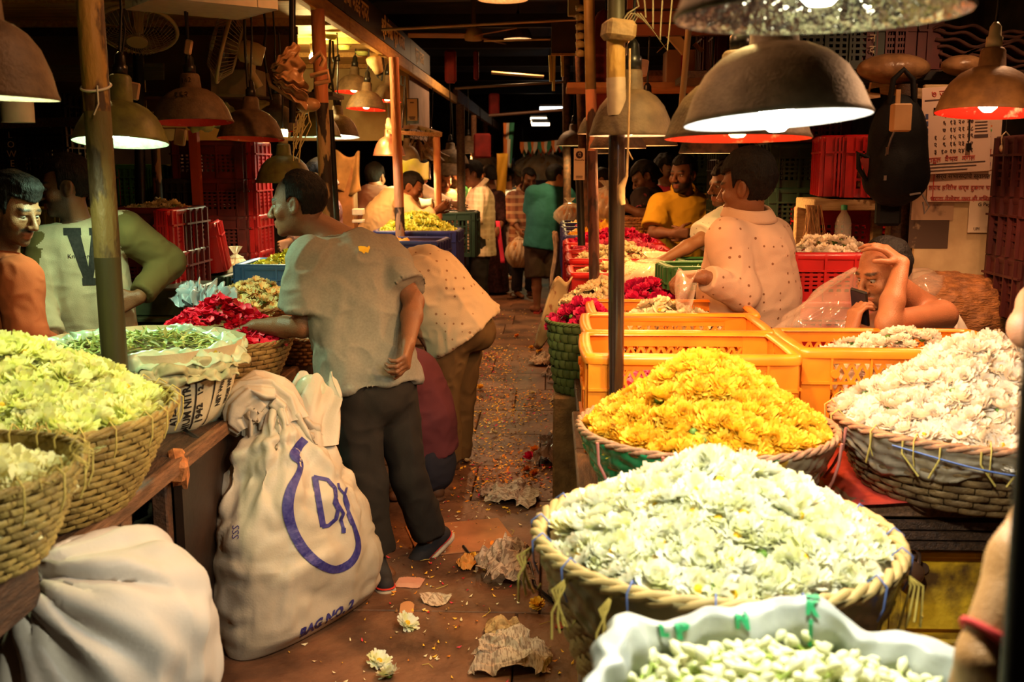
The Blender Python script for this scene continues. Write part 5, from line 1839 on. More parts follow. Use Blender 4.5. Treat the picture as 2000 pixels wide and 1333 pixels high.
for (s_, a, z, sz) in (('NIUM NITRATE', -43, .105, .033), ('ATED PRILLED', -52, .110, .026), ('1942   12', -33, .09, .034), ('NET WEIGHT', -14, .13, .022), ('GROSS WEIGHT', -7, .13, .018)):
 on_sack(text_mesh(s_, sz, cut=.02, bold=.0012), R(a), z, R(97), ink, 'printed_letters')
mbl = bmesh.new()
for (a, w, hgt, z, mm, nm) in ((-38, .006, .25, .13, ink, 'printed_rule'), (-22, .006, .25, .13, ink, 'printed_rule'), (-30, .10, .005, .17, ink, 'printed_rule'), (-122, .022, .22, .12, M('green_ink', (.03, .20, .07), .6), 'green_stripe')):
 g = MB().grid(lambda u, v: V(((u - .5) * w, (v - .5) * hgt, 0)), 6, 12).data('rule', [])
 on_sack(g, R(a), z, R(4), mm, nm)
g = MB().grid(lambda u, v: V((((u - .5) * (1 - abs(2 * v - 1))) * .10, (v - .5) * .10, 0)), 8, 9).data('rule', [])
on_sack(g, R(-27), .215, 0, M('yellow_ink', (.50, .42, .04), .6), 'yellow_diamond')
# crumpled plastic and paper rolled over its mouth, greenish light put into their colour
gfilm = M('green_lit_film', (.40, .62, .42), .3, col2=(.55, .72, .55), scale=7, trans=.15)
def ruff(name, c, r0, r1, z, dz, mat, parent, a0=0, a1=2 * math.pi, seed=1, amp=.02, th=.0025, sy=1.0, n=110):
 mb = MB()
 def f(u, v):
  a = a0 + (a1 - a0) * u
  r_ = r0 + (r1 - r0) * v
  zz = z + dz * math.sin(v * math.pi * .9) - .03 * v * v
  w = amp * (math.sin(a * 7 + 5 * v + seed) * .5 + math.sin(a * 15 - 7 * v + 2 * seed) * .4 + math.sin(a * 29 + 11 * v) * .25)
  return V(((r_ + w * v) * math.cos(a), (r_ + w * v) * math.sin(a) * sy, zz + w * .8))
 mb.grid(f, n * 2, 18)
 me = mb.data(name, [mat])
 vs = np.array([v.co[:] for v in me.vertices])
 vs += np.stack([vnoise(vs * 22 + 7 * k_, seed + k_) for k_ in range(3)], 1) * .016 + np.stack([vnoise(vs * 60 + 7 * k_, seed + k_) for k_ in range(3)], 1) * .007
 me.vertices.foreach_set('co', vs.astype(np.float32).ravel())
 if r0 > .05:
  solidify(me, th)
 o = link(name, me, parent)
 o.location = c
 return o
ruff('film_collar', (0, 0, .27), .255, .340, -.022, .022, gfilm, t, 0, 2 * math.pi, 1, .014, sy=.95)
ruff('paper_collar', (0, 0, .262), .30, .350, -.036, .012, M('green_lit_newspaper', (.44, .43, .26), .7, col2=(.30, .29, .16), scale=30), t, R(170), R(360), 4, .014, sy=.95)
ruff('paper_flap', (0, 0, .245), .325, .362, -.045, .008, M('green_lit_newspaper'), t, R(285), R(345), 7, .02, sy=.95)
lm = M('fresh_leaf_green', (.42, .62, .16), .6, col2=(.62, .75, .32), scale=30, rand=.2)
lf = MB()
rng = random.Random(31)
for k in range(520):
 a, q = rng.uniform(0, 6.28), math.sqrt(rng.random()) * .27
 p = V((q * math.cos(a), q * math.sin(a) * .95, .240 + .035 * (1 - (q / .27) ** 2) + rng.uniform(-.01, .012)))
 d = V((rng.gauss(0, 1), rng.gauss(0, 1), rng.gauss(0, .35))).normalized() * rng.uniform(.022, .045)
 s_ = d.cross(V((0, 0, 1))).normalized() * rng.uniform(.004, .009)
 lf.add([p - d, p + s_ + V((0, 0, .004)), p + d, p - s_ + V((0, 0, .004))], [(0, 1, 2, 3)])
lo = lf.build('jasmine_leaves', [lm], loc=cs)
tag(lo, 'loose pale green buds and leaves filling the printed white sack', 'leaves', kind='stuff')
# crimson petal basket
cr = P(440, 655, 3.93)
cr.z = .722
cr.x -= .01
b = basket('tan wicker basket full of loose crimson rose petals', cr, .20, .275, .165, wk_tan, 8, 28, rim_r=.009)
pm = MB()
for k in range(950):
 a, q = rng.uniform(0, 6.28), math.sqrt(rng.random()) * .27
 z = .155 + .16 * (1 - (q / .27) ** 2) * (.6 + .4 * math.cos(a - 2.0)) + rng.uniform(-.01, .012)
 p = V((q * math.cos(a), q * math.sin(a), z))
 n = V((rng.gauss(0, .7), rng.gauss(0, .7), 1)).normalized()
 x = n.orthogonal().normalized()
 y_ = n.cross(x)
 r_ = rng.uniform(.014, .024)
 ring = [p + x * r_ * math.cos(t_) + y_ * r_ * .8 * math.sin(t_) + n * .008 for t_ in [i * 1.0472 for i in range(6)]]
 pm.add([p] + ring, [(0, 1 + i, 1 + (i + 1) % 6) for i in range(6)], 0, True)
po = pm.build('rose_petals', [pt_red], loc=cr)
tag(po, 'heap of loose crimson rose petals in the tan basket by the reaching hand', 'petals', kind='stuff')
hull_heap('buried_petals', .262, .262, .06, pt_red, po, .01, 20, .0).location = (0, 0, .14)
# cream and lime basket behind it
cc = P(492, 590, 4.65)
cc.z = .722
b = basket('wide basket of dull cream blooms behind the crimson petals', cc, .20, .255, .20, wk_brown, 8, 26, rim_r=.008)
heap(CRM2, (cc.x, cc.y, .915), .245, .245, .105, 130, 'cream_bloom', 'dull cream bloom in the wide basket behind the crimson petals', 'flower', 'cream blooms behind the petals', 41, 35, .12, scale=(.8, 1.0), peak=(.2, 0))
c3 = P(560, 575, 5.05)
lo = hull_heap('lime_blooms', .25, .12, .08, PALS[0].materials[0], None, .02, 30, 0)
lo.location = (c3.x - .12, c3.y - .06, c3.z - .04)
tag(lo, 'lime yellow loose blooms heaped at the back of the cream bloom basket', 'flowers', kind='stuff')
# dull polythene bag before the lime crates and orange-lit basket behind the reaching arm
cb = P(600, 700, 4.3)
cb.z = .722
b = basket('small orange-lit wicker basket beside the balding man', cb, .11, .15, .115, wk_brown, 7, 22, rim_r=.008)
o = ruff('clear_bag', (0, 0, .10), .03, .13, .01, .03, M('clear_film', (.75, .60, .45), .15, trans=.5, alpha=.75), None, 0, 2 * math.pi, 4, .03)
o.location = (cb.x, cb.y, .722 + .115)
tag(o, 'crumpled clear polythene in the small orange-lit basket', 'plastic bag')
# blue crate with yellow blooms
q = P(460, 522, 5.15)
crate('slot', blue_pl, 'bright blue plastic crate behind the cream blooms', (q.x + .30, 5.35, .80), 0, (.60, .42, .25))
MB().box((0, 0, 0), (.7, .5, .08), None, 0, .005).build('riser_block', [wood_dk], loc=(q.x + .30, 5.35, .76))
tag(bpy.data.objects['riser_block'], 'dark wood block lifting the bright blue crate', 'wood block')
heap(PALS, (q.x + .30, 5.35, 1.0), .28, .19, .09, 110, 'lime_yellow_bloom', 'lime yellow bloom in the bright blue crate', 'flower', 'lime yellow blooms in the blue crate', 44, 35, .05, p=4)
# ------------------------------------------------------------------ orange crates
crate('lattice', orange_pl, 'orange lattice crate of pink roses right behind the yellow chrysanthemums', (.425, 3.21, .692), 0, (.62, .41, .30))
crate('lattice', orange_pl, 'second orange lattice crate, nearly empty, behind the first', (.44, 3.66, .692), 0, (.62, .41, .30))
crate('lattice', orange_pl, 'third orange lattice crate holding pale blooms', (.475, 4.08, .692), 0, (.62, .41, .30))
crate('lattice', orange_pl, 'orange lattice crate of white blooms the phoning man leans on', (1.105, 3.33, .692), 0, (.66, .40, .30))
heap(PNK, (.425, 3.21, .80), .29, .19, .09, 120, 'pink_rose', 'pink rose in the first orange crate', 'flower', 'pink roses in the first orange crate', 51, 40, .05, p=5)
heap(IVO, (.475, 4.08, .885), .24, .17, .13, 90, 'ivory_blossom', 'pale yellow blossom in the third orange crate', 'flower', 'pale blossoms in the third orange crate', 52, 40, .05, peak=(-.2, 0), scale=(1.2, 1.6))
heap(MUMP, (1.105, 3.33, .885), .30, .18, .12, 90, 'white_bloom', 'blush white chrysanthemum in the orange crate under the phoning man', 'flower', 'white blooms in the leaned-on crate', 53, 45, .03, peak=(.2, .1), p=4, scale=(.7, .9))
lo = hull_heap('buried_blossoms', .29, .19, .10, pt_ivory, None, .02, 20, .0, 6)
lo.location = (.44, 3.66, .72)
tag(lo, 'few flattened pale blossoms at the bottom of the second orange crate', 'flowers', kind='stuff')
# ------------------------------------------------------------------ rows of crates and baskets down the stall
def small_basket(label, px_, py, Y, r, h, mat, zb=None, **k):
 c = P(px_, py, Y)
 zb = c.z - h if zb is None else zb
 return basket(label, V((c.x, Y, zb)), r * .75, r, c.z - zb, mat, 8, 24, rim_r=.008, **k), V((c.x, Y, c.z))
greenw = M('leaf_green_wicker', (.10, .16, .045), .6, var=.4, scale=12)
b, cc = small_basket('green-wrapped basket of magenta roses low at the corner of the stall', 1140, 626, 4.25, .155, .30, greenw)
MB().box((0, 0, -.19), (.26, .26, cc.z - .30 - .0 + 0), None, 0, .01)
pb = MB().box((0, 0, (cc.z - .30) / 2), (.25, .25, cc.z - .305), None, 0, .008).build('stacked_basket_base', [wk_dark], loc=(cc.x, 4.25, 0))
pb.name = 'upturned_crate'
tag(pb, 'dark upturned crate under the green-wrapped basket of magenta roses', 'crate')
heap(MAG, cc + V((0, 0, -.02)), .145, .145, .10, 42, 'magenta_rose', 'magenta rose in the low green-wrapped basket', 'flower', 'magenta roses in the low green basket', 61, 40, .03)
b, cc = small_basket('straw basket of ivory blossoms beside the low magenta roses', 1165, 588, 4.8, .17, .14, wk_tan)
MB().box((0, 0, 0), (.3, .3, .1))
heap(IVO, cc + V((0, 0, -.02)), .165, .165, .12, 110, 'ivory_blossom', 'ivory blossom heaped in the straw basket', 'flower', 'ivory blossoms in the straw basket', 62, 40, .03, peak=(.3, .1))
b, cc = small_basket('wide basket of magenta roses behind the third orange crate', 1262, 600, 4.72, .24, .16, wk_brown)
heap(MAG, cc + V((0, 0, -.02)), .23, .22, .13, 110, 'magenta_rose', 'magenta rose heaped behind the third orange crate', 'flower', 'magenta roses behind the orange crates', 63, 40, .03, scale=(.9, 1.2))
# knotted bags of white blossoms
clear = M('clear_polythene', (.90, .78, .60), .12, trans=.0, alpha=.42, spec=.8)
def bag(label, c, r, h, fill, fmat, knot=(0, 0), n=120, seed=1, sq=1.0):
 t = thing('plastic_bag', label, 'plastic bag', c)
 mb = MB()
 def f(u, v):
  a = 2 * math.pi * u
  if v < .72:
   q = v / .72
   rr = r * math.sin(math.pi * (.12 + .80 * q)) ** .7
   z = h * .78 * q
  elif v < .84:
   q = (v - .72) / .12
   rr = r * (.52 * (1 - q) + .09 * q)
   z = h * (.78 + .08 * q)
  else:
   q = (v - .84) / .16
   rr = r * (.09 + .28 * q)
   z = h * (.86 + .16 * q)
  w = 1 + .07 * math.sin(a * 7 + 9 * v + seed) + .05 * math.sin(a * 17 - 12 * v)
  k = max(0, (v - .5) * 2)
  return V((rr * w * math.cos(a) + knot[0] * k, rr * w * math.sin(a) * sq + knot[1] * k, z))
 mb.grid(f, 64, 40, wrap=True)
 mb.build('film', [clear], t)
 if fill:
  o = MB().ball((0, 0, 0), 1, 28).build('bagged_blossoms', [fmat], t, kind='stuff')
  me = o.data
  vs = np.array([v.co[:] for v in me.vertices]) * np.array((r * .93, r * .93 * sq, h * .38))
  vs[:, 2] += h * .40
  vs += vs / (np.linalg.norm(vs, axis=1, keepdims=True) + 1e-6) * (fbm(vs * 45, seed, 2) * .010)[:, None]
  me.vertices.foreach_set('co', vs.astype(np.float32).ravel())
  me.update()
 return t
wb_m = M('bagged_white_blossom', (.80, .62, .40), .7, col2=(.60, .42, .22), scale=60, bump=1, bscale=90)
q = P(1262, 572, 4.95)
bag('knotted clear bag of white blossoms above the magenta roses', (q.x, 4.98, q.z), .16, .19, True, wb_m, (.04, 0), seed=3)
q = P(1300, 588, 5.12)
bag('second clear bag of white blossoms beside the patterned shirt', (q.x + .05, 5.15, q.z), .13, .16, True, wb_m, (-.03, 0), seed=5)
# crates by rows: [Y, kind mats, flower protos, label bits]
rows = [
 (5.50, red_pl, None, IVO, 'ivory_blossom', 'ivory blossoms', 'red crate nearest the straw basket', 1.00, 'lattice'),
 (5.98, red_pl, None, IVO, 'ivory_blossom', 'pale yellow blossoms', 'second red crate row', 1.03, 'lattice'),
 (6.46, red_pl, None, PNK, 'pink_rose', 'pink roses', 'third red crate row', 1.04, 'slot'),
 (6.92, red_pl, None, MAG, 'magenta_rose', 'magenta roses', 'fourth red crate row', 1.05, 'slot'),
 (7.50, navy_pl, None, GLD, 'yellow_marigold', 'yellow marigolds', 'first navy crate row', 1.06, 'slot'),
 (8.00, navy_pl, None, GLD, 'yellow_marigold', 'golden marigolds', 'second navy crate row', 1.06, 'slot'),
 (8.60, navy_pl, None, MAG, 'magenta_rose', 'crimson blooms', 'third navy crate row', 1.06, 'slot'),
 (9.15, navy_pl, None, GLD, 'yellow_marigold', 'marigolds', 'last navy crate row', 1.06, 'slot'),
]
for i, (Y, m1, _, pr, fn, what, lb, zt, kd) in enumerate(rows):
 for j in range(1):
  x = .42
  col = 'beside the aisle'
  crate(kd, m1, 'plastic crate of %s %s, %s' % (what, col, lb), (x, Y, .722), 0, (.62, .42, zt - .722))
  hp = .07 + .03 * ((i + j) % 2)
  if Y < 7.8:
   heap(pr, (x, Y, zt - .045), .29, .19, hp, 70, fn, '%s in the %s, %s' % (what[:-1] if what.endswith('s') else what, lb, col), 'flower', '%s, %s, %s' % (what, lb, col), 70 + i * 2 + j, 35, .03, p=4, scale=(1.15, 1.5))
  else:
   o = hull_heap('loose_blooms', .29, .19, hp, pr[0].materials[0], None, .03, 30, .0, 4, seed=i)
   o.location = (x, Y, zt - .045)
   tag(o, 'heap of %s in the %s, %s' % (what, lb, col), 'flowers', kind='stuff')
for i, Y in enumerate((10.3, 10.9, 11.6, 12.3, 13.2, 14.2)):
 crate('slot', (navy_pl, red_pl)[i % 2], ('first', 'second', 'third', 'fourth', 'fifth', 'sixth')[i] + ' far crate on the bench behind the man in teal', (.50, Y, .642), 0, (.62, .42, .30))
 o = hull_heap('loose_blooms', .28, .18, .12, (GLD, MAG, IVO)[i % 3][0].materials[0], None, .03, 30, .0, 4, seed=i)
 o.location = (.50, Y, .90)
 tag(o, 'blooms heaped in the %s far crate behind the man in teal' % ('first', 'second', 'third', 'fourth', 'fifth', 'sixth')[i], 'flowers', kind='stuff')
q = P(1105, 452, 8.2)
# cloth hanging from the crates, bag at the aisle corner
o = MB().grid(lambda u, v: V((-.02 + .015 * math.sin(5 * v) + .02 * math.sin(11 * u), .16 * u, -.42 * v + .02 * math.sin(9 * u))), 10, 14).data('hanging_cloth', [M('grey_rag', (.30, .17, .10), .9, var=.5, scale=20)])
solidify(o, .006)
tag(link('hanging_cloth', o, None, P(1088, 458, 8.0)), 'grey rag hanging off the navy crate beside the man in teal', 'cloth')
o = MB().grid(lambda u, v: V((.10 * (u - .5) - .10 * v, .18 * (u - .5) + .02 * math.sin(8 * v), -.34 * v + .02 * math.sin(7 * u + 3 * v))), 12, 16).data('draped_sack', [M('printed_rag', (.36, .27, .15), .8, col2=(.20, .08, .04), scale=14, contrast=(.42, .5))])
solidify(o, .008)
tag(link('draped_sack', o, None, P(1100, 545, 5.2)), 'printed sacking draped down the stall corner under the red crate', 'cloth')
# green trays by the man in yellow
for i, (px_, py, Y, lb) in enumerate(((1308, 512, 5.9, 'dark green tray of red petals in front of the man in yellow'), (1375, 512, 5.7, 'dark green tray of pink petals beside the white short sleeve'), (1352, 522, 4.75, 'bright green tray held near the patterned shirt'))):
 q = P(px_, py, Y)
 crate('slot', green_pl, lb, (q.x + .05, Y, q.z - .09), .1, (.36, .28, .10))
 o = hull_heap('loose_petals', .16, .12, .05, (pt_red, pt_rose, fl_green)[i], None, .02, 40, 0, 4, seed=i)
 o.location = (q.x + .05, Y, q.z - .055)
 tag(o, ('red petals in the tray before the man in yellow', 'pink petals in the tray by the white sleeve', 'green leaves in the tray near the patterned shirt')[i], 'petals', kind='stuff')
# ------------------------------------------------------------------ crates behind the stall with the calendar
def stack(px_, py_bot, Y, n, mat, lb, size=(.55, .36, .26), rz=0, zb=None, kind='slot'):
 q = P(px_, py_bot, Y)
 zb = q.z if zb is None else zb
 for k in range(n):
  nm = ('bottom', 'second', 'third', 'fourth', 'fifth', 'sixth')[k] if n > 1 else 'single'
  crate(kind, mat[k % len(mat)], '%s, %s from below' % (lb, nm) if n > 1 else lb, (q.x, Y, zb + k * size[2] * 1.02), rz, size)
 return V((q.x, Y, zb + n * size[2] * 1.02))
tp = stack(1613, 610, 4.55, 2, [red_pl], 'red crate behind the patterned shirt by the plastic bag', (.46, .36, .20), zb=.78)
heap(MUMP, tp + V((0, 0, -.04)), .21, .16, .09, 60, 'white_bloom', 'white bloom heaped in the red crate by the water bottle', 'flower', 'white blooms in the red crate by the bottle', 91, 35, .02, p=4, scale=(.65, .9))
stack(1543, 650, 4.75, 2, [red_pl], 'red crate end-on right beside the patterned shirt', (.40, .14, .20), R(90), zb=.74)
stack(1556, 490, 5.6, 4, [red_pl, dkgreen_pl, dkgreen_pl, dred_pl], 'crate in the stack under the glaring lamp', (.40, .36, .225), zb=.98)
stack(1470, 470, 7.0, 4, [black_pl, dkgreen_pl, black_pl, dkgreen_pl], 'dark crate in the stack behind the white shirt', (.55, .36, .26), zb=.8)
stack(1405, 470, 8.6, 5, [dkgreen_pl], 'dark green crate in the tall stack behind the man in yellow', (.6, .36, .26), zb=.7)
stack(1650, 495, 5.3, 1, [red_pl], 'red crate inside the plank shelf behind the bottle', (.46, .36, .24), zb=1.10)
stack(1628, 382, 5.0, 1, [red_pl], 'darker red crate standing on the plank shelf', (.36, .16, .27), R(82))
stack(1682, 384, 4.95, 1, [red_pl], 'bright red crate full of blooms standing on the plank shelf beside the backpack', (.36, .20, .275), R(78))
q = P(1680, 330, 4.95)
o = MB().box((0, 0, 0), (.13, .30, .22), Matrix.Rotation(R(-12), 3, 'Z'), 0, .03).build('packed_blooms', [M('packed_orange_blooms', (.75, .30, .07), .8, var=.6, scale=60, bump=1)], loc=(q.x, 4.95, q.z))
tag(o, 'orange blooms packed inside the bright red crate on the plank shelf', 'flowers', kind='stuff')
ps = thing('plank_shelf', 'rough pale plank shelf carrying the red crates beside the backpack', 'shelf', P(1655, 398, 4.95))
q0 = ps.location
MB().box((0, 0, -.0), (.40, .36, .05), None, 0, .004).build('plank', [wood_lt], ps)
for xx in (-.185, .185):
 MB().box((xx, -.1, -.30), (.05, .06, .56), None, 0, .004).build('leg', [wood_lt], ps)
 MB().box((xx, .14, -.30), (.05, .05, .56), None, 0, .004).build('leg', [wood_lt], ps)
 MB().box((xx, .02, -.60), (.05, .4, .05)).build('foot_rail', [wood_lt], ps)
MB().box((0, .02, -.92), (.46, .44, .62), None, 0, .01).build('base_chest', [wood_dk], ps)
fr = MB()
for k in range(46):
 x0 = -.22 + random.uniform(-.02, .05)
 yy = random.uniform(-.2, -.16)
 fr.tube([(x0, yy, .0), (x0 + random.uniform(-.02, .02), yy - .02, -.12), (x0 + random.uniform(-.05, .04), yy - .02, -.25), (x0 + random.uniform(-.06, .05), yy - .02, -random.uniform(.3, .42))], .0018, 4)
o = fr.build('raffia', [M('dry_raffia', (.45, .20, .07), .8, var=.4)], loc=ps.location)
tag(o, 'dry raffia strands hanging off the plank shelf', 'raffia', kind='stuff')
# top shelf
bar = MB().beam(P(1640, 156, 4.9), P(1965, 143, 4.7), .05, .035).build('shelf_bar', [black_m])
tag(bar, 'black angle bar of the overhead shelf above the backpack', 'shelf bar')
dk = tag(MB().box((0, 0, 0), (1.75, .5, .03)).build('overhead_shelf', [wood_dk], loc=P(1690, 153, 5.1)), 'dark overhead shelf board carrying crates and bundles', 'shelf')
zs = dk.location.z + .02
tg = crate('slot', dkgreen_pl, 'dark green crate with chalked Devanagari letters on the overhead shelf', (P(1618, 150, 5.0).x, 5.05, zs), 0, (.42, .36, .24))
sign_text('फ\nन\nद', .05, M('chalk_paint', (.50, .40, .28), .8), tg, (.15, -.205, .135), (R(90), 0, 0), 'chalk_letters')
crate('slot', dred_pl, 'dull red crate on the overhead shelf above the wrapped bundle', (P(1718, 150, 5.0).x, 5.05, zs), 0, (.22, .36, .24))
crate('slot', dred_pl, 'narrow dull red crate end on the overhead shelf', (P(1790, 150, 5.0).x, 5.05, zs), R(90), (.34, .12, .24))
o = MB().ball((0, 0, 0), 1, 28, sc=(.16, .10, .065)).build('wrapped_bundle', [M('brown_polythene', (.30, .16, .07), .35, col2=(.16, .08, .035), scale=14, bump=.7, bscale=20)], loc=P(1745, 134, 4.75))
tag(o, 'brown polythene bundle lying on the overhead shelf bar', 'bundle')
o = MB().ball((0, 0, 0), 1, 24, sc=(.09, .08, .045)).build('plastic_bundle', [M('brown_polythene')], loc=P(1880, 128, 4.65))
tag(o, 'small shiny plastic bundle on the shelf bar near the calendar', 'bundle')
for k, (a, b_, lb) in enumerate(((1640, 190, 'tilted pale batten under the overhead shelf'), (1735, 178, 'second pale batten wired under the overhead shelf'))):
 o = MB().box((0, 0, 0), (.26, .03, .045), Matrix.Rotation(R(-9 + 16 * k), 3, 'Y')).build('batten', [wood_lt], loc=P(a + 20, b_, 4.8))
 tag(o, lb, 'batten')
# bundle of folded dark cloth strips on the shelf near the calendar
for k in range(7):
 p0 = P(1830 + 4 * k, 55 + 11 * k, 4.85)
 o = MB().grid(lambda u, v, k=k: V((.42 * u - .02, .12 * v, .018 * math.sin(6 * u + k) + .01 * math.sin(17 * u + 2 * k))), 22, 4).data('folded_sacking', [M('maroon_sacking', (.10, .035, .022), .8, var=.5, scale=14), ])
 solidify(o, .012)
 tag(link('folded_sacking', o, None, p0), ('topmost', 'second', 'third', 'fourth', 'fifth', 'sixth', 'lowest')[k] + ' fold of maroon sacking stacked above the calendar', 'sacking')
# far-side shelf with cartons and bags (behind the brown lamp)
shx = P(1310, 168, 5.6)
o = MB().box((0, 0, 0), (1.1, .45, .03), None, 0, .003).build('carton_shelf', [M('orange_board', (.40, .16, .05), .6, var=.3)], loc=V((shx.x, 5.75, shx.z)))
tag(o, 'orange-brown shelf board carrying the carton behind the brown lamp', 'shelf')
q = P(1330, 135, 5.6)
t = thing('carton', 'cardboard carton with a red tape strip on the shelf behind the brown lamp', 'carton', V((q.x, 5.7, shx.z + .017)))
MB().box((0, 0, .085), (.15, .2, .17), None, 0, .004).build('box_body', [M('cardboard', (.30, .13, .05), .8, var=.2)], t)
MB().box((.005, -.101, .085), (.012, .003, .17)).build('red_tape', [red_cloth], t)
for s_ in (-1, 1):
 MB().box((s_ * .095, -.05, .185), (.06, .12, .004), Matrix.Rotation(s_ * .7, 3, 'Y')).build('flap', [M('cardboard')], t)
o = MB().box((0, 0, 0), (.055, .03, .13), Euler((0, R(-42), 0)).to_matrix(), 0, .004).build('switch_board', [M('cream_board', (.60, .38, .18), .5)], loc=P(1324, 82, 5.4))
tag(o, 'cream switch board hanging tilted above the carton', 'switch board')
o = MB().box((0, 0, 0), (.07, .06, .065), Euler((0, .15, .3)).to_matrix(), 0, .005).box((.02, -.03, .005), (.012, .004, .012)).build('junction_box', [M('pinkish_box', (.50, .30, .20), .5)], loc=P(1245, 132, 4.2))
tag(o, 'small pale junction box strapped above the brown lamp', 'junction box')
o = MB().ball((0, 0, 0), 1, 18, sc=(.10, .08, .30)).build('red_drape', [M('red_drape', (.30, .03, .015), .8, var=.4)], loc=P(1178, 125, 6.0))
o.data.name = 'red_drape'
tag(o, 'hanging red cloth bundle between the olive post and the pipe post', 'cloth')
for i, (px_, Y, lb) in enumerate(((1408, 6.2, 'dull red'), (1430, 6.0, 'rusty red'), (1478, 6.2, 'dark red'))):
 q = P(px_, 140, Y)
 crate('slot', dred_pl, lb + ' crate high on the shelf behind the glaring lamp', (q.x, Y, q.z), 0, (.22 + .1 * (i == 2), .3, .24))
o = MB().box((0, 0, 0), (1.5, .4, .03)).build('high_shelf', [wood_md], loc=P(1440, 148, 6.25))
tag(o, 'high board shelf across the back under the dull red crates', 'shelf')
# top beams in one reddish colour
for k, (a, b_, lb) in enumerate((((1225, 8), (1480, 2), 'upper tarred shelf rail over the brown lamp'), ((1225, 35), (1360, 29), 'middle reddish shelf rail over the brown lamp'), ((1225, 60), (1480, 56), 'lower reddish shelf rail over the brown lamp'))):
 o = MB().beam(P(a[0], a[1], 5.0), P(b_[0] + 320, b_[1], 5.0), .05, .05).build('shelf_rail', [M('reddish_rail', (.16, .05, .025), .4, var=.3)])
 tag(o, lb, 'rail')
# ------------------------------------------------------------------ calendar board and neighbours
CY = 4.55
bl, br_ = P(1808, 165, CY), P(1953, 165, CY)
bb = P(1820, 560, CY)
bw, bh = br_.x - bl.x, bl.z - bb.z
bd = thing('notice_board', 'cream painted board carrying the calendar and notices', 'board', V(((bl.x + br_.x) / 2, CY + .02, bb.z)))
MB().box((0, 0, bh / 2), (bw, .03, bh), None, 0, .003).build('board_face', [M('grubby_cream_paint', (.50, .36, .19), .7, col2=(.36, .24, .12), scale=7, bump=.15)], bd)
MB().box((-.10, -.017, bh * .315), (bw * .55, .004, .21)).build('dark_patch', [M('scraped_dark_patch', (.055, .028, .016), .7, col2=(.30, .20, .11), scale=16, contrast=(.30, .42))], bd)
MB().box((-.09, -.018, bh * .44), (bw * .58, .004, .18)).build('peeled_poster', [M('peeled_poster', (.34, .21, .12), .8, col2=(.09, .045, .03), scale=11, contrast=(.42, .52))], bd)
pap = M('pinkish_paper', (.62, .43, .33), .75, var=.06, scale=3)
ink_r = M('red_ink', (.42, .05, .035), .7)
ink_k = M('dark_ink', (.075, .04, .035), .7)
ink_g = M('green_flag_ink', (.10, .30, .08), .7)
def card(name, label, cat, pxs, Y, mat, tilt=0, th=.004, parent=None):
 """a flat card given by its picture box, standing at distance Y"""
 x0, y0, x1, y1 = pxs
 a, b_ = P(x0, y0, Y), P(x1, y1, Y)
 w, h = abs(b_.x - a.x), abs(a.z - b_.z)
 t = thing(name, label, cat, V(((a.x + b_.x) / 2, Y, (a.z + b_.z) / 2)))
 t.rotation_euler = (0, R(tilt), 0)
 MB().box((0, 0, 0), (w, th, h), None, 0, .001).build('sheet', [mat], t)
 return t, w, h
def ink_bar(t, x, z, w, h, mat, name='printed_block', y=-.0035):
 return MB().box((x, y, z), (w, .0012, h)).build(name, [mat], t)
t, w, h = card('poster', 'large pinkish notice with red border behind the calendar', 'poster', (1816, 300, 1944, 395), CY - .008, pap)
for sx in (-1, 1):
 ink_bar(t, sx * w * .42, -.01, .004, h * .82, ink_r)
for sz in (-1, 1):
 ink_bar(t, 0, sz * h * .41 - .01, w * .84, .004, ink_r)
for k, s_ in enumerate(('विद्या सहकारी बँक', 'सर्व सभासदांचे स्वागत', 'तयार हिशोब सर्व दुकान चालू', 'भरणा वेळेवर करा ही विनंती')):
 sign_text(s_, .027, ink_k if k < 2 else ink_r, t, (0, -.004, h * .26 - k * .048), (R(90), 0, 0))
t, w, h = card('calendar_backing', 'long paper strip with a small tricolour flag beside the calendar dates', 'poster', (1905, 170, 1950, 332), CY - .012, pap)
for k, m_ in enumerate((M('saffron_ink', (.62, .18, .05), .7), white_pl, ink_g)):
 ink_bar(t, .005, h * .03 - k * .009, .03, .009, m_)
sign_text('१८०', .022, ink_k, t, (0, -.004, -h * .10), (R(90), 0, 0))
sign_text('राज', .036, ink_r, t, (0, -.004, -h * .28), (R(90), 0, 0))
ink_bar(t, 0, -h * .43, .05, .016, M('violet_ink', (.16, .06, .14), .7))
t, w, h = card('calendar', 'monthly wall calendar of Devanagari numbers hanging on the cream board', 'calendar', (1806, 168, 1928, 338), CY - .03, pap, -3.5)
sign_text('७ जय भवानी', .040, ink_r, t, (-.01, -.004, h * .42), (R(90), 0, 0))
ink_bar(t, 0, h * .355, w * .92, .005, ink_k)
for r_, row_ in enumerate((('५', '१२', '१९', '२६'), ('६', '१३', '२०', '२७'), ('७', '१४', '२१', '२८'), ('१', '८', '१५', '२२', '२९'), ('२', '९', '१६', '२३', '३०'), ('३', '१०', '१७', '२४', '३१'))):
 n5 = len(row_)
 for k, s_ in enumerate(row_):
  x = -w * .30 + (k + (1 if n5 == 4 else 0)) * w * .125
  sign_text(s_, .026, ink_k, t, (x, -.004, h * .17 - r_ * h * .083), (R(90), 0, 0), 'date')
for r_ in range(6):
 ink_bar(t, -w * .43, h * .17 - r_ * h * .083, .012, h * .06, M('navy_ink', (.04, .05, .14), .7))
for k in range(7):
 ink_bar(t, w * .36, h * .18 - k * h * .036, w * .18, .004, ink_k)
ink_bar(t, w * .36, -h * .09, w * .2, .014, ink_k)
sign_text('राहुल  वैभव  मंगल', .030, ink_r, t, (-.02, -.004, -h * .335), (R(90), 0, 0))
for k in range(3):
 ink_bar(t, -.02 * k, -h * .385 - k * .014, w * (.85 - .12 * k), .004, ink_k)
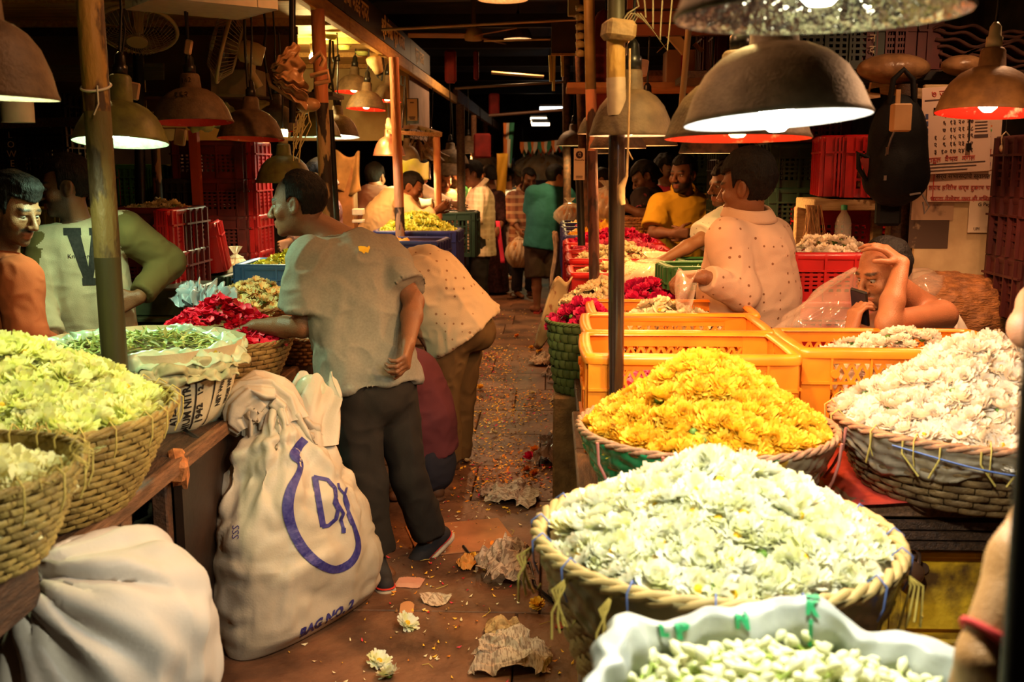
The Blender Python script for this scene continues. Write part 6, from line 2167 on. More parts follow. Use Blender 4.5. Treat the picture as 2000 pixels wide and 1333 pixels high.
for xx in (-.33, -.33):
 ink_bar(t, w * -.28, h * .225, .03, .03, M('photo_brown', (.25, .12, .07), .6))
cl = MB().tube([(w * .18, -.008, h * .22), (w * .185, -.008, h * .05), (w * .18, -.008, -.05)], .003, 5).box((w * .17, -.012, -.075), (.020, .01, .03)).build('bulldog_clip', [black_m], t)
t, w, h = card('payment_card', 'white payment card pinned low on the cream board', 'sign', (1894, 392, 1945, 455), CY - .01, M('ivory_card', (.60, .46, .32), .6))
sign_text('G Pay', .022, ink_k, t, (0, -.004, h * .38), (R(90), 0, 0))
sign_text('UPI', .018, ink_k, t, (-.025, -.004, -h * .38), (R(90), 0, 0))
MB().tube([(.035, -.002, -h * .37), (.035, -.005, -h * .37)], .013, 14).build('round_emblem', [M('navy_ink')], t)
# hanging padlock on a hook
t = thing('hook_padlock', 'small round padlock hanging open beside the calendar', 'padlock', P(1962, 290, 4.3))
MB().ball((0, 0, 0), .022, 16, sc=(1, .5, 1)).build('lock_body', [M('old_steel', (.40, .30, .20), .4, metal=.6)], t)
MB().tube([(-.012, 0, .018), (-.014, 0, .05), (0, 0, .066), (.014, 0, .05)], .004, 8).build('shackle', [M('old_steel')], t)
MB().tube([(0, 0, .066), (0, 0, .16)], .002, 5).build('wire', [cord_m], t)
stack(2036, 545, 4.2, 3, [M('deep_maroon_plastic', (.055, .006, .005), .55, var=.4)], 'maroon crate in the stack just past the cream board', (.30, .36, .235), zb=.95)
# dark post behind the backpack
post(V((P(1765, 470, 4.75).x, 4.75, .7)), P(1772, 165, 4.75), .045, 'shelf_post', 'dark brown post behind the hanging backpack', [(1, wood_dk)])
bx = MB().box((0, 0, 0), (.075, .05, .11), None, 0, .006).build('wall_switch', [M('tan_box', (.52, .30, .13), .6, var=.2)], loc=P(1759, 230, 4.25))
MB().box((-.015, 0, .08), (.016, .012, .06)).build('conduit_end', [M('tan_box')], bx)
tag(bx, 'tan switch box hanging in front of the black backpack', 'switch')
# ---- backpack
q = P(1752, 300, 4.42)
t = thing('backpack', 'black backpack with a red side pocket hanging by the calendar', 'backpack', q)
bkm = M('black_nylon', (.004, .0035, .0035), .7, var=.3, bump=.2, bscale=120, spec=.2)
S = Sdf(.008)
S.ell((0, 0, .04), (.12, .075, .20), None, .02)
S.ell((0, 0, -.10), (.135, .085, .12), None, .06)
S.ell((-.02, -.055, -.09), (.095, .05, .10), None, .02)
v_, f_ = S.mesh()
v_ = fold(v_, f_, .004, 16, (0, 0, 1), .3, 5)
link('bag_body', mesh_np('bag_body', v_, f_, bkm), t)
MB().tube([(-.05, -.02, .20), (-.04, -.02, .30), (.0, -.02, .34), (.04, -.02, .30), (.05, -.02, .20)], .012, 8).build('carry_loop', [bkm], t)
MB().tube([(-.02, -.10, .16), (-.06, -.098, .06), (-.075, -.09, -.01)], .004, 6).build('zip', [M('zip_grey', (.12, .10, .09), .4)], t)
MB().box((-.072, -.096, .01), (.010, .008, .03)).build('zip_pull', [M('zip_steel', (.30, .25, .2), .3, metal=.8)], t)
MB().box((-.08, -.115, -.10), (.010, .008, .02)).build('zip_pull', [M('zip_steel')], t)
MB().tube([(-.12, -.02, -.02), (-.17, -.03, .0), (-.165, -.03, -.06), (-.13, -.03, -.11)], .010, 8).build('side_strap', [bkm], t)
MB().grid(lambda u, v: V((-.125 - .038 * u * (1 - v), -.035, -.02 - .09 * v)), 5, 6).build('red_pocket', [M('dull_red_fabric', (.22, .02, .015), .8)], t)
MB().tube([(.10, -.03, -.16), (.135, -.035, -.22), (.12, -.03, -.25), (.11, -.03, -.20)], .004, 6).build('loose_strap', [M('zip_grey')], t)
MB().box((.055, -.088, -.165), (.045, .004, .008), Matrix.Rotation(R(-10), 3, 'Y')).build('maker_patch', [M('zip_grey')], t)
o = MB().box((0, 0, 0), (.105, .05, .16), None, 0, .012).build('hanging_cloth', [bkm], loc=P(1735, 405, 4.5))
tag(o, 'black cloth hanging straight down under the backpack', 'cloth')
# ---- water bottle, plastic bags, hay bag
q = P(1645, 500, 4.6)
t = thing('water_bottle', 'clear water bottle with a green cap on the red crates', 'bottle', V((P(1645, 478, 4.72).x, 4.72, 1.195)))
MB().lathe([(0, 0), (.036, 0), (.038, .02), (.036, .10), (.030, .125), (.012, .155), (.012, .168), (0, .168)], 18).build('bottle_body', [M('bottle_plastic', (.8, .72, .6), .08, alpha=.22, spec=.9)], t)
MB().lathe([(.014, .160), (.014, .182), (0, .184)], 14).build('bottle_cap', [M('green_cap', (.03, .25, .12), .5)], t)
film2 = M('shiny_clear_film', (.72, .54, .42), .10, alpha=.30, spec=1.0, coat=.6)
t = thing('plastic_bag', 'large clear plastic bag standing beside the phoning man', 'plastic bag', P(1628, 645, 3.95))
mb = MB()
def pbf(u, v):
 a = 2 * math.pi * u
 r_ = (.17 * (1 - v ** 1.4) + .035) * (1 + .10 * math.sin(5 * a + 7 * v) + .06 * math.sin(11 * a - 9 * v))
 return V((r_ * math.cos(a) + .10 * v ** 1.5, r_ * .7 * math.sin(a), .235 * v + .01 * math.sin(9 * a) * v))
mb.grid(pbf, 70, 24, wrap=True)
mb.build('film', [film2], t)
q = P(1905, 610, 4.0)
t = thing('hay_bag', 'bulging clear bag of brown dried blooms behind the phoning man', 'plastic bag', V((q.x + .06, 4.36, q.z - .12)))
S = Sdf(.012)
S.ell((0, 0, .07), (.26, .18, .17), None, .02)
S.ell((-.16, -.05, .12), (.10, .09, .10), None, .06)
v_, f_ = S.mesh()
v_ = v_ + vnormals(v_, f_) * (fbm(v_ * 16, 3, 3) * .016)[:, None]
link('dried_blooms', mesh_np('dried_blooms', v_, f_, M('brown_dried_blooms', (.36, .14, .04), .6, col2=(.16, .06, .02), scale=18, detail=8, bump=1, bscale=50, stretch=(1, 1, 3))), t, kind='stuff')
S = Sdf(.012)
S.ell((-.16, -.06, .15), (.10, .09, .11), None, .02)
S.cap((-.05, -.06, .13), (-.02, -.08, .06), .05, .03, .04)
v_, f_ = S.mesh()
v_ = fold(v_, f_, .012, 18, (.8, 0, .5), .3, 3)
link('film_end', mesh_np('film_end', v_, f_, film2), t)
cs2 = MB().box((0, 0, 0), (.66, .42, .75), None, 0, .01).build('wooden_chest', [wood_dk], loc=(1.99, 4.42, .375))
tag(cs2, 'dark wooden chest under the bag of brown dried blooms', 'chest')
MB().box((0, 0, .385), (.68, .44, .02)).build('lid', [wood_dk], cs2)
cs3 = MB().box((0, 0, 0), (.50, .6, .72), None, 0, .01).build('wooden_chest', [wood_dk], loc=(1.31, 4.55, .39 - .03))
tag(cs3, 'dark wooden chest under the red crates and the bottle', 'chest')
MB().box((0, 0, .37), (.52, .62, .02)).build('lid', [wood_dk], cs3)
# ------------------------------------------------------------------ cloth for the people
def cloth(name, col, rough=.9, var=.12, scale=9, **k):
 return M(name, col, rough, var=var, scale=scale, bump=.10, bscale=320, spec=.2, **k)
def check_mat(name, a, b, c, sx=14, sz=14):
 m = M(name, a, .9, bump=.2, bscale=300)
 nt = m.node_tree
 tc = nt.nodes.new('ShaderNodeTexCoord')
 sep = nt.nodes.new('ShaderNodeSeparateXYZ')
 nt.links.new(tc.outputs['Object'], sep.inputs[0])
 prev = None
 for ax, sc_, col in (('X', sx, b), ('Z', sz, c)):
  mu = nt.nodes.new('ShaderNodeMath')
  mu.operation = 'MULTIPLY'
  mu.inputs[1].default_value = sc_
  nt.links.new(sep.outputs[ax], mu.inputs[0])
  fr = nt.nodes.new('ShaderNodeMath')
  fr.operation = 'FRACT'
  nt.links.new(mu.outputs[0], fr.inputs[0])
  lt = nt.nodes.new('ShaderNodeMath')
  lt.operation = 'LESS_THAN'
  lt.inputs[1].default_value = .38
  nt.links.new(fr.outputs[0], lt.inputs[0])
  mx = nt.nodes.new('ShaderNodeMix')
  mx.data_type = 'RGBA'
  h = nt.nodes.new('ShaderNodeMath')
  h.operation = 'MULTIPLY'
  h.inputs[1].default_value = .6
  nt.links.new(lt.outputs[0], h.inputs[0])
  nt.links.new(h.outputs[0], mx.inputs['Factor'])
  if prev is None:
   mx.inputs['A'].default_value = (*a, 1)
  else:
   nt.links.new(prev, mx.inputs['A'])
  mx.inputs['B'].default_value = (*col, 1)
  prev = mx.outputs['Result']
 nt.links.new(prev, nt.nodes['Principled BSDF'].inputs['Base Color'])
 return m
def dot_mat(name, base, dot, scale=14, size=.16):
 m = M(name, base, .85, bump=.2, bscale=300, spec=.25)
 nt = m.node_tree
 tc = nt.nodes.new('ShaderNodeTexCoord')
 vo = nt.nodes.new('ShaderNodeTexVoronoi')
 vo.inputs['Scale'].default_value = scale
 vo.inputs['Randomness'].default_value = .25
 nt.links.new(tc.outputs['Object'], vo.inputs['Vector'])
 lt = nt.nodes.new('ShaderNodeMath')
 lt.operation = 'LESS_THAN'
 lt.inputs[1].default_value = size
 nt.links.new(vo.outputs['Distance'], lt.inputs[0])
 mx = nt.nodes.new('ShaderNodeMix')
 mx.data_type = 'RGBA'
 mx.inputs['A'].default_value = (*base, 1)
 mx.inputs['B'].default_value = (*dot, 1)
 nt.links.new(lt.outputs[0], mx.inputs['Factor'])
 nt.links.new(mx.outputs['Result'], nt.nodes['Principled BSDF'].inputs['Base Color'])
 return m
def seg_d(p, a, b):
 a, b = _a(a), _a(b)
 ba = b - a
 t = np.clip((p - a) @ ba / (ba @ ba), 0, 1)
 return np.linalg.norm(p - a - t[:, None] * ba, axis=1), t
heather = M('heather_grey_cotton', (.215, .205, .17), .95, col2=(.185, .175, .145), scale=120, bump=.07, bscale=260, spec=.15)
blk_tr = cloth('black_trousers', (.022, .018, .015))
brn_tr = cloth('brown_trousers', (.13, .075, .032))
dk_jean = cloth('dark_jeans', (.030, .030, .045))
dkskin, mdskin = (.165, .064, .027), (.22, .092, .042)
SHORT = dict(line=.062, temple=.030)
# 1 ---- balding man reaching over the baskets
g1, J1 = person(
 'balding man in grey T-shirt and black trousers reaching into the flower baskets',
 dict(neck=P(662, 462, 3.95), pelvis=P(722, 735, 3.80), shL=P(604, 507, 3.80), shR=P(756, 505, 4.00), elL=P(590, 640, 3.78), wrL=P(497, 637, 3.90),
         elR=P(808, 590, 3.88), wrR=P(797, 674, 3.70), hipL=P(690, 760, 3.76), hipR=P(762, 755, 3.86), knL=P(715, 940, 3.72), anL=P(735, 1088, 3.72) , knR=P(798, 930, 3.86), anR=P(838, 1048, 3.92),
         toeL=P(760, 1122, 3.72), toeR=P(805, 1095, 3.90)),
 dict(c=P(582, 399, 3.93), fwd=(-1, .10, -.06), up=(-.04, .0, 1), h=.238, gaze=(0, .9, -.1)), dkskin, .0048,
 shirt=dict(mats=[heather], g=.018, sleeve=.74, sw=.022, hem=P(724, 762, 3.80), flare=.036, amp=.015, freq=8, fst=.10, nd=.02, sq=.78, name='t_shirt', seed=11, nr=1.2),
 legs=dict(mats=[blk_tr], g=.014, amp=.007, cuff=1.8, len=.97, rise=.0),
 hair=dict(line=.068, temple=.020, recede=.030, vol=.009, nape=-.075, burn=1),
 hands=dict(L=dict(d=(-1, .15, -.28), n=(0, .1, -1), side=(.1, 1, .1), curl=.35, spread=.25), R=dict(curl=.9, n=(-1, .2, 0), side=(-.2, .9, .1))),
 shoes=dict(mat=[M('black_canvas_shoe', (.018, .016, .018), .8)], sole=[M('off_white_rubber', (.55, .45, .32), .6, var=.3, scale=30)], stripe=[M('red_rubber_line', (.55, .03, .02), .5)], dirL=(.35, -.9, 0), dirR=(-.70, -.42, -.62)),
 beard=.22, jaw=.96, neck_r=.060,
 scalp=lambda x, y, z: np.clip((z - .045) / .03, 0, 1) * np.clip((.062 - y) / .03, 0, 1) * .75)
# yellow emblem on the back of his shirt
ts = [c for c in g1.children if c.name.startswith('t_shirt')][0]
bm_ = bmesh.new()
outl = [(-.020, .010), (-.012, .012), (.006, .010), (.012, .006), (.020, .013), (.022, .004), (.017, -.004), (.013, -.014), (.004, -.010), (-.002, -.017), (-.009, -.009), (-.018, -.006)]
bm_.faces.new([bm_.verts.new((x * 1.05, y * 1.05, 0)) for x, y in outl])
bmesh.ops.triangulate(bm_, faces=bm_.faces)
for _ in range(2):
 bmesh.ops.subdivide_edges(bm_, edges=bm_.edges[:], cuts=1)
 bmesh.ops.triangulate(bm_, faces=bm_.faces)
me_ = bpy.data.meshes.new('emblem')
bm_.to_mesh(me_)
bm_.free()
print_on(me_, P(711, 487, 3.8), V((1, .2, 0)).normalized(), V((-.1, 0, 1)).normalized(), ray(711, 487).normalized(), [ts], M('yellow_emblem_print', (.75, .48, .02), .7), 'yellow_emblem', g1, .002)
# 2 ---- bent man in the beige printed shirt
beige_dot = dot_mat('beige_dotted_cotton', (.50, .37, .25), (.26, .14, .08), 24, .16)
person('man bent double in a beige dotted shirt and brown trousers by the aisle',
       dict(neck=P(762, 560, 5.12), pelvis=P(893, 628, 5.15), spine=P(836, 556, 5.13), shL=P(778, 575, 4.97), shR=P(770, 555, 5.28), elL=P(772, 660, 4.97), wrL=P(745, 735, 5.0), elR=P(760, 640, 5.3), wrR=P(735, 720, 5.25),
   hipL=P(880, 640, 5.06), hipR=P(905, 640, 5.24), knL=P(862, 775, 5.08), knR=P(893, 775, 5.26), anL=P(868, 895, 5.12), anR=P(882, 890, 5.25)),
       dict(c=P(722, 610, 5.1), fwd=(-.6, 0, -.8), up=(-.75, 0, .6)), dkskin, .008,
       shirt=dict(mats=[beige_dot], g=.030, sleeve=.95, hem=P(905, 650, 5.15), hang=(.55, 0, -.8), flare=.075, amp=.013, freq=8, fax=(.7, 0, -.7), sq=.85, seed=5), legs=dict(mats=[brn_tr], g=.030, cuff=1.7, amp=.008), hair=SHORT, cres=.008,
       shoes=dict(mat=[M('brown_sandal', (.10, .045, .02), .6)], dirL=(-1, 0, 0), dirR=(-1, 0, 0)), eyes=False)
# 3 ---- crouching man in maroon
person('man crouching in a maroon top and dark jeans behind the black trousers',
       dict(neck=P(782, 715, 4.62), pelvis=P(832, 885, 4.68), spine=P(822, 800, 4.65), shL=P(790, 745, 4.50), shR=P(775, 735, 4.80), elL=P(760, 800, 4.48), wrL=P(735, 830, 4.5), elR=P(750, 790, 4.8), wrR=P(725, 820, 4.8),
   hipL=P(832, 890, 4.60), hipR=P(832, 890, 4.78), knL=P(765, 850, 4.56), knR=P(765, 850, 4.86), anL=P(835, 945, 4.62), anR=P(828, 938, 4.80)),
       dict(c=P(742, 680, 4.63), fwd=(-.9, 0, -.4), up=(-.4, 0, .9)), dkskin, .008,
       shirt=dict(mats=[cloth('maroon_cotton', (.13, .035, .045))], g=.028, sleeve=1.9, drop=-.03, flare=.0, amp=.007, freq=9, sq=.9, seed=8), legs=dict(mats=[dk_jean], g=.02), hair=SHORT, cres=.008,
       shoes=dict(mat=[M('brown_sandal')], dirL=(-1, .1, 0), dirR=(-1, .1, 0)), eyes=False)
# 4 ---- vendor in the V sweatshirt
cream_c = M('cream_sweatshirt', (.42, .34, .22), .95, col2=(.34, .27, .17), scale=12, bump=.2, bscale=260, spec=.15)
olive_c = cloth('olive_raglan_sleeve', (.10, .072, .022))
def raglan(me, v, q, J):
 cen = v[q].mean(1)
 d1, _ = seg_d(cen, J['shL'], J['elL'])
 d2, _ = seg_d(cen, J['shR'], J['elR'])
 d3, _ = seg_d(cen, J['elL'], J['wrL'])
 d4, _ = seg_d(cen, J['elR'], J['wrR'])
 rt = _a((J['shR'] - J['shL']).normalized())
 lat = np.abs((cen - _a(J['neck'])) @ rt)
 hz = (_a(J['neck']) - cen)[:, 2]
 arm = (np.minimum(np.minimum(d1, d2), np.minimum(d3, d4)) < .088) & (lat > .085 + .42 * np.clip(hz, 0, .2))
 me.polygons.foreach_set('material_index', arm.astype(np.int32))
v4, J4 = person(
 'young vendor in a cream olive-sleeved sweatshirt with a black V, hand on hip',
 dict(neck=P(150, 440, 4.30), pelvis=P(195, 700, 4.30), shR=P(92, 482, 4.24), shL=P(248, 452, 4.30), elL=P(328, 512, 4.42), wrL=P(272, 580, 4.22), elR=P(72, 590, 4.16), wrR=P(105, 660, 4.02)),
 dict(c=P(131, 366, 4.25), fwd=(-.93, -.36, -.06), up=(-.05, 0, 1), h=.235, gaze=(.1, .95, -.1)), dkskin, .0052,
 shirt=dict(mats=[cream_c, olive_c], g=.024, sleeve=1.92, drop=.06, flare=.010, amp=.007, freq=9, paint=raglan, name='sweatshirt', seed=21, sq=.78), legs=dict(mats=[dk_jean], g=.02),
 hair=dict(line=.055, temple=.032, top=.012, vol=.011, nape=-.045), beard=.80, hands=dict(L=dict(d=(-.75, -.45, -.35), n=(-.3, .8, .1), side=(-.5, -.3, .7), curl=.5, spread=.3)), cres=.0065)
sw = [c for c in v4.children if c.name.startswith('sweatshirt')][0]
bv = bvh_of([sw])
vm = M('black_felt_print', (.018, .015, .013), .85, var=.5, scale=90)
mbv = MB()
for pts in ([(-.105, .12), (-.025, .12), (.012, -.045), (.004, -.12), (-.012, -.12)], [(.045, .12), (.095, .12), (.030, -.12), (.004, -.12), (.012, -.045)], [(-.115, .125), (-.015, .125), (-.015, .092), (-.115, .092)], [(.030, .125), (.110, .125), (.110, .092), (.030, .092)], [(-.028, -.095), (.050, -.095), (.050, -.128), (-.028, -.128)]):
 mbv.add([(x * .72, y * .95, 0) for x, y in pts], [tuple(range(len(pts)))])
me_ = mbv.data('v', [])
bm_ = bmesh.new()
bm_.from_mesh(me_)
bmesh.ops.triangulate(bm_, faces=bm_.faces)
for _ in range(3):
 bmesh.ops.subdivide_edges(bm_, edges=[e for e in bm_.edges if e.calc_length() > .02], cuts=1)
 bmesh.ops.triangulate(bm_, faces=bm_.faces)
bm_.to_mesh(me_)
bm_.free()
xd = V((1, .1, 0)).normalized()
print_on(me_, P(167, 501, 4.1), xd, V((0, 0, 1)), ray(167, 501).normalized(), bv, vm, 'letter_v', v4, .002)
print_on(text_mesh('Knowone    up', .026, cut=.012), P(170, 501, 4.1), xd, V((.0, 0, 1)), ray(170, 501).normalized(), bv, vm, 'chest_lettering', v4, .0035)
# 5 ---- vendor in the orange sweater
person('vendor in a rust orange sweater with a moustache looking down, at the picture edge',
       dict(neck=P(2, 492, 3.80), pelvis=P(-25, 760, 3.80), shL=P(-72, 530, 3.98), shR=P(38, 545, 3.66), elR=P(52, 655, 3.60), wrR=P(102, 680, 3.78), elL=P(-70, 640, 4.0), wrL=P(20, 690, 4.05)),
       dict(c=P(27, 410, 3.76), fwd=(.92, -.32, -.28), up=(.25, -.05, 1), h=.236, gaze=(0, .9, -.35)), mdskin, .0052,
       shirt=dict(mats=[cloth('rust_orange_knit', (.36, .075, .025))], g=.020, sleeve=1.9, drop=.10, amp=.008, freq=10, name='sweater', seed=31), legs=dict(mats=[dk_jean], g=.02),
       hair=dict(line=.050, temple=.034, top=.014, vol=.013, quiff=True, nape=-.05), beard=.62, moustache=1.0, cres=.0065, hands=dict(R=dict(curl=.5)))
# 6 ---- man in the pale patterned shirt
pat = dot_mat('pale_peach_motif_cotton', (.42, .28, .20), (.17, .075, .04), 27, .16)
person('stout man in a pale peach motif shirt, back half turned, behind the orange crates',
       dict(neck=P(1462, 428, 4.36), pelvis=P(1462, 690, 4.42), shL=P(1418, 470, 4.22), shR=P(1512, 466, 4.52), elL=P(1446, 572, 4.16), wrL=P(1372, 540, 4.06), elR=P(1535, 580, 4.62), wrR=P(1450, 590, 4.74)),
       dict(c=P(1458, 366, 4.33), fwd=(-.82, .50, -.10), up=(-.05, 0, 1), h=.255), dkskin, .0055, scale=1.06, fat=1.15,
       shirt=dict(mats=[pat], g=.022, sleeve=1.86, drop=.14, flare=.03, amp=.007, freq=9, collar=True, seed=41, sq=.86), legs=dict(mats=[blk_tr], g=.02),
       hair=dict(line=.055, temple=.026, top=.022, vol=.015, nape=-.060), hands=dict(L=dict(d=(-1, .2, -.05), n=(.1, .3, -.9), side=(-.1, .9, .3), curl=.9)), cres=.0065, eyes=False)
# plastic he is holding
o = MB().grid(lambda u, v: V((.10 * (u - .5) * (1 - .5 * v) - .02 * v, .03 * math.sin(7 * u + 5 * v), -.16 * v + .02 * math.sin(9 * u))), 14, 16).data('held_plastic', [film2])
solidify(o, .002)
tag(link('held_plastic', o, None, P(1345, 535, 4.02)), 'crumpled clear plastic held by the man in the peach shirt', 'plastic bag')
# 7 ---- man reaching in the white short-sleeved shirt
person('young man in a white short-sleeved shirt stretching his arm over the crates',
       dict(neck=P(1432, 408, 6.2), pelvis=P(1452, 560, 6.3), shR=P(1412, 432, 6.0), shL=P(1470, 425, 6.35), elR=P(1366, 470, 5.85), wrR=P(1296, 508, 5.75), elL=P(1480, 490, 6.4), wrL=P(1470, 540, 6.3)),
       dict(c=P(1418, 362, 6.15), fwd=(-.90, -.42, -.05), h=.238), mdskin, .0065,
       shirt=dict(mats=[dot_mat('white_specked_cotton', (.62, .58, .48), (.25, .2, .15), 30, .12)], g=.022, sleeve=.85, sw=.018, drop=.12, amp=.006, seed=51), legs=dict(mats=[dk_jean]),
       hair=dict(line=.056, temple=.03, top=.012, rough=.006), beard=.35, moustache=.9, hands=dict(R=dict(d=(-.9, -.1, -.2), n=(0, 0, -1), side=(.2, -1, 0), curl=.2, spread=.2)), cres=.009)
# 8 ---- man in yellow
yl = cloth('mustard_yellow_cotton', (.60, .36, .025))
person('bearded man in a mustard yellow shirt with clasped hands behind the green trays',
       dict(neck=P(1338, 378, 7.3), pelvis=P(1332, 520, 7.35), shR=P(1288, 402, 7.25), shL=P(1384, 402, 7.4), elR=P(1276, 455, 7.15), wrR=P(1318, 456, 6.98), elL=P(1390, 460, 7.25), wrL=P(1345, 462, 7.0)),
       dict(c=P(1334, 342, 7.22), fwd=(-.62, -.78, .0), h=.245), dkskin, .0065, fat=1.05,
       shirt=dict(mats=[yl], g=.024, sleeve=.80, sw=.016, drop=.12, collar=True, amp=.006, seed=61), legs=dict(mats=[brn_tr]), hair=dict(line=.060, temple=.028, top=.010), beard=.95, cres=.008,
       hands=dict(R=dict(d=(.9, -.3, 0), n=(.2, .9, 0), side=(0, .2, 1), curl=.9), L=dict(d=(-.9, -.3, 0), n=(-.2, .9, 0), side=(0, .2, 1), curl=.9)))
# 9 ---- man on the telephone
pm_, J9 = person(
 'man in a white vest telephoning with a hand on his head behind the orange crate',
 dict(neck=P(1792, 598, 3.90), pelvis=P(1818, 800, 4.02), shL=P(1842, 618, 3.76), shR=P(1712, 640, 3.98), elL=P(1733, 630, 3.54), wrL=P(1762, 514, 3.66), elR=P(1648, 745, 3.78), wrR=P(1662, 656, 3.60),
         knL=P(1780, 860, 3.60), knR=P(1700, 860, 3.70), anL=P(1780, 1120, 3.62), anR=P(1700, 1120, 3.72)),
 dict(c=P(1727, 533, 3.78), fwd=(-.92, -.38, -.28), up=(-.30, -.1, 1), h=.245, gaze=(0, .9, -.4)), (.33, .125, .055), .0048,
 shirt=dict(mats=[cloth('white_vest', (.78, .70, .58))], g=.010, sleeve=0, tank=True, drop=.1, nd=.07, nr=1.75, amp=.003, name='vest', seed=71), legs=dict(mats=[dk_jean]),
 hair=dict(line=.066, temple=.01, recede=.02, vol=.006, nape=-.06), moustache=.5, beard=.25,
 hands=dict(L=dict(d=(-.74, .12, .62), n=(-.4, .35, -.8), side=(.35, -.75, .5), curl=.42, spread=.12, thumb=1.2, sc=.92), R=dict(d=(.15, .15, .9), n=(.9, .3, .1), side=(-.35, .9, .2), curl=.75)), scale=1.0, fat=1.25, neck_r=.066)
t = thing('telephone', 'black mobile telephone held to the ear of the man in the vest', 'telephone', P(1680, 600, 3.66))
t.rotation_euler = (R(10), R(-24), R(35))
MB().box((0, 0, 0), (.012, .07, .145), None, 0, .005).build('phone_body', [black_m], t)
MB().box((-.0068, 0, 0), (.001, .062, .13)).build('phone_screen', [M('dark_glass', (.02, .02, .03), .08)], t)
# 10 ---- people down the aisle
teal, JT = person('heavy man in a teal polo shirt and dark shorts seen from behind in the aisle',
       dict(neck=P(1074, 362, 10.9), pelvis=P(1058, 468, 10.85), shL=P(1040, 378, 10.8), shR=P(1106, 378, 10.95), elR=P(1122, 402, 11.1), wrR=P(1140, 392, 11.3), elL=P(1036, 425, 10.9), wrL=P(1060, 440, 11.15),
   hipL=P(1044, 475, 10.85), hipR=P(1078, 475, 10.9), knL=P(1048, 545, 10.8), knR=P(1082, 545, 10.85), anL=P(1049, 598, 10.85), anR=P(1085, 598, 10.9)),
       dict(c=P(1086, 346, 10.9), fwd=(.86, .5, -.1), h=.25), (.34, .15, .08), .0085, fat=1.15,
       shirt=dict(mats=[cloth('teal_pique', (.02, .10, .10))], g=.02, sleeve=.75, sw=.014, drop=.10, amp=.005, seed=81, sq=.8), legs=dict(mats=[cloth('dark_shorts', (.05, .03, .02))], len=.48, g=.03), hair=dict(line=.06, temple=.02, nape=-.045, vol=.008), cres=.01,
       shoes=dict(mat=[M('red_rubber', (.35, .03, .02), .6)], sandal=True, dirL=(.1, 1, 0), dirR=(.15, 1, 0)), eyes=False)
chk = check_mat('plaid_cotton', (.28, .12, .07), (.09, .03, .025), (.50, .36, .22), 11, 11)
person('bearded man in a plaid shirt carrying a bag of flowers down the aisle',
       dict(neck=P(1026, 376, 12.2), pelvis=P(1022, 470, 12.2), shR=P(1000, 388, 12.15), shL=P(1050, 388, 12.3), elR=P(1000, 425, 12.1), wrR=P(1013, 448, 12.0), elL=P(1052, 428, 12.2), wrL=P(1046, 465, 12.1)),
       dict(c=P(1033, 350, 12.1), fwd=(.35, -.9, -.3), h=.24), dkskin, .009, shirt=dict(mats=[chk], g=.02, sleeve=1.6, drop=.1, amp=.005, collar=True), legs=dict(mats=[dk_jean]), hair=SHORT, beard=.9, cres=.011, fine=True,
       shoes=dict(mat=[M('brown_sandal')], sandal=True, dirL=(.2, -1, 0), dirR=(-.5, -1, 0)), eyes=False)
bag('clear bag stuffed with brown petals carried by the man in plaid', P(1013, 522, 12.0), .15, .42, True, M('bagged_petals', (.52, .30, .12), .8, col2=(.22, .08, .03), scale=40, bump=.8), (.02, 0), seed=7)
bchk = check_mat('beige_checked_cotton', (.58, .42, .26), (.44, .29, .17), (.66, .50, .32), 16, 16)
person('man in a beige checked shirt and black trousers standing in profile by the vendors',
       dict(neck=P(938, 366, 11.2), pelvis=P(937, 470, 11.2), shL=P(942, 380, 11.0), shR=P(930, 378, 11.4), elL=P(932, 428, 10.92), wrL=P(900, 412, 10.9), elR=P(915, 430, 11.4), wrR=P(888, 412, 11.3)),
       dict(c=P(923, 341, 11.15), fwd=(-.95, -.2, -.28), up=(-.2, 0, 1), h=.25), dkskin, .0085, shirt=dict(mats=[bchk], g=.028, sleeve=1.7, drop=.16, collar=True, amp=.008, flare=.03, sq=.85), legs=dict(mats=[blk_tr], g=.03), hair=dict(line=.06, temple=.03, top=.018, vol=.014), cres=.01,
       shoes=dict(mat=[black_m], dirL=(-1, -.1, 0), dirR=(-1, 0, 0)), eyes=False)
person('dark-haired woman in a dark dress behind the man in beige checks',
       dict(neck=P(962, 372, 12.6), pelvis=P(962, 470, 12.6), shL=P(974, 388, 12.4), shR=P(952, 386, 12.8), elL=P(985, 425, 12.3), wrL=P(975, 445, 12.2), elR=P(945, 425, 12.8), wrR=P(940, 440, 12.6)),
       dict(c=P(955, 342, 12.6), fwd=(-.6, .75, -.1), h=.23), dkskin, .01, shirt=dict(mats=[cloth('dark_printed_dress', (.035, .012, .014), var=.6, scale=30)], g=.03, sleeve=1.5, drop=.62, flare=.10, name='dress'), legs=dict(mats=[cloth('pale_leggings', (.45, .26, .16))]), hair=dict(line=.06, long=True), cres=.013,
       shoes=dict(mat=[M('brown_sandal')], dirL=(-.5, .8, 0), dirR=(-.5, .8, 0)), eyes=False)
o = MB().grid(lambda u, v: V((.05 * u + .06 * v, -.02 * math.sin(6 * v), -.50 * v)), 4, 14).data('pink_scarf', [M('pink_cloth', (.75, .04, .12), .8)])
solidify(o, .01)
tag(link('pink_scarf', o, None, P(968, 432, 12.2)), 'bright pink scarf end hanging beside the dark dress', 'scarf')
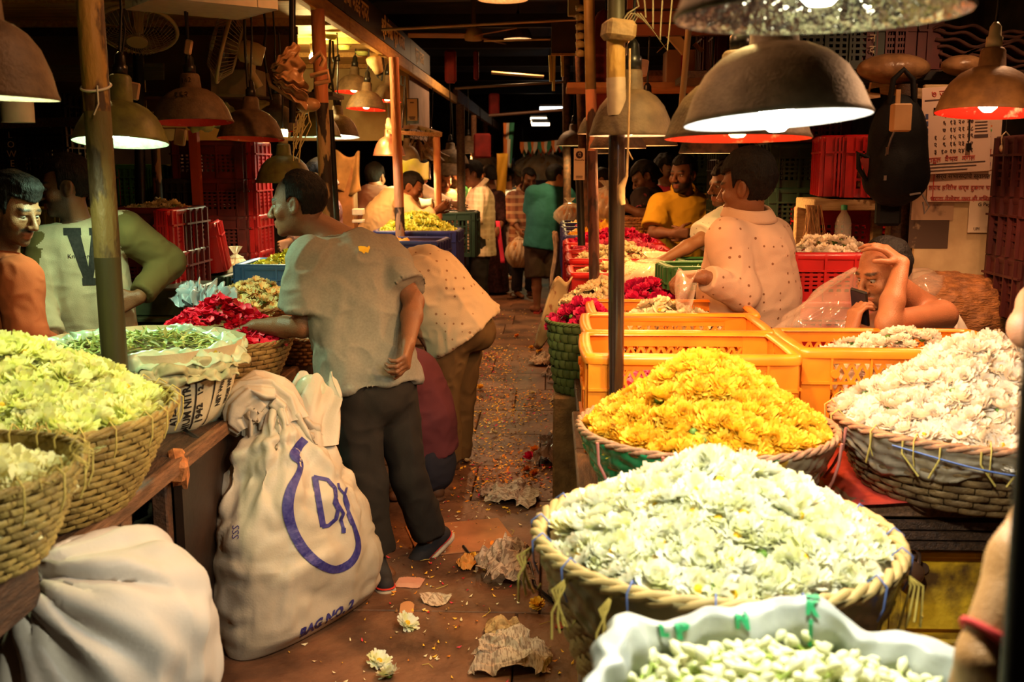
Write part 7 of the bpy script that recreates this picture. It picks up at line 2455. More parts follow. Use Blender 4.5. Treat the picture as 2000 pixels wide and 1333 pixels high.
person('man in a pale shirt wearing black headphones, far down the aisle',
       dict(neck=P(992, 372, 14), pelvis=P(995, 462, 14), shL=P(1008, 382, 13.9), shR=P(978, 382, 14.1), elL=P(1008, 420, 13.8), wrL=P(988, 425, 13.7), elR=P(976, 418, 14), wrR=P(982, 428, 13.8)),
       dict(c=P(989, 348, 14), fwd=(-.8, -.6, -.2)), mdskin, .01, shirt=dict(mats=[cloth('pale_pink_cotton', (.56, .40, .34))], g=.02, sleeve=1.6, drop=.12), legs=dict(mats=[dk_jean]), hair=SHORT, cres=.013, eyes=False)
hp = P(990, 348, 14)
t = thing('headphones', 'black headphones on the far man in the pale shirt', 'headphones', hp)
MB().tube([(.0 + .0, 0, 0)] + [(.02 * math.sin(a), .12 * math.cos(a) * -1, .13 * math.sin(a)) for a in [R(10 * k) for k in range(0, 19)]], .012, 8).build('head_band', [black_m], t)
MB().ball((.01, -.115, -.01), .042, 12, sc=(1, .5, 1)).build('ear_cup', [black_m], t)
person('man lit green far down the aisle behind the headphones',
       dict(neck=P(1016, 366, 16.2), pelvis=P(1016, 448, 16.2), shL=P(1034, 378, 16.2), shR=P(1000, 378, 16.2), elL=P(1036, 410, 16.1), wrL=P(1025, 425, 16), elR=P(998, 410, 16.1), wrR=P(1006, 425, 16)),
       dict(c=P(1013, 343, 16.2), fwd=(-.5, -.85, -.1)), mdskin, .012, shirt=dict(mats=[cloth('blue_grey_cotton', (.20, .30, .36))], g=.02, sleeve=.9), legs=dict(mats=[dk_jean]), hair=SHORT, cres=.015, eyes=False)
# behind the near crates on the vendors' side of the bench
person('girl in a dark pink-trimmed top looking down behind the pipe post',
       dict(neck=P(1268, 372, 8.0), pelvis=P(1275, 480, 8.0), shL=P(1278, 388, 8.2), shR=P(1252, 388, 7.8), elR=P(1258, 420, 7.7), wrR=P(1228, 408, 7.7), elL=P(1290, 425, 8.2), wrL=P(1250, 430, 8.1)),
       dict(c=P(1258, 346, 7.95), fwd=(-.85, -.2, -.5), up=(-.4, 0, .9), h=.23), dkskin, .0075, shirt=dict(mats=[M('black_pink_print', (.02, .012, .014), .9, col2=(.35, .05, .09), scale=16, contrast=(.34, .38))], g=.02, sleeve=.8, drop=.2), legs=dict(mats=[dk_jean]), hair=dict(line=.05, long=True, vol=.012), cres=.01, eyes=False)
person('man with fluffy hair in a pink shirt half hidden behind the girl in dark',
       dict(neck=P(1300, 366, 9.4), pelvis=P(1308, 470, 9.4), shL=P(1322, 384, 9.4), shR=P(1284, 384, 9.4), elL=P(1326, 420, 9.4), wrL=P(1310, 440, 9.2), elR=P(1282, 420, 9.3), wrR=P(1290, 440, 9.2)),
       dict(c=P(1300, 335, 9.4), fwd=(.6, -.7, -.1), h=.24), dkskin, .009, shirt=dict(mats=[cloth('hot_pink_cotton', (.60, .05, .10))], g=.02, sleeve=.8), legs=dict(mats=[dk_jean]), hair=dict(line=.055, top=.02, vol=.02, rough=.009, freq=40), cres=.012, eyes=False)
person('boy in a grey shirt seen in profile between the pipe post and the olive post',
       dict(neck=P(1180, 376, 9.6), pelvis=P(1184, 450, 9.6), shL=P(1186, 390, 9.5), shR=P(1176, 388, 9.8), elL=P(1180, 415, 9.4), wrL=P(1166, 402, 9.4), elR=P(1172, 412, 9.8), wrR=P(1160, 402, 9.7)),
       dict(c=P(1174, 352, 9.6), fwd=(-.95, .1, -.05), h=.21), mdskin, .009, scale=.85, shirt=dict(mats=[cloth('grey_blue_cotton', (.16, .20, .20))], g=.02, sleeve=1.6), legs=dict(mats=[dk_jean]), hair=dict(line=.055, nape=-.03), cres=.012, eyes=False)
# vendors on the far side of the navy crates
crm = cloth('cream_cotton', (.66, .48, .28))
person('man in a cream shirt hunched over the yellow heap behind the orange post',
       dict(neck=P(792, 382, 8.75), pelvis=P(742, 470, 8.85), shL=P(778, 398, 9.0), shR=P(790, 402, 8.55), elR=P(818, 432, 8.45), wrR=P(852, 412, 8.5), elL=P(815, 405, 9.0), wrL=P(850, 400, 9.0)),
       dict(c=P(804, 366, 8.7), fwd=(.90, -.1, -.42), up=(.4, 0, .9), h=.24), dkskin, .0075, fat=1.2, shirt=dict(mats=[crm], g=.03, sleeve=1.85, drop=.16, flare=.03, amp=.008, sq=.9), legs=dict(mats=[brn_tr]), hair=dict(line=.06, nape=-.05), cres=.009, eyes=False)
person('man in a dark brown shirt, back turned, in the dim stall',
       dict(neck=P(737, 372, 9.0), pelvis=P(722, 470, 9.0), shL=P(712, 388, 9.0), shR=P(762, 390, 9.0), elL=P(706, 430, 8.9), wrL=P(715, 455, 8.9), elR=P(768, 430, 9), wrR=P(760, 455, 9)),
       dict(c=P(733, 346, 9.05), fwd=(.3, .95, -.1), h=.24), dkskin, .009, shirt=dict(mats=[cloth('dark_brown_cotton', (.12, .05, .03))], g=.03, sleeve=1.8), legs=dict(mats=[dk_jean]), hair=SHORT, cres=.012, eyes=False)
person('moustached man lit orange whose profile shows just behind the peeling post',
       dict(neck=P(636, 388, 7.2), pelvis=P(628, 520, 7.2), shL=P(622, 408, 7.4), shR=P(640, 412, 7.0), elR=P(642, 462, 7.0), wrR=P(655, 500, 6.9), elL=P(596, 460, 7.4), wrL=P(560, 475, 7.2)),
       dict(c=P(629, 346, 7.15), fwd=(.97, -.2, -.05), h=.245), (.38, .16, .08), .007, shirt=dict(mats=[cloth('dusty_pink_cotton', (.42, .20, .17))], g=.02, sleeve=1.8), legs=dict(mats=[dk_jean]), hair=dict(line=.062, nape=-.05), moustache=.6, beard=.3, cres=.009, eyes=True)
person('man in a white long-sleeved shirt leaning to hand something across behind the second orange post',
       dict(neck=P(812, 356, 10.4), pelvis=P(788, 450, 10.4), shL=P(806, 366, 10.6), shR=P(812, 366, 10.2), elR=P(848, 385, 10.1), wrR=P(884, 398, 10.1), elL=P(835, 395, 10.6), wrL=P(868, 402, 10.5)),
       dict(c=P(822, 334, 10.35), fwd=(.9, -.2, -.35), up=(.3, 0, .9), h=.24), dkskin, .009, shirt=dict(mats=[cloth('white_cotton', (.72, .55, .46))], g=.02, sleeve=1.9), legs=dict(mats=[dk_jean]), hair=SHORT, cres=.011, eyes=False)
person('moustached man in a grey-brown shirt between the second orange post and the dark post',
       dict(neck=P(868, 372, 11.6), pelvis=P(862, 462, 11.6), shL=P(880, 386, 11.6), shR=P(850, 386, 11.6), elL=P(884, 415, 11.5), wrL=P(890, 408, 11.3), elR=P(850, 418, 11.5), wrR=P(870, 420, 11.3)),
       dict(c=P(868, 352, 11.5), fwd=(.4, -.85, -.3), h=.23), dkskin, .01, shirt=dict(mats=[cloth('taupe_cotton', (.34, .26, .18))], g=.02, sleeve=1.7), legs=dict(mats=[dk_jean]), hair=SHORT, moustache=.9, cres=.013, eyes=False)
person('man with a green scarf over a pale shirt looking down beside the dark post',
       dict(neck=P(888, 364, 12.6), pelvis=P(890, 455, 12.6), shL=P(904, 378, 12.6), shR=P(873, 378, 12.6), elL=P(908, 410, 12.5), wrL=P(895, 420, 12.3), elR=P(870, 410, 12.5), wrR=P(880, 420, 12.3)),
       dict(c=P(884, 344, 12.5), fwd=(-.3, -.9, -.25), h=.23), mdskin, .01, shirt=dict(mats=[M('green_white_cotton', (.50, .50, .38), .9, col2=(.04, .26, .08), scale=4, contrast=(.48, .52))], g=.02, sleeve=1.7), legs=dict(mats=[dk_jean]), hair=SHORT, moustache=.9, cres=.013, eyes=False)
for k, (px_, Y, col, lb) in enumerate(((948, 18, (.45, .3, .2), 'a tan shirt'), (978, 20, (.3, .12, .08), 'a brick shirt'), (1048, 19, (.12, .1, .1), 'a black shirt'), (1002, 22, (.5, .4, .3), 'a bone shirt'))):
 q = P(px_, 356, Y)
 person('tiny distant shopper in %s near the end of the hall' % lb, dict(neck=(q.x, Y, 1.43), pelvis=(q.x, Y, .95), shL=(q.x + .19, Y, 1.38), shR=(q.x - .19, Y, 1.38), elL=(q.x + .24, Y, 1.12), wrL=(q.x + .2, Y - .15, .95), elR=(q.x - .24, Y, 1.12), wrR=(q.x - .2, Y - .15, .95)),
           dict(c=(q.x, Y - .02, 1.58), fwd=(.2 * (k - 1.5), -.9, -.1)), dkskin, .014, shirt=dict(mats=[cloth('far_cotton_%d' % k, col)], g=.02, sleeve=.8), legs=dict(mats=[dk_jean]), hair=SHORT, cres=.018, eyes=False, fine=False)
# two people mostly outside the picture
pr, JR = person('person close by at the picture edge, only a forearm with a red thread bracelet showing',
       dict(neck=(.98, 1.02, 1.42), pelvis=(.98, 1.02, .92), shL=(.80, 1.02, 1.36), shR=(1.16, 1.02, 1.36), elL=P(2062, 1010, 1.06), wrL=P(1918, 1292, .98), elR=(1.25, 1.05, 1.08), wrR=(1.2, 1.2, .9)),
       dict(c=(.98, 1.05, 1.57), fwd=(.2, 1, 0)), (.34, .17, .06), .0055, shirt=dict(mats=[cloth('dark_tunic', (.03, .02, .02))], g=.02, sleeve=.8), legs=dict(mats=[dk_jean]), hair=SHORT, cres=.012, eyes=False, hands=dict(L=dict(curl=.5, d=(-.15, .1, -1))))
wv, ev = JR['wrL'], JR['elL']
dd = (ev - wv).normalized()
u1 = dd.orthogonal().normalized()
u2 = dd.cross(u1)
mb = MB()
for k in range(2):
 pts = [wv + dd * (.022 + .006 * k) + (u1 * math.cos(a) + u2 * math.sin(a)) * .0315 + dd * .006 * math.sin(a + k) for a in [R(15 * i) for i in range(25)]]
 mb.tube(pts, .0042, 6)
o = mb.build('bracelet', [M('red_thread', (.50, .02, .02), .8)])
tag(o, 'red thread bracelet round the wrist at the picture edge', 'bracelet')
person('bystander at the picture edge above the blush flowers, only a bare elbow showing',
       dict(neck=(1.45, 2.02, 1.50), pelvis=(1.48, 1.95, .98), shL=(1.22, 2.0, 1.44), shR=(1.62, 2.1, 1.44), elL=P(2012, 640, 2.0), wrL=P(2060, 520, 2.25), elR=(1.7, 2.0, 1.15), wrR=(1.6, 2.2, 1.05)),
       dict(c=(1.45, 2.05, 1.66), fwd=(.1, 1, 0)), (.36, .15, .075), .0075, shirt=dict(mats=[cloth('plum_cotton', (.10, .03, .04))], g=.02, sleeve=.45), legs=dict(mats=[dk_jean]), hair=SHORT, cres=.012, eyes=False)
# ------------------------------------------------------------------ crates on the vendors' side
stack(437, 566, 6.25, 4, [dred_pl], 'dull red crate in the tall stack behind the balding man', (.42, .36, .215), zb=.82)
stack(508, 566, 6.3, 4, [red_pl], 'thin bright red crate as the lit end of the dull stack behind the green enamel lamp', (.36, .09, .215), R(90), zb=.82)  # lit end of the dull red stack, put into a brighter plastic
tag(MB().box((0, 0, 0), (1.2, .6, .80), None, 0, .01).build('stacking_platform', [wood_dk], loc=(P(450, 560, 6.25).x, 6.3, .40)), 'dark platform under the dull red crates', 'platform')
tp = stack(318, 565, 5.1, 2, [dred_pl], 'dull red crate of dull blooms beside the hand on the hip', (.36, .36, .20), zb=.94)
stack(350, 565, 4.94, 2, [red_pl], 'thin bright red crate as the lit end of the stack beside the olive sleeve', (.32, .07, .20), R(90), zb=.94)  # brighter plastic stands in for light on the stack's end
heap(CRM2, tp + V((0, 0, -.04)), .17, .16, .05, 40, 'cream_bloom', 'dull cream bloom in the red crate beside the hand on the hip', 'flower', 'cream blooms in the red crate by the olive sleeve', 95, 35, .1, p=4, scale=(.9, 1.1))
tag(MB().box((0, 0, 0), (.8, .5, .92), None, 0, .01).build('stacking_platform', [wood_dk], loc=(P(335, 560, 5.1).x, 5.1, .46)), 'dark platform under the crates by the olive sleeve', 'platform')
crate('slot', dred_pl, 'tilted dull red crate leaning in the middle of the vendors\' stacks', (P(385, 548, 5.6).x, 5.6, 1.0), R(12), (.22, .30, .24))
crate('slot', red_pl, 'tilted bright red crate leaning against its dull twin', (P(424, 545, 5.5).x, 5.5, .99), R(14), (.10, .30, .26), None, (0, R(-9)))
crate('slot', dkgreen_pl, 'small dark green crate of yellow blooms under the tilted red crates', (P(420, 580, 5.5).x, 5.5, .78), 0, (.20, .3, .19))
tag(MB().box((0, 0, 0), (.6, .45, .76), None, 0, .01).build('stacking_platform', [wood_dk], loc=(P(405, 580, 5.6).x, 5.6, .38)), 'dark platform under the tilted red crates', 'platform')
stack(100, 660, 4.75, 3, [lime_pl], 'lime plastic crate in the stack between the two vendors', (.30, .36, .24), zb=.62)
stack(236, 400, 6.35, 1, [red_pl], 'single red crate on the back shelf behind the thick post', (.16, .36, .24))
stack(276, 400, 6.35, 1, [green_pl], 'dark green crate on the back shelf next to the red one', (.20, .36, .24))
stack(324, 400, 6.35, 1, [green_pl], 'brighter green crate on the back shelf behind the rusty post', (.14, .36, .24))
tag(MB().box((0, 0, 0), (.9, .5, .04)).build('back_shelf', [wood_dk], loc=(P(280, 400, 6.35).x, 6.4, P(280, 400, 6.35).z - .025)), 'dark back shelf under the red and green crates', 'shelf')
for k, px_ in enumerate((28, 118)):
 stack(px_, 470, 6.2 + .1 * k, 4, [black_pl], ('black crate in the stack lettered LOWER behind the vendors', 'black crate in the stack at the back beside the LOWER stack')[k], (.30, .36, .24), zb=1.0)
cl_ = [o for o in COL.objects if o.get('label', '').startswith('black crate in the stack lettered') and 'third' in o['label']]
if cl_:
 sign_text('L\nO\nW\nE\nR', .055, M('cream_stencil', (.55, .45, .30), .8), cl_[0], (.135, -.205, .13), (R(90), 0, 0), 'stencil_letters')
stack(365, 400, 6.2, 1, [black_pl], 'black crate seen edge-on beside the red upright', (.20, .36, .42), zb=1.05)
tag(MB().beam(P(378, 255, 6.0), P(392, 480, 6.0), .05, .05).build('red_upright', [M('red_painted_iron', (.36, .045, .015), .5, var=.3)]), 'red painted upright leaning beside the tall crate stack', 'upright')
# green work box on its stand
q = P(330, 590, 4.75)
t = thing('work_box', 'dark green wooden box on a stand beside the crimson petals', 'box', V((q.x, 4.75, .72)))
gm = M('dark_green_paint', (.055, .065, .022), .5, col2=(.03, .03, .012), scale=12)
MB().box((0, 0, .215), (.36, .34, .13), None, 0, .008).build('box_body', [gm], t)
MB().box((0, -.02, .14), (.40, .40, .02), None, 0, .004).build('stand_top', [gm], t)
for sx in (-1, 1):
 for sy in (-1, 1):
  MB().box((sx * .16, sy * .16, .065), (.04, .04, .13)).build('leg', [gm], t)
tag(MB().box((0, 0, 0), (.7, .5, .72), None, 0, .01).build('stacking_platform', [wood_dk], loc=(q.x - .1, 4.78, .36)), 'dark platform under the green work box', 'platform')
o = ruff('blue_film', (0, 0, 0), .02, .10, .03, .05, M('pale_blue_film', (.45, .55, .60), .25, trans=.2), None, seed=3, amp=.05)
o.location = P(398, 600, 4.45)
tag(o, 'pale blue polythene tuft between the green box and the cream blooms', 'plastic bag')
q = P(457, 545, 5.65)
bag('small knotted bag of cream blossoms in front of the tall crate stack', (q.x, 5.7, .83), .10, .27, True, M('bagged_cream', (.55, .34, .16), .8, var=.4, scale=40, bump=.8), seed=9)
tag(MB().box((0, 0, 0), (.4, .3, .82), None, 0, .01).build('stacking_platform', [wood_dk], loc=(q.x, 5.75, .41)), 'dark platform under the small knotted bag', 'platform')
# navy crates in front of the orange post
crate('slot', navy_pl, 'navy crate of pale fruit-like blooms in front of the orange post', (P(775, 470, 6.75).x, 6.75, .782), R(-4), (.62, .42, .29))
crate('slot', navy_pl, 'navy crate with yellow-lime heap behind the orange post', (P(800, 470, 7.35).x + .03, 7.62, .782), 0, (.60, .42, .30))
q = V((P(800, 470, 7.35).x + .03, 7.62, 1.04))
heap(PALS, q, .29, .19, .15, 130, 'lime_yellow_bloom', 'lime yellow bloom heaped by the orange post', 'flower', 'lime yellow blooms by the orange post', 96, 35, .03, p=3, scale=(1.0, 1.3))
o = hull_heap('loose_blooms', .28, .19, .10, pt_mari, None, .02, 30, 0, 4)
o.location = (P(775, 470, 6.75).x, 6.75, .97)
tag(o, 'pale orange blooms lying in the nearer navy crate', 'flowers', kind='stuff')
c = P(868, 452, 9.0)
basket('tall tan wicker basket standing beside the speckled orange post', V((c.x + .02, 9.0, .722)), .12, .145, c.z - .722, wk_tan, 12, 22, rim_r=.007)
crate('slot', dkgreen_pl, 'dark green crate in front of the man with clasped bundle by the beige shirt', (P(880, 420, 9.9).x, 9.9, .70), 0, (.5, .4, .42))
# white jug cartons in the dim stall
for k, (y_, h_) in enumerate(((414, .05), (432, .025))):
 tag(MB().box((0, 0, 0), (.085, .1, h_), None, 0, .004).build('small_carton', [white_pl], loc=P(700, y_, 8.2)), ('upper', 'lower')[k] + ' small white carton in the dim stall behind the navy crates', 'carton')
# cloth bag hanging in the dim stall
o = MB().grid(lambda u, v: V((.26 * (u - .5), .03 * math.sin(9 * u + 3 * v), -.32 * v + .03 * math.sin(7 * u))), 16, 14).data('hanging_sacks', [M('ochre_cloth', (.34, .20, .07), .9, var=.4, scale=9)])
solidify(o, .02)
tag(link('hanging_sacking', o, None, P(672, 300, 8.6)), 'ochre sacking hanging in the dim stall beyond the peeling post', 'cloth')
tag(MB().box((0, 0, 0), (.2, .2, .75), None, 0, .01).build('ochre_bundle', [M('ochre_bundle', (.26, .12, .04), .8, var=.4, scale=9)], loc=P(672, 405, 8.7)), 'ochre bundle standing under the hanging sacking', 'bundle')
# yellow-lime cloth round the lamp
o = MB().grid(lambda u, v: V((.30 * (u - .5), .03 * math.sin(9 * u), -.145 * v - .02 * (u > .7) + .01 * math.sin(13 * u))), 20, 10).data('lime_cloth', [M('lime_cloth', (.72, .78, .10), .7, col2=(.9, .9, .6), scale=5)])
solidify(o, .008)
tag(link('lime_cloth', o, None, P(803, 312, 8.75)), 'lime yellow cloth hanging under the lamp behind the orange post', 'cloth')
for k in range(9):
 a = P(808 + 3 * k, 272 + (k % 3) * 6, 9.2)
 b_ = P(790 + 11 * k, 306 + (k % 2) * 8, 9.1)
 if k == 0:
  mb = MB()
 mb.beam(a, b_, .03, .004)
tag(mb.build('dry_spray', [wood_md], kind='stuff'), 'dry leaf sprays tied above the lamps near the pale shelf frame', 'dry leaves')
# ------------------------------------------------------------------ standing white sack with the blue mark
s0, s1 = G(446, 1296), G(722, 1140)
s0.z = s1.z = 0
ctr = (s0 + s1) / 2
maj = (s1 - s0)
half = maj.length / 2 * .92
maj.normalize()
mnr = V((maj.y, -maj.x, 0))
sackm = M('white_pp_sack', (.52, .45, .36), .5, col2=(.37, .31, .23), scale=4, detail=8, contrast=(.3, .6), bump=.10, bscale=160)
t = thing('printed_sack', 'tall stuffed white sack with a blue ring mark standing against the counter', 'sack', ctr)
prof = [(.0, 1.02, .10), (.06, 1.03, .16), (.16, 1.0, .185), (.28, .96, .195), (.40, .87, .19), (.50, .74, .175), (.58, .57, .15), (.65, .40, .12), (.71, .27, .09), (.755, .20, .07)]
lean = (P(540, 815, 3.36) - ctr)
def sackp(u, v):
 a = 2 * math.pi * u
 i = min(int(v * (len(prof) - 1) + 1e-9), len(prof) - 2)
 f = v * (len(prof) - 1) - i
 z, hm, hn = [prof[i][k] * (1 - f) + prof[i + 1][k] * f for k in range(3)]
 ca, sa = math.cos(a), math.sin(a)
 pw = .75 if z < .3 else .9
 x = math.copysign(abs(ca) ** pw, ca) * hm * half
 y = math.copysign(abs(sa) ** pw, sa) * hn
 gather = max(0, (z - .42) / .33)
 w = 1 + gather * (.10 * math.sin(a * 9 + 2) + .07 * math.sin(a * 16 + 5 * z))
 k = (z / .76) ** 1.6
 zz = z + (.035 * math.cos(2 * a) * (1 - min(1, z / .2)) if z < .2 else 0) * 0
 p = maj * x * w + mnr * y * w + V((lean.x, lean.y, 0)) * k
 p.z = z
 return p
mb = MB()
mb.grid(sackp, 150, 70, wrap=True)
me = mb.data('sack_cloth', [sackm])
v_ = np.array([v.co[:] for v in me.vertices], np.float32)
q_ = np.array([p.vertices[:] for p in me.polygons])
ax_ = (0, 0, 1)
amp = (.015 * np.clip((v_[:, 2] - .02) / .1, 0, 1) + .010 * np.clip((v_[:, 2] - .4) / .2, 0, 1))
v2 = fold(v_, q_, 1.0, 7, (.25, .1, .95), .30, 17, amp)
v2 = fold(v2, q_, 1.0, 14, (.9, .4, .2), .22, 27, amp * .7)
v2 = fold(v2, q_, 1.0, 30, (.3, .1, .9), .3, 37, amp * .25)
v2[:, 2] = np.maximum(v2[:, 2], 0.004)
me.vertices.foreach_set('co', v2.astype(np.float32).ravel())
me.update()
sbody = link('sack_cloth', me, t)
# gathered neck flopping towards the counter, with its ragged mouth
nk = [P(548, 822, 3.36), P(540, 790, 3.36), P(520, 772, 3.34), P(496, 772, 3.31), P(478, 790, 3.29), P(470, 815, 3.28), P(484, 838, 3.27)]
nr_ = [(.088, .085), (.075, .070), (.065, .062), (.066, .06), (.070, .058), (.066, .05), (.04, .03)]
mb = MB()
def neckf(u, v):
 x = v * (len(nk) - 1)
 i = min(int(x), len(nk) - 2)
 f = x - i
 c_ = nk[i].lerp(nk[i + 1], f)
 d_ = (nk[i + 1] - nk[i]).normalized()
 s_ = d_.cross(V((0, 1, 0))).normalized()
 e_ = d_.cross(s_)
 r1_ = nr_[i][0] * (1 - f) + nr_[i + 1][0] * f
 r2_ = nr_[i][1] * (1 - f) + nr_[i + 1][1] * f
 a = 2 * math.pi * u
 w = 1 + .14 * math.sin(7 * a + 3 * v) + .10 * math.sin(13 * a - 5 * v) + (.25 * v * math.sin(4 * a))
 return c_ - ctr + (s_ * math.cos(a) * r1_ + e_ * math.sin(a) * r2_) * w
mb.grid(neckf, 64, 36, wrap=True)
mb.build('sack_neck', [sackm], t)
tailp = [P(484, 838, 3.26), P(480, 858, 3.26), P(487, 850, 3.255), P(493, 832, 3.26)]
MB().grid(lambda u, v: P(472 + 22 * u, 822 + 34 * v - 10 * abs(u - .5), 3.255 + .02 * math.sin(6 * u)) - ctr, 10, 10).build('ragged_mouth', [sackm], t)
# second ear of the mouth with a grey-green plastic bag in it
ear = [(P(590, 870, 3.40), .11), (P(598, 815, 3.46), .10), (P(612, 775, 3.50), .085), (P(622, 742, 3.54), .06)]
mb = MB()
def earf(u, v):
 x = v * 3
 i = min(int(x), 2)
 f = x - i
 c_ = ear[i][0].lerp(ear[i + 1][0], f)
 r_ = ear[i][1] * (1 - f) + ear[i + 1][1] * f
 a = 2 * math.pi * u
 w = 1 + .20 * math.sin(4 * a + 3 * v) + .10 * math.sin(11 * a - 4 * v) * v
 return c_ - ctr + V((math.cos(a) * r_ * w, math.sin(a) * r_ * .45 * w, .03 * v * math.sin(3 * a)))
mb.grid(earf, 56, 24, wrap=True)
mb.build('sack_flap', [sackm], t)
o = MB().ball((0, 0, 0), 1, 22, sc=(.06, .05, .075)).build('stuffed_bag', [M('grey_green_film', (.42, .44, .33), .35, bump=.4, bscale=30)], loc=P(608, 772, 3.52))
tag(o, 'grey green plastic bag stuffed behind the mouth of the blue-marked sack', 'plastic bag')
bv = bvh_of([sbody])
blue_ink = M('blue_ink', (.022, .020, .17), .6, col2=(.07, .06, .24), scale=70, contrast=(.25, .6))
def ring_mesh(rx, rz, w, a0, a1, n=90, wf=None):
 mb = MB()
 vs, fs = [], []
 for i in range(n + 1):
  a = a0 + (a1 - a0) * i / n
  ww = w * (wf(a) if wf else 1)
  for k in range(5):
   q_ = 1 + (k / 4 - .5) * ww
   vs.append((math.cos(a) * rx * q_, math.sin(a) * rz * q_, 0))
 for i in range(n):
  for k in range(4):
   b0 = i * 5 + k
   fs.append((b0, b0 + 1, b0 + 6, b0 + 5))
 return mb.add(vs, fs).data('ring', [])
def poly_strip(pts, w):
 mb = MB()
 vs = []
 m = len(pts)
 for i in range(m):
  a, b = pts[max(i - 1, 0)], pts[min(i + 1, m - 1)]
  d = V((b[0] - a[0], b[1] - a[1], 0)).normalized()
  nrm = V((-d.y, d.x, 0))
  for k in range(4):
   vs.append(V((pts[i][0], pts[i][1], 0)) + nrm * (w[i] if isinstance(w, list) else w) * (k / 3 - .5))
 fs = [(i * 4 + k, i * 4 + k + 1, i * 4 + k + 5, i * 4 + k + 4) for i in range(m - 1) for k in range(3)]
 return mb.add(vs, fs).data('strip', [])
def dense(pts, k=8, curve=False):
 out = []
 for i in range(len(pts) - 1):
  for j in range(k):
   f = j / k
   out.append((pts[i][0] * (1 - f) + pts[i + 1][0] * f, pts[i][1] * (1 - f) + pts[i + 1][1] * f))
 return out + [pts[-1]]
Yp = 3.42
def mark(me, nm):
 """marks drawn in picture millimetres on a plane by the sack face, then laid along the view onto the cloth"""
 o0 = P(640, 985, Yp)
 ex = (P(740, 985, Yp) - o0) / .1
 ez = (P(640, 885, Yp) - o0) / .1
 return print_on(me, o0, ex, ez, ray(640, 985).normalized(), bv, blue_ink, nm, t, .004)
ringp = [(-42, 122, 16), (-53, 108, 15), (-60, 90, 18), (-50, 76, 10), (-52, 58, 11), (-66, 25, 18), (-71, -10, 20), (-62, -48, 18), (-40, -86, 18), (-10, -112, 16), (16, -122, 15), (42, -112, 15), (56, -92, 13), (58, -70, 10), (48, -36, 7), (36, -5, 6), (32, 14, 5), (38, 34, 4)]
cp = []
for i in range(len(ringp) - 1):
 p0, p1, p2, p3 = [np.array(ringp[min(max(i + k, 0), len(ringp) - 1)], float) for k in (-1, 0, 1, 2)]
 for f in np.arange(0, 1, .125):
  cp.append(.5 * ((2 * p1) + (p2 - p0) * f + (2 * p0 - 5 * p1 + 4 * p2 - p3) * f * f + (3 * p1 - p0 - 3 * p2 + p3) * f ** 3) / 1000)
me = poly_strip([(p[0], p[1]) for p in cp], [p[2] for p in cp])
mark(me, 'blue_ring')
for (pts, w_) in (([(-24, 52), (-8, -42)], .011), ([(-26, 51), (0, 46), (14, 30), (16, 14), (13, 2), (20, -10), (16, -28), (2, -40), (-10, -42)], .007), ([(14, 24), (18, 2), (30, -18), (25, -30), (29, -44), (30, -52)], .006), ([(26, -50), (34, -50)], .010), ([(20, 40), (22, 30), (34, 16), (40, -2), (38, -20), (46, -40)], .0045)):
 mark(poly_strip(dense([(a / 1000, b / 1000) for a, b in pts]), w_), 'blue_letters')
me = text_mesh('BAG NO. 2', .023, cut=.01, bold=.0012)
for v in me.vertices:
 v.co.y, v.co.x = v.co.y * 1.15 - .0 + v.co.x * .40, v.co.x * .9 + v.co.y * .25
for v in me.vertices:
 v.co.x += .0 - .0
 v.co.y -= .215
mark(me, 'bag_number')
me = text_mesh('SSS', .018, cut=.01)
for v in me.vertices:
 v.co.x, v.co.y = -.162 - v.co.y, -.05 + v.co.x
mark(me, 'small_letters')
# ------------------------------------------------------------------ tied pale bag at the front corner
bc = V((-.975, 1.98, 0))
t = thing('tied_bag', 'big grey-white cloth sack tied at a puckered knot in the near corner under the counter', 'sack', bc)
bagm = M('grey_white_poplin', (.50, .46, .42), .55, col2=(.40, .36, .32), scale=4, detail=8, bump=.06, bscale=120)
S = Sdf(.010)
S.ell((.04, 0, .30), (.26, .30, .34), None, .02)
S.ell((-.14, -.02, .24), (.36, .30, .29), None, .08)
S.ell((.10, .02, .50), (.20, .22, .165), None, .10)
S.cap((0, 0, .16), (.04, 0, .04), .25, .26, .10)
v_, f_ = S.mesh()
v_[:, 2] *= 1.16
v_[:, 0] *= .80
kn = np.array([-.05, -.13, .775], np.float32)
# folds run out from the knot
d_ = v_ - kn
rr = np.linalg.norm(d_, axis=1)
pull = np.exp(-(rr / .17) ** 2)
v_ = v_ + (kn - v_) * (pull * .55)[:, None]
th = np.arctan2(d_[:, 2] * .8 + d_[:, 1] * .5, d_[:, 0])
nn_ = vnormals(v_, f_)
rad_ = np.exp(-rr / .24) * (np.sin(th * 13 + 3 * vnoise(v_ * 5, 2)) * .5 + np.sin(th * 23 + 2.0 * vnoise(v_ * 6, 4)) * .35)
v_ = v_ + nn_ * (rad_ * .045)[:, None]
v_ = fold(v_, f_, .016, 5.5, (.85, .2, .5), .25, 8)
v_ = fold(v_, f_, .009, 12, (.9, .1, -.3), .3, 18)
v_[:, 2] = np.maximum(v_[:, 2], .003)
link('bag_cloth', mesh_np('bag_cloth', v_, f_, bagm), t)
mb = MB()
def tuft(u, v):
 a = 2 * math.pi * u
 r_ = .022 + .045 * v
 w = 1 + .2 * math.sin(5 * a + 2 * v) + .12 * math.sin(11 * a)
 return V(kn) + V((-.03 - .07 * v, -.02, .02 + .03 * v)) + V((0, math.cos(a) * r_ * w, math.sin(a) * r_ * w * .7))
mb.grid(tuft, 40, 10, wrap=True)
mb.build('knot_tuft', [bagm], t)
MB().tube([V(kn) + V((-.03, .026 * math.cos(a), .02 + .024 * math.sin(a))) for a in [R(20 * k) for k in range(19)]], .006, 6).build('tie_string', [bagm], t)
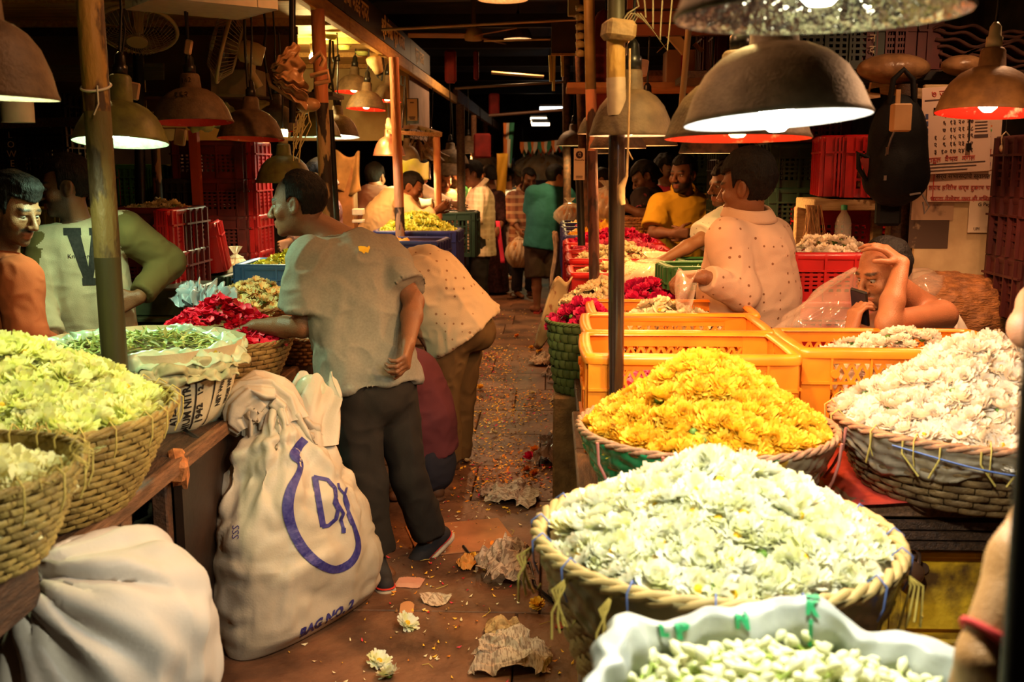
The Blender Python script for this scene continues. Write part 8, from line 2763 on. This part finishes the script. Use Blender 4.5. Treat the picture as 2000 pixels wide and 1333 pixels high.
# ------------------------------------------------------------------ fans, boxes and bags on the dim partition
def fan(label, c, r, axis, tilt=0):
 t = thing('wall_fan', label, 'fan', c)
 q = V(axis).normalized().to_track_quat('Z', 'Y')
 t.rotation_euler = q.to_euler()
 cg = M('dusty_fan_plastic', (.42, .33, .17), .5)
 wr = M('fan_wire', (.28, .22, .12), .45)
 MB().tube([(r * math.cos(a), r * math.sin(a), 0) for a in [R(10 * k) for k in range(37)]], .010, 8, cap=False).build('guard_ring', [cg], t)
 for s_ in (1, -1):
  mb = MB()
  for k in range(44):
   a = 2 * math.pi * k / 44
   mb.tube([(.05 * math.cos(a), .05 * math.sin(a), .07 * s_), (r * .65 * math.cos(a + .1), r * .65 * math.sin(a + .1), .065 * s_), (r * math.cos(a + .12), r * math.sin(a + .12), 0)], .0018, 4, cap=False)
  mb.build('wire_guard', [wr], t, kind='stuff')
 MB().tube([(0, 0, .075), (0, 0, .06)], .05, 18).build('guard_badge', [cg], t)
 for k in range(3):
  a0 = k * 2.094
  mb = MB()
  mb.grid(lambda u, v: V(((.03 + (r - .05) * u) * math.cos(a0 + (v - .5) * 1.0 * (.5 + .6 * u)), (.03 + (r - .05) * u) * math.sin(a0 + (v - .5) * (.5 + .6 * u)), (v - .5) * .05)), 7, 6)
  mb.build('blade', [M('smoky_blade', (.06, .05, .04), .3)], t)
 MB().lathe([(0, -.20), (.05, -.20), (.06, -.16), (.06, -.09), (.03, -.06), (.03, .01), (0, .02)], 18).build('motor_housing', [cg], t)
 MB().tube([(0, 0, -.14), (.0, -.10, -.16), (0, -.16, -.22)], .022, 10).build('bracket', [cg], t)
 return t
fan('wall fan turned side-on above the dim board, its ring catching light', P(441, 88, 5.55), .20, (-.93, -.25, .28))
fan('wall fan tipped face down high beside the dark upright', P(268, 58, 5.2), .19, (.12, -.45, -.88))
o = MB().box((0, 0, 0), (.26, .2, .14), None, 0, .004).build('cardboard_box', [M('grey_cardboard', (.24, .17, .08), .8, var=.3)], loc=P(466, 163, 5.9))
tag(o, 'grey cardboard box sitting under the side-on wall fan', 'box')
tag(MB().box((0, 0, 0), (1.3, .34, .025)).build('wall_shelf', [wood_dk], loc=P(455, 188, 6.35)), 'dark shelf under the cardboard box', 'shelf')
# knotted plastic carrier bag hung on the black bar
brn = M('brown_carrier_film', (.46, .26, .12), .35, col2=(.30, .15, .06), scale=9, bump=.3, coat=.2)
q = P(565, 145, 4.7)
t = thing('carrier_bag', 'folded brown plastic carrier bag hung knotted on the black bar, handles out', 'plastic bag', q)
def fanf(u, v):
 k0 = V((-.098, 0, -.008))
 o_ = V((.02 + .10 * u - .05 * u * u, .0, .135 - .30 * u + .03 * math.sin(9 * u)))
 v = .22 + .78 * v
 p = k0 + (o_ - k0) * (v + .12 * math.sin(3 * u) * v * v)
 return p + V((.006 * math.sin(40 * u), -.04 * math.sin(math.pi * v) + .022 * v * math.sin(34 * u + 2 * v) + .008 * math.sin(60 * u), .006 * math.sin(25 * v + 5 * u)))
me = solidify(MB().grid(fanf, 90, 24).data('bag_film', [brn]), .003)
link('bag_film', me, t)
for (pp, r_) in (([(.10, -.02, .05), (.15, -.02, .09), (.165, -.02, .06), (.15, -.02, .03)], .012), ([(.10, -.02, -.01), (.18, -.02, .01), (.185, -.02, -.03), (.12, -.02, -.045)], .011), ([(-.10, 0, 0), (-.08, -.03, -.05), (.03, -.02, -.12)], .009)):
 MB().tube([V(p) for p in pp], r_, 8).build('bag_handle', [brn], t)
q = P(602, 205, 4.95)
o = MB().ball((0, 0, 0), 1, 16, sc=(.06, .04, .035)).build('crumpled_bag', [brn], loc=q)
tag(o, 'small crumpled brown bag end below the carrier bag', 'plastic bag')
raf = MB()
for k in range(16):
 x0, y0 = 590 + random.uniform(-8, 14), 225 + random.uniform(-8, 8)
 raf.tube([P(x0, y0, 4.9), P(x0 + random.uniform(-12, 10), y0 + 20, 4.9), P(578 + random.uniform(-8, 8), y0 + random.uniform(30, 95), 4.9)], .0025, 4)
o = raf.build('pale_raffia', [M('pale_raffia', (.55, .48, .20), .8)])
tag(o, 'pale raffia wisps dangling under the carrier bag', 'raffia', kind='stuff')
for k, (px_, py, Y, sc_, lb) in enumerate(((432, 225, 6.0, (.10, .08, .07), 'greenish polythene lump behind the number 162 lamp'), (395, 240, 5.3, (.09, .06, .04), 'pale green polythene tuft under the number 162 lamp'), (505, 212, 6.2, (.08, .06, .05), 'grey polythene lump between two dark lamps'))):
 S = Sdf(.010)
 S.ell((0, 0, 0), sc_, None, .02)
 v_, f_ = S.mesh()
 v_ = v_ + vnormals(v_, f_) * (fbm(v_ * 28, k, 3) * .022)[:, None]
 tag(link('polythene_lump', mesh_np('polythene_lump', v_, f_, M('dim_green_film', (.34, .32, .12), .35)), None, P(px_, py, Y)), lb, 'plastic bag')
# white perforated tray and small fittings at the top
t = crate('lattice', white_pl, 'white perforated crate stored upside down high over the vendors', (P(385, -10, 4.4).x, 4.45, P(385, 8, 4.3).z), R(40), (.5, .4, .16))
o = MB().tube([(0, 0, -.02), (0, 0, .05)], .055, 20).build('round_cap', [white_pl], loc=P(35, 228, 3.6))
tag(o, 'ribbed white jar lid on the rail beside the big brown lamp', 'jar')
tag(MB().beam(P(-10, 243, 5.9), P(330, 232, 5.9), .07, .05).build('dark_rail', [wood_dk]), 'dark rail across the black crates behind the vendors', 'rail')
for k in range(4):
 tag(MB().beam(P(60 + 5 * k, 132 + 8 * k, 6.0), P(320, 128 + 8 * k, 6.0), .025, .022).build('pipe_bundle', [M('dull_grey_green', (.12, .10, .045), .4)]), ('topmost', 'second', 'third', 'lowest')[k] + ' of the dull pipes stored along the back wall', 'pipe')
# cctv camera
t = thing('cctv_camera', 'small white surveillance camera under the plywood ceiling near the orange post', 'camera', P(733, 124, 7.5))
MB().lathe([(0, .05), (.05, .05), (.055, .02), (.04, -.03), (.034, -.07), (0, -.07)], 16, axis=Euler((R(25), R(-20), 0)).to_matrix()).build('camera_body', [cream_paint], t)
MB().lathe([(.030, -.068), (.030, -.085), (0, -.086)], 14, axis=Euler((R(25), R(-20), 0)).to_matrix()).build('lens_hood', [black_m], t)
# cards and hanging things down the hall
t, w, h = card('payment_sign', 'white payment card in a black frame on the cream partition', 'sign', (792, 192, 818, 242), 9.1, black_m)
MB().box((0, -.004, .01), (w * .8, .003, h * .84)).build('card_face', [M('dull_card', (.46, .32, .16), .7)], t)
for zz, ww in ((.33, .3), (-.24, .5), (-.31, .4)):
 ink_bar(t, 0, h * zz, w * ww, .012, ink_k, y=-.0065)
t, w, h = card('payment_sign', 'white payment card with a dark round emblem hung on the black pole', 'sign', (1121, 290, 1142, 352), 6.2, M('bright_card', (.85, .72, .55), .6))
MB().tube([(0, -.003, h * .30), (0, -.006, h * .30)], .022, 20).build('round_emblem', [M('violet_black', (.035, .012, .03), .6)], t)
sign_text('पे', .032, M('ivory_card'), t, (0, -.008, h * .29), (R(90), 0, 0), 'emblem_letters')
sign_text('PhonePe', .016, ink_k, t, (0, -.005, h * .13), (R(90), 0, 0))
for zz in (-.38, -.43):
 ink_bar(t, 0, h * zz, w * .6, .004, ink_k)
t, w, h = card('dark_placard', 'dark square placard hanging under the roof beside the olive post', 'sign', (1077, 40, 1125, 105), 6.5, M('dark_board', (.07, .035, .018), .6, var=.3), 0, .02)
MB().box((0, -.01, -h / 2 - .005), (w, .03, .012)).build('bottom_ledge', [edge_m], t)
o = MB().box((0, 0, 0), (.07, .06, .12), None, 0, .004).build('meter_box', [cream_paint], loc=P(1120, 12, 6.6))
tag(o, 'cream meter box above the dark placard', 'meter')
for k, (x0, y0, x1, y1) in enumerate(((1074, 108, 1076, 160), (1082, 108, 1081, 178), (1098, 108, 1099, 150))):
 tag(MB().tube([P(x0, y0, 6.6), P(x1, y1, 6.6)], .010, 8).build('hanging_tube', [M('yellow_tube', (.50, .38, .10), .4)]), ('first', 'second', 'third')[k] + ' yellowed tube hanging under the dark placard', 'tube')
for k, yy in enumerate((15, 33, 52, 70, 86, 104)):
 tag(MB().lathe([(0, -.02), (.022, -.016), (.025, .01), (0, .02)], 12).build('insulator', [M('cream_insulator', (.52, .40, .16), .35)], loc=P(1133, yy, 5.6)), ('topmost', 'second', 'third', 'fourth', 'fifth', 'lowest')[k] + ' cream insulator knob along the olive post', 'insulator')
# ceiling fan and its blade
t = thing('ceiling_fan', 'old ceiling fan with one pale blade over the dark aisle', 'fan', P(925, 68, 8.6))
MB().lathe([(0, -.05), (.07, -.045), (.08, 0), (.06, .05), (.02, .06), (.02, .3), (0, .3)], 18).build('hub', [M('dusty_fan_plastic')], t)
for k in range(3):
 a = R(188 + 120 * k)
 MB().box((.30 * math.cos(a), .30 * math.sin(a), -.01), (.46, .10, .008), Matrix.Rotation(a, 3, 'Z') @ Matrix.Rotation(.2, 3, 'X')).build('blade', [M('tan_blade', (.34, .17, .07), .5)], t)
for k, (x, y_, Y, w_, lb) in enumerate(((880, 130, 9.0, .10, 'red cloth roll hanging in the dark above the far stalls'), (930, 128, 10, .05, 'brighter red cloth roll hanging in the dark roof'), (965, 205, 13, .13, 'red cloth hanging over the bunting end'), (942, 285, 12.0, .2, 'dull red tarpaulin square on the far stall front'))):
 tag(MB().box((0, 0, 0), (w_, .05, .28), None, 0, .02).build('red_hanging', [M('dark_red_cloth', (.22, .012, .010), .8, var=.5)], loc=P(x, y_, Y)), lb, 'cloth')
# bunting
cols = [M('flag_orange', (.75, .22, .05), .8), M('flag_white', (.70, .62, .50), .8), M('flag_green', (.04, .24, .15), .8)]
n = 0
for row_ in range(2):
 a, b_ = P(1016 + 2 * row_, 277 + row_ * 7, 14.0 + .2 * row_), P(1104, 271 + row_ * 4, 14.0 + .2 * row_)
 st = thing('bunting_string', ('upper', 'lower')[row_] + ' string of orange, white and green pennants across the aisle end', 'bunting', a)
 MB().tube([V((0, 0, 0)), (b_ - a) * .5 + V((0, 0, -.02)), b_ - a], .004, 5).build('string', [cord_m], st)
 for k in range(13):
  p = (b_ - a) * ((k + .5) / 13) + V((0, 0, -.02 * math.sin(math.pi * (k + .5) / 13)))
  sw_ = random.uniform(-.03, .03)
  me = mesh_np('pennant', [(-.026, 0, 0), (.026, 0, 0), (.026 + sw_ * .5, -.02, -.09), (sw_, -.03, -.16), (-.026 + sw_ * .5, -.02, -.09), (-.026, .006, 0), (.026, .006, 0), (.026 + sw_ * .5, -.014, -.09), (sw_, -.024, -.16), (-.026 + sw_ * .5, -.014, -.09)],
                     [(0, 4, 3, 2, 1), (5, 6, 7, 8, 9), (0, 1, 6, 5), (1, 2, 7, 6), (2, 3, 8, 7), (3, 4, 9, 8), (4, 0, 5, 9)], cols[(k + row_) % 3], smooth=False)
  link('pennant', me, st, p)
for k, (x, y_, Y, lb) in enumerate(((983, 240, 13, 'tricolour flag drooping at the far stall front'), (970, 300, 12.5, 'yellow cloth strip under the drooping flag'))):
 o = MB().grid(lambda u, v: V((.14 * u * (1 - .3 * v), .03 * math.sin(5 * u + 4 * v), -.55 * v)), 8, 12).data('flag', cols + [pt_gold])
 for p in o.polygons:
  p.material_index = (0 if p.center.x < .045 else 1 if p.center.x < .08 else 2) if k == 0 else 3
 solidify(o, .006)
 tag(link('flag', o, None, P(x, y_, Y)), lb, 'flag')
o = bag('big pale polythene sack slung at the hall end above the shoppers', P(1058, 352, 16), .42, .52, True, M('bagged_straw', (.40, .27, .12), .8, var=.4, scale=12), seed=4)
o = bag('peach polythene sack of blooms hung by the boy in grey', P(1184, 428, 8.3), .17, .30, True, M('bagged_peach', (.62, .32, .16), .8, var=.3, scale=20), seed=6)
o = bag('smaller orange polythene sack behind the black sign pole', P(1112, 440, 9.7), .14, .25, True, M('bagged_orange', (.60, .24, .08), .8, var=.3, scale=20), seed=2)
c = P(1235, 425, 7.6)
basket('brown wicker basket on the bench in front of the girl in dark', V((c.x, 7.6, c.z - .16)), .12, .16, .16, wk_brown, 8, 22, rim_r=.008)
# ------------------------------------------------------------------ litter on the floor
paper_m = M('newspaper', (.56, .42, .31), .8, col2=(.30, .20, .14), scale=45, detail=2, contrast=(.44, .5), stretch=(1, 4, 1))
film_d = M('dirty_film', (.30, .24, .20), .25, var=.5, scale=12, coat=.4)
def scrap(name, label, px_, py, r, h, mat, seed, cat='paper', sx=1.0):
 """a crumpled sheet"""
 rng = random.Random(seed)
 n = 21
 ang = rng.uniform(0, 3)
 pts = np.array([[(i / (n - 1) - .5) * 2 * r * sx, (j / (n - 1) - .5) * 2 * r, 0] for j in range(n) for i in range(n)])
 q = np.hypot(pts[:, 0] / (r * sx), pts[:, 1] / r)
 f = 1 / r
 if h > .03:
  dome = np.clip(1 - q * q * .8, 0, 1) ** .5
  cr = np.abs(vnoise(pts * f * 1.3 + seed, seed)) * 1.0 + np.abs(vnoise(pts * f * 2.7 + seed * 3, seed + 1)) * .8 + np.abs(vnoise(pts * f * 5 + 3, seed + 8)) * .3
  pts[:, 2] = h * (dome * .55 + cr * .75 * (1 - .35 * q)) - h * .12
  pts[:, 2] = np.maximum(pts[:, 2], .004)
  for k in (0, 1):
   pts[:, k] += r * (.30 * vnoise(pts * f * 1.6 + 9 + 10 * k, seed + 2 + k) + .16 * vnoise(pts * f * 4 + 9 + 10 * k, seed + 12 + k))
   pts[:, k] *= .80
 else:
  pts[:, 2] = .004 + h * np.abs(vnoise(pts * f * 1.2 + seed, seed))
 keep = vnoise(pts * f * .6 + 30, seed + 4) * .35 + q < 1.12
 idx = [(j * n + i, j * n + i + 1, (j + 1) * n + i + 1, (j + 1) * n + i) for j in range(n - 1) for i in range(n - 1)]
 fs = [t_ for t_ in idx if sum(keep[k] for k in t_) >= 3]
 used = sorted({k for t_ in fs for k in t_})
 mp = {k: i for i, k in enumerate(used)}
 me = mesh_np(name, pts[used], [tuple(mp[k] for k in t_) for t_ in fs], mat, smooth=False)
 solidify(me, .0015)
 me.polygons.foreach_set('use_smooth', np.zeros(len(me.polygons), bool))
 o = link(name, me, None, G(px_, py), label, cat)
 o.rotation_euler = (0, 0, ang)
 return o
sc_ = [(985, 1130, .115, .13, paper_m, 'big crumpled newspaper ball with shiny film beside the tan basket'), (1000, 1290, .14, .07, paper_m, 'open crumpled newspaper at the bottom of the aisle'), (985, 1240, .085, .045, M('yellowed_newspaper', (.52, .34, .15), .8, col2=(.33, .20, .08), scale=60, contrast=(.42, .5)), 'yellowed newspaper leaf with a dark spot'),
       (1005, 975, .14, .07, paper_m, 'flattened newspaper beside the yellow flower stall'), (960, 968, .07, .05, paper_m, 'smaller pale scrap against the flattened newspaper'), (1060, 712, .14, .075, paper_m, 'pale newspaper heap under the crates, far'), (1095, 748, .10, .10, film_d, 'dirty film heap under the green basket'), (1080, 735, .08, .06, paper_m, 'grey scrap beside the dirty film heap'),
       (1110, 790, .12, .11, paper_m, 'crumpled newspaper ball against the stall foot'), (1085, 870, .09, .07, film_d, 'greenish film scrap in the gutter of the stall'), (1075, 905, .11, .09, film_d, 'dark shiny film heap in the gutter of the stall'), (1110, 905, .10, .10, M('green_film_scrap', (.14, .14, .06), .3, var=.5), 'green film heap close to the stall foot'),
       (800, 1140, .05, .004, M('pink_slip', (.55, .26, .18), .8), 'flat pink paper slip with petals near the shoe'), (795, 1190, .05, .004, M('orange_slip', (.52, .24, .10), .8), 'flat orange paper strip below the pink slip'), (915, 1108, .05, .04, M('orange_peel', (.60, .26, .05), .7), 'orange-yellow leaf scrap beside the newspaper ball'), (1100, 1222, .04, .01, red_cloth, 'flat red packet scrap under the tan basket'),
       (850, 1175, .05, .03, paper_m, 'thin wrinkled scrap with a yellow petal'), (895, 518, .12, .08, film_d, 'grey sack scrap behind the beige shirt feet'), (1000, 545, .13, .05, paper_m, 'pale paper under the carried bag'), (940, 640, .07, .03, paper_m, 'small pale scrap by the bent man\'s hem'), (970, 1065, .03, .02, pt_mari, 'orange crushed bloom near the newspaper ball')]
for k, (x, y_, r, h, m_, lb) in enumerate(sc_):
 scrap('newspaper_scrap' if m_ is paper_m else 'litter_scrap', lb, x, y_, r, h, m_, 100 + k, 'paper' if m_ is paper_m else 'litter', .5 if 'strip' in lb or 'packet' in lb else 1.0)
fl_ = [(740, 1302, MUMW, 'white chrysanthemum fallen alone near the bottom edge'), (760, 1328, MUMW, 'white chrysanthemum fallen at the very bottom edge'), (795, 1227, MUMW, 'white chrysanthemum fallen among red petals'), (965, 852, IVO, 'ivory blossom crushed in the middle of the aisle'), (938, 762, GLD, 'yellow marigold fallen beside the brown trousers'), (1040, 774, IVO, 'pale blossom fallen in the aisle centre'), (1038, 684, GLD, 'yellow marigold fallen halfway down the aisle'), (955, 655, GLD, 'yellow marigold fallen by the printed hem'),
       (1110, 742, GLD, 'yellow marigold on the dirty film'), (1035, 900, MAG, 'pink rose fallen by the dark film heap'), (1100, 875, ORG, 'orange marigold against the green film'), (1045, 885, ORG, 'orange marigold next to the pink rose'), (1030, 925, ORG, 'orange marigold pair member nearer the newspaper'), (1045, 932, ORG, 'orange marigold pair member nearer the stall'), (1055, 690, GLD, 'yellow marigold near the newspaper heap'), (1050, 1190, GLD, 'torn yellow bloom beneath the tan basket'), (925, 1100, GLD, 'yellow bloom caught by the orange leaf scrap'), (912, 908, IVO, 'ivory blossom beside the brown sandal'), (1085, 685, ORG, 'orange marigold at the stall foot far'), (1010, 660, ORG, 'orange marigold between far footprints')]
for k, (x, y_, pr_, lb) in enumerate(fl_):
 o = link('fallen_flower', pr_[k % len(pr_)], None, G(x, y_) + V((0, 0, .014)), lb, 'flower')
 o.rotation_euler = (random.uniform(-.5, .5), random.uniform(-.5, .5), k)
rng = random.Random(77)
for (nm, n_, mats_, lb) in (('fallen_petals', 2600, [pt_ivory, pt_gold, pt_mari, pt_red, M('brown_petal', (.22, .10, .03), .8)], 'loose petals strewn over the aisle paving'),):
 mb = MB()
 for k in range(n_):
  Y = 2.6 + 8.5 * rng.random() ** 1.25
  x = rng.triangular(-1.05, .10, -.42) if Y > 3.2 else rng.uniform(-.95, .2)
  cl = vnoise(np.array([[x * 2.2, Y * 1.4, 0]]), 12)[0]
  if cl < rng.uniform(-.9, .5):
   continue
  p = V((x + rng.uniform(-.05, .05), Y, .004))
  s_ = rng.uniform(.004, .012)
  a = rng.uniform(0, 6.28)
  d = V((math.cos(a), math.sin(a), rng.uniform(-.1, .5))) * s_
  w = V((-math.sin(a), math.cos(a), rng.uniform(-.2, .4))) * s_ * rng.uniform(.3, .6)
  mb.add([p - d + V((0, 0, .004)), p + w, p + d + V((0, 0, .004)), p - w], [(0, 1, 2, 3)], rng.choices(range(5), (4, 4, 2, 1.2, 2))[0])
 o = mb.build(nm, mats_)
 tag(o, lb, 'petals', kind='stuff')
mb = MB()
for k in range(2600):
 cx, cy = rng.choice(((-.30, 6.2), (-.35, 6.9), (-.25, 5.5), (-.45, 7.6), (-.10, 5.0), (-.30, 4.9), (-.5, 8.3), (-.05, 6.6)))
 p = V((rng.gauss(cx, .14), rng.gauss(cy, .22), .006))
 s_ = rng.uniform(.005, .013)
 a = rng.uniform(0, 6.28)
 d = V((math.cos(a), math.sin(a), rng.uniform(0, .5))) * s_
 w = V((-math.sin(a), math.cos(a), .3)) * s_ * .6
 mb.add([p - d, p + w, p + d, p - w], [(0, 1, 2, 3)], rng.choices(range(4), (5, 4, 1, 3))[0])
tag(mb.build('crushed_marigolds', [pt_gold, pt_mari, pt_mag, M('brown_petal')], kind='stuff'), 'crushed yellow and orange marigold petals trodden into the far paving', 'petals')
mb = MB()
for k in range(11):
 p = G(rng.uniform(760, 1060), rng.uniform(1000, 1320)) + V((0, 0, .003))
 a = rng.uniform(0, 3.14)
 L = rng.uniform(.015, .045)
 mb.tube([p, p + V((L * math.cos(a), L * math.sin(a), .006)), p + V((1.8 * L * math.cos(a + .4), 1.8 * L * math.sin(a + .4), .001))], .0014, 4)
tag(mb.build('straw_bits', [M('straw_tie')], kind='stuff'), 'thin straw bits scattered on the near paving', 'straw')
o = MB().tube([G(905, 1072) + V((0, 0, .01)), G(930, 1105) + V((0, 0, .012)), G(960, 1112) + V((0, 0, .02)), G(1035, 1105) + V((0, 0, .01)), G(1045, 1150) + V((0, 0, .01)), G(1080, 1180) + V((0, 0, .01)), G(1072, 1160) + V((0, 0, .01))], .006, 8).build('black_strap', [black_m])
tag(o, 'black strap lying curled behind the newspaper ball', 'strap')
o = MB().box((0, 0, .003), (.42, .36, .006), None, 0, .002).build('orange_light_sheet', [M('orange_light_colour', (.48, .20, .08), .75, var=.3)], loc=G(900, 1050))  # pool of orange light on the paving, added as a flat coloured sheet
o.rotation_euler = (0, 0, .3)
tag(o, 'flat sheet coloured as orange light on the paving under the lifted shoe', 'carton')
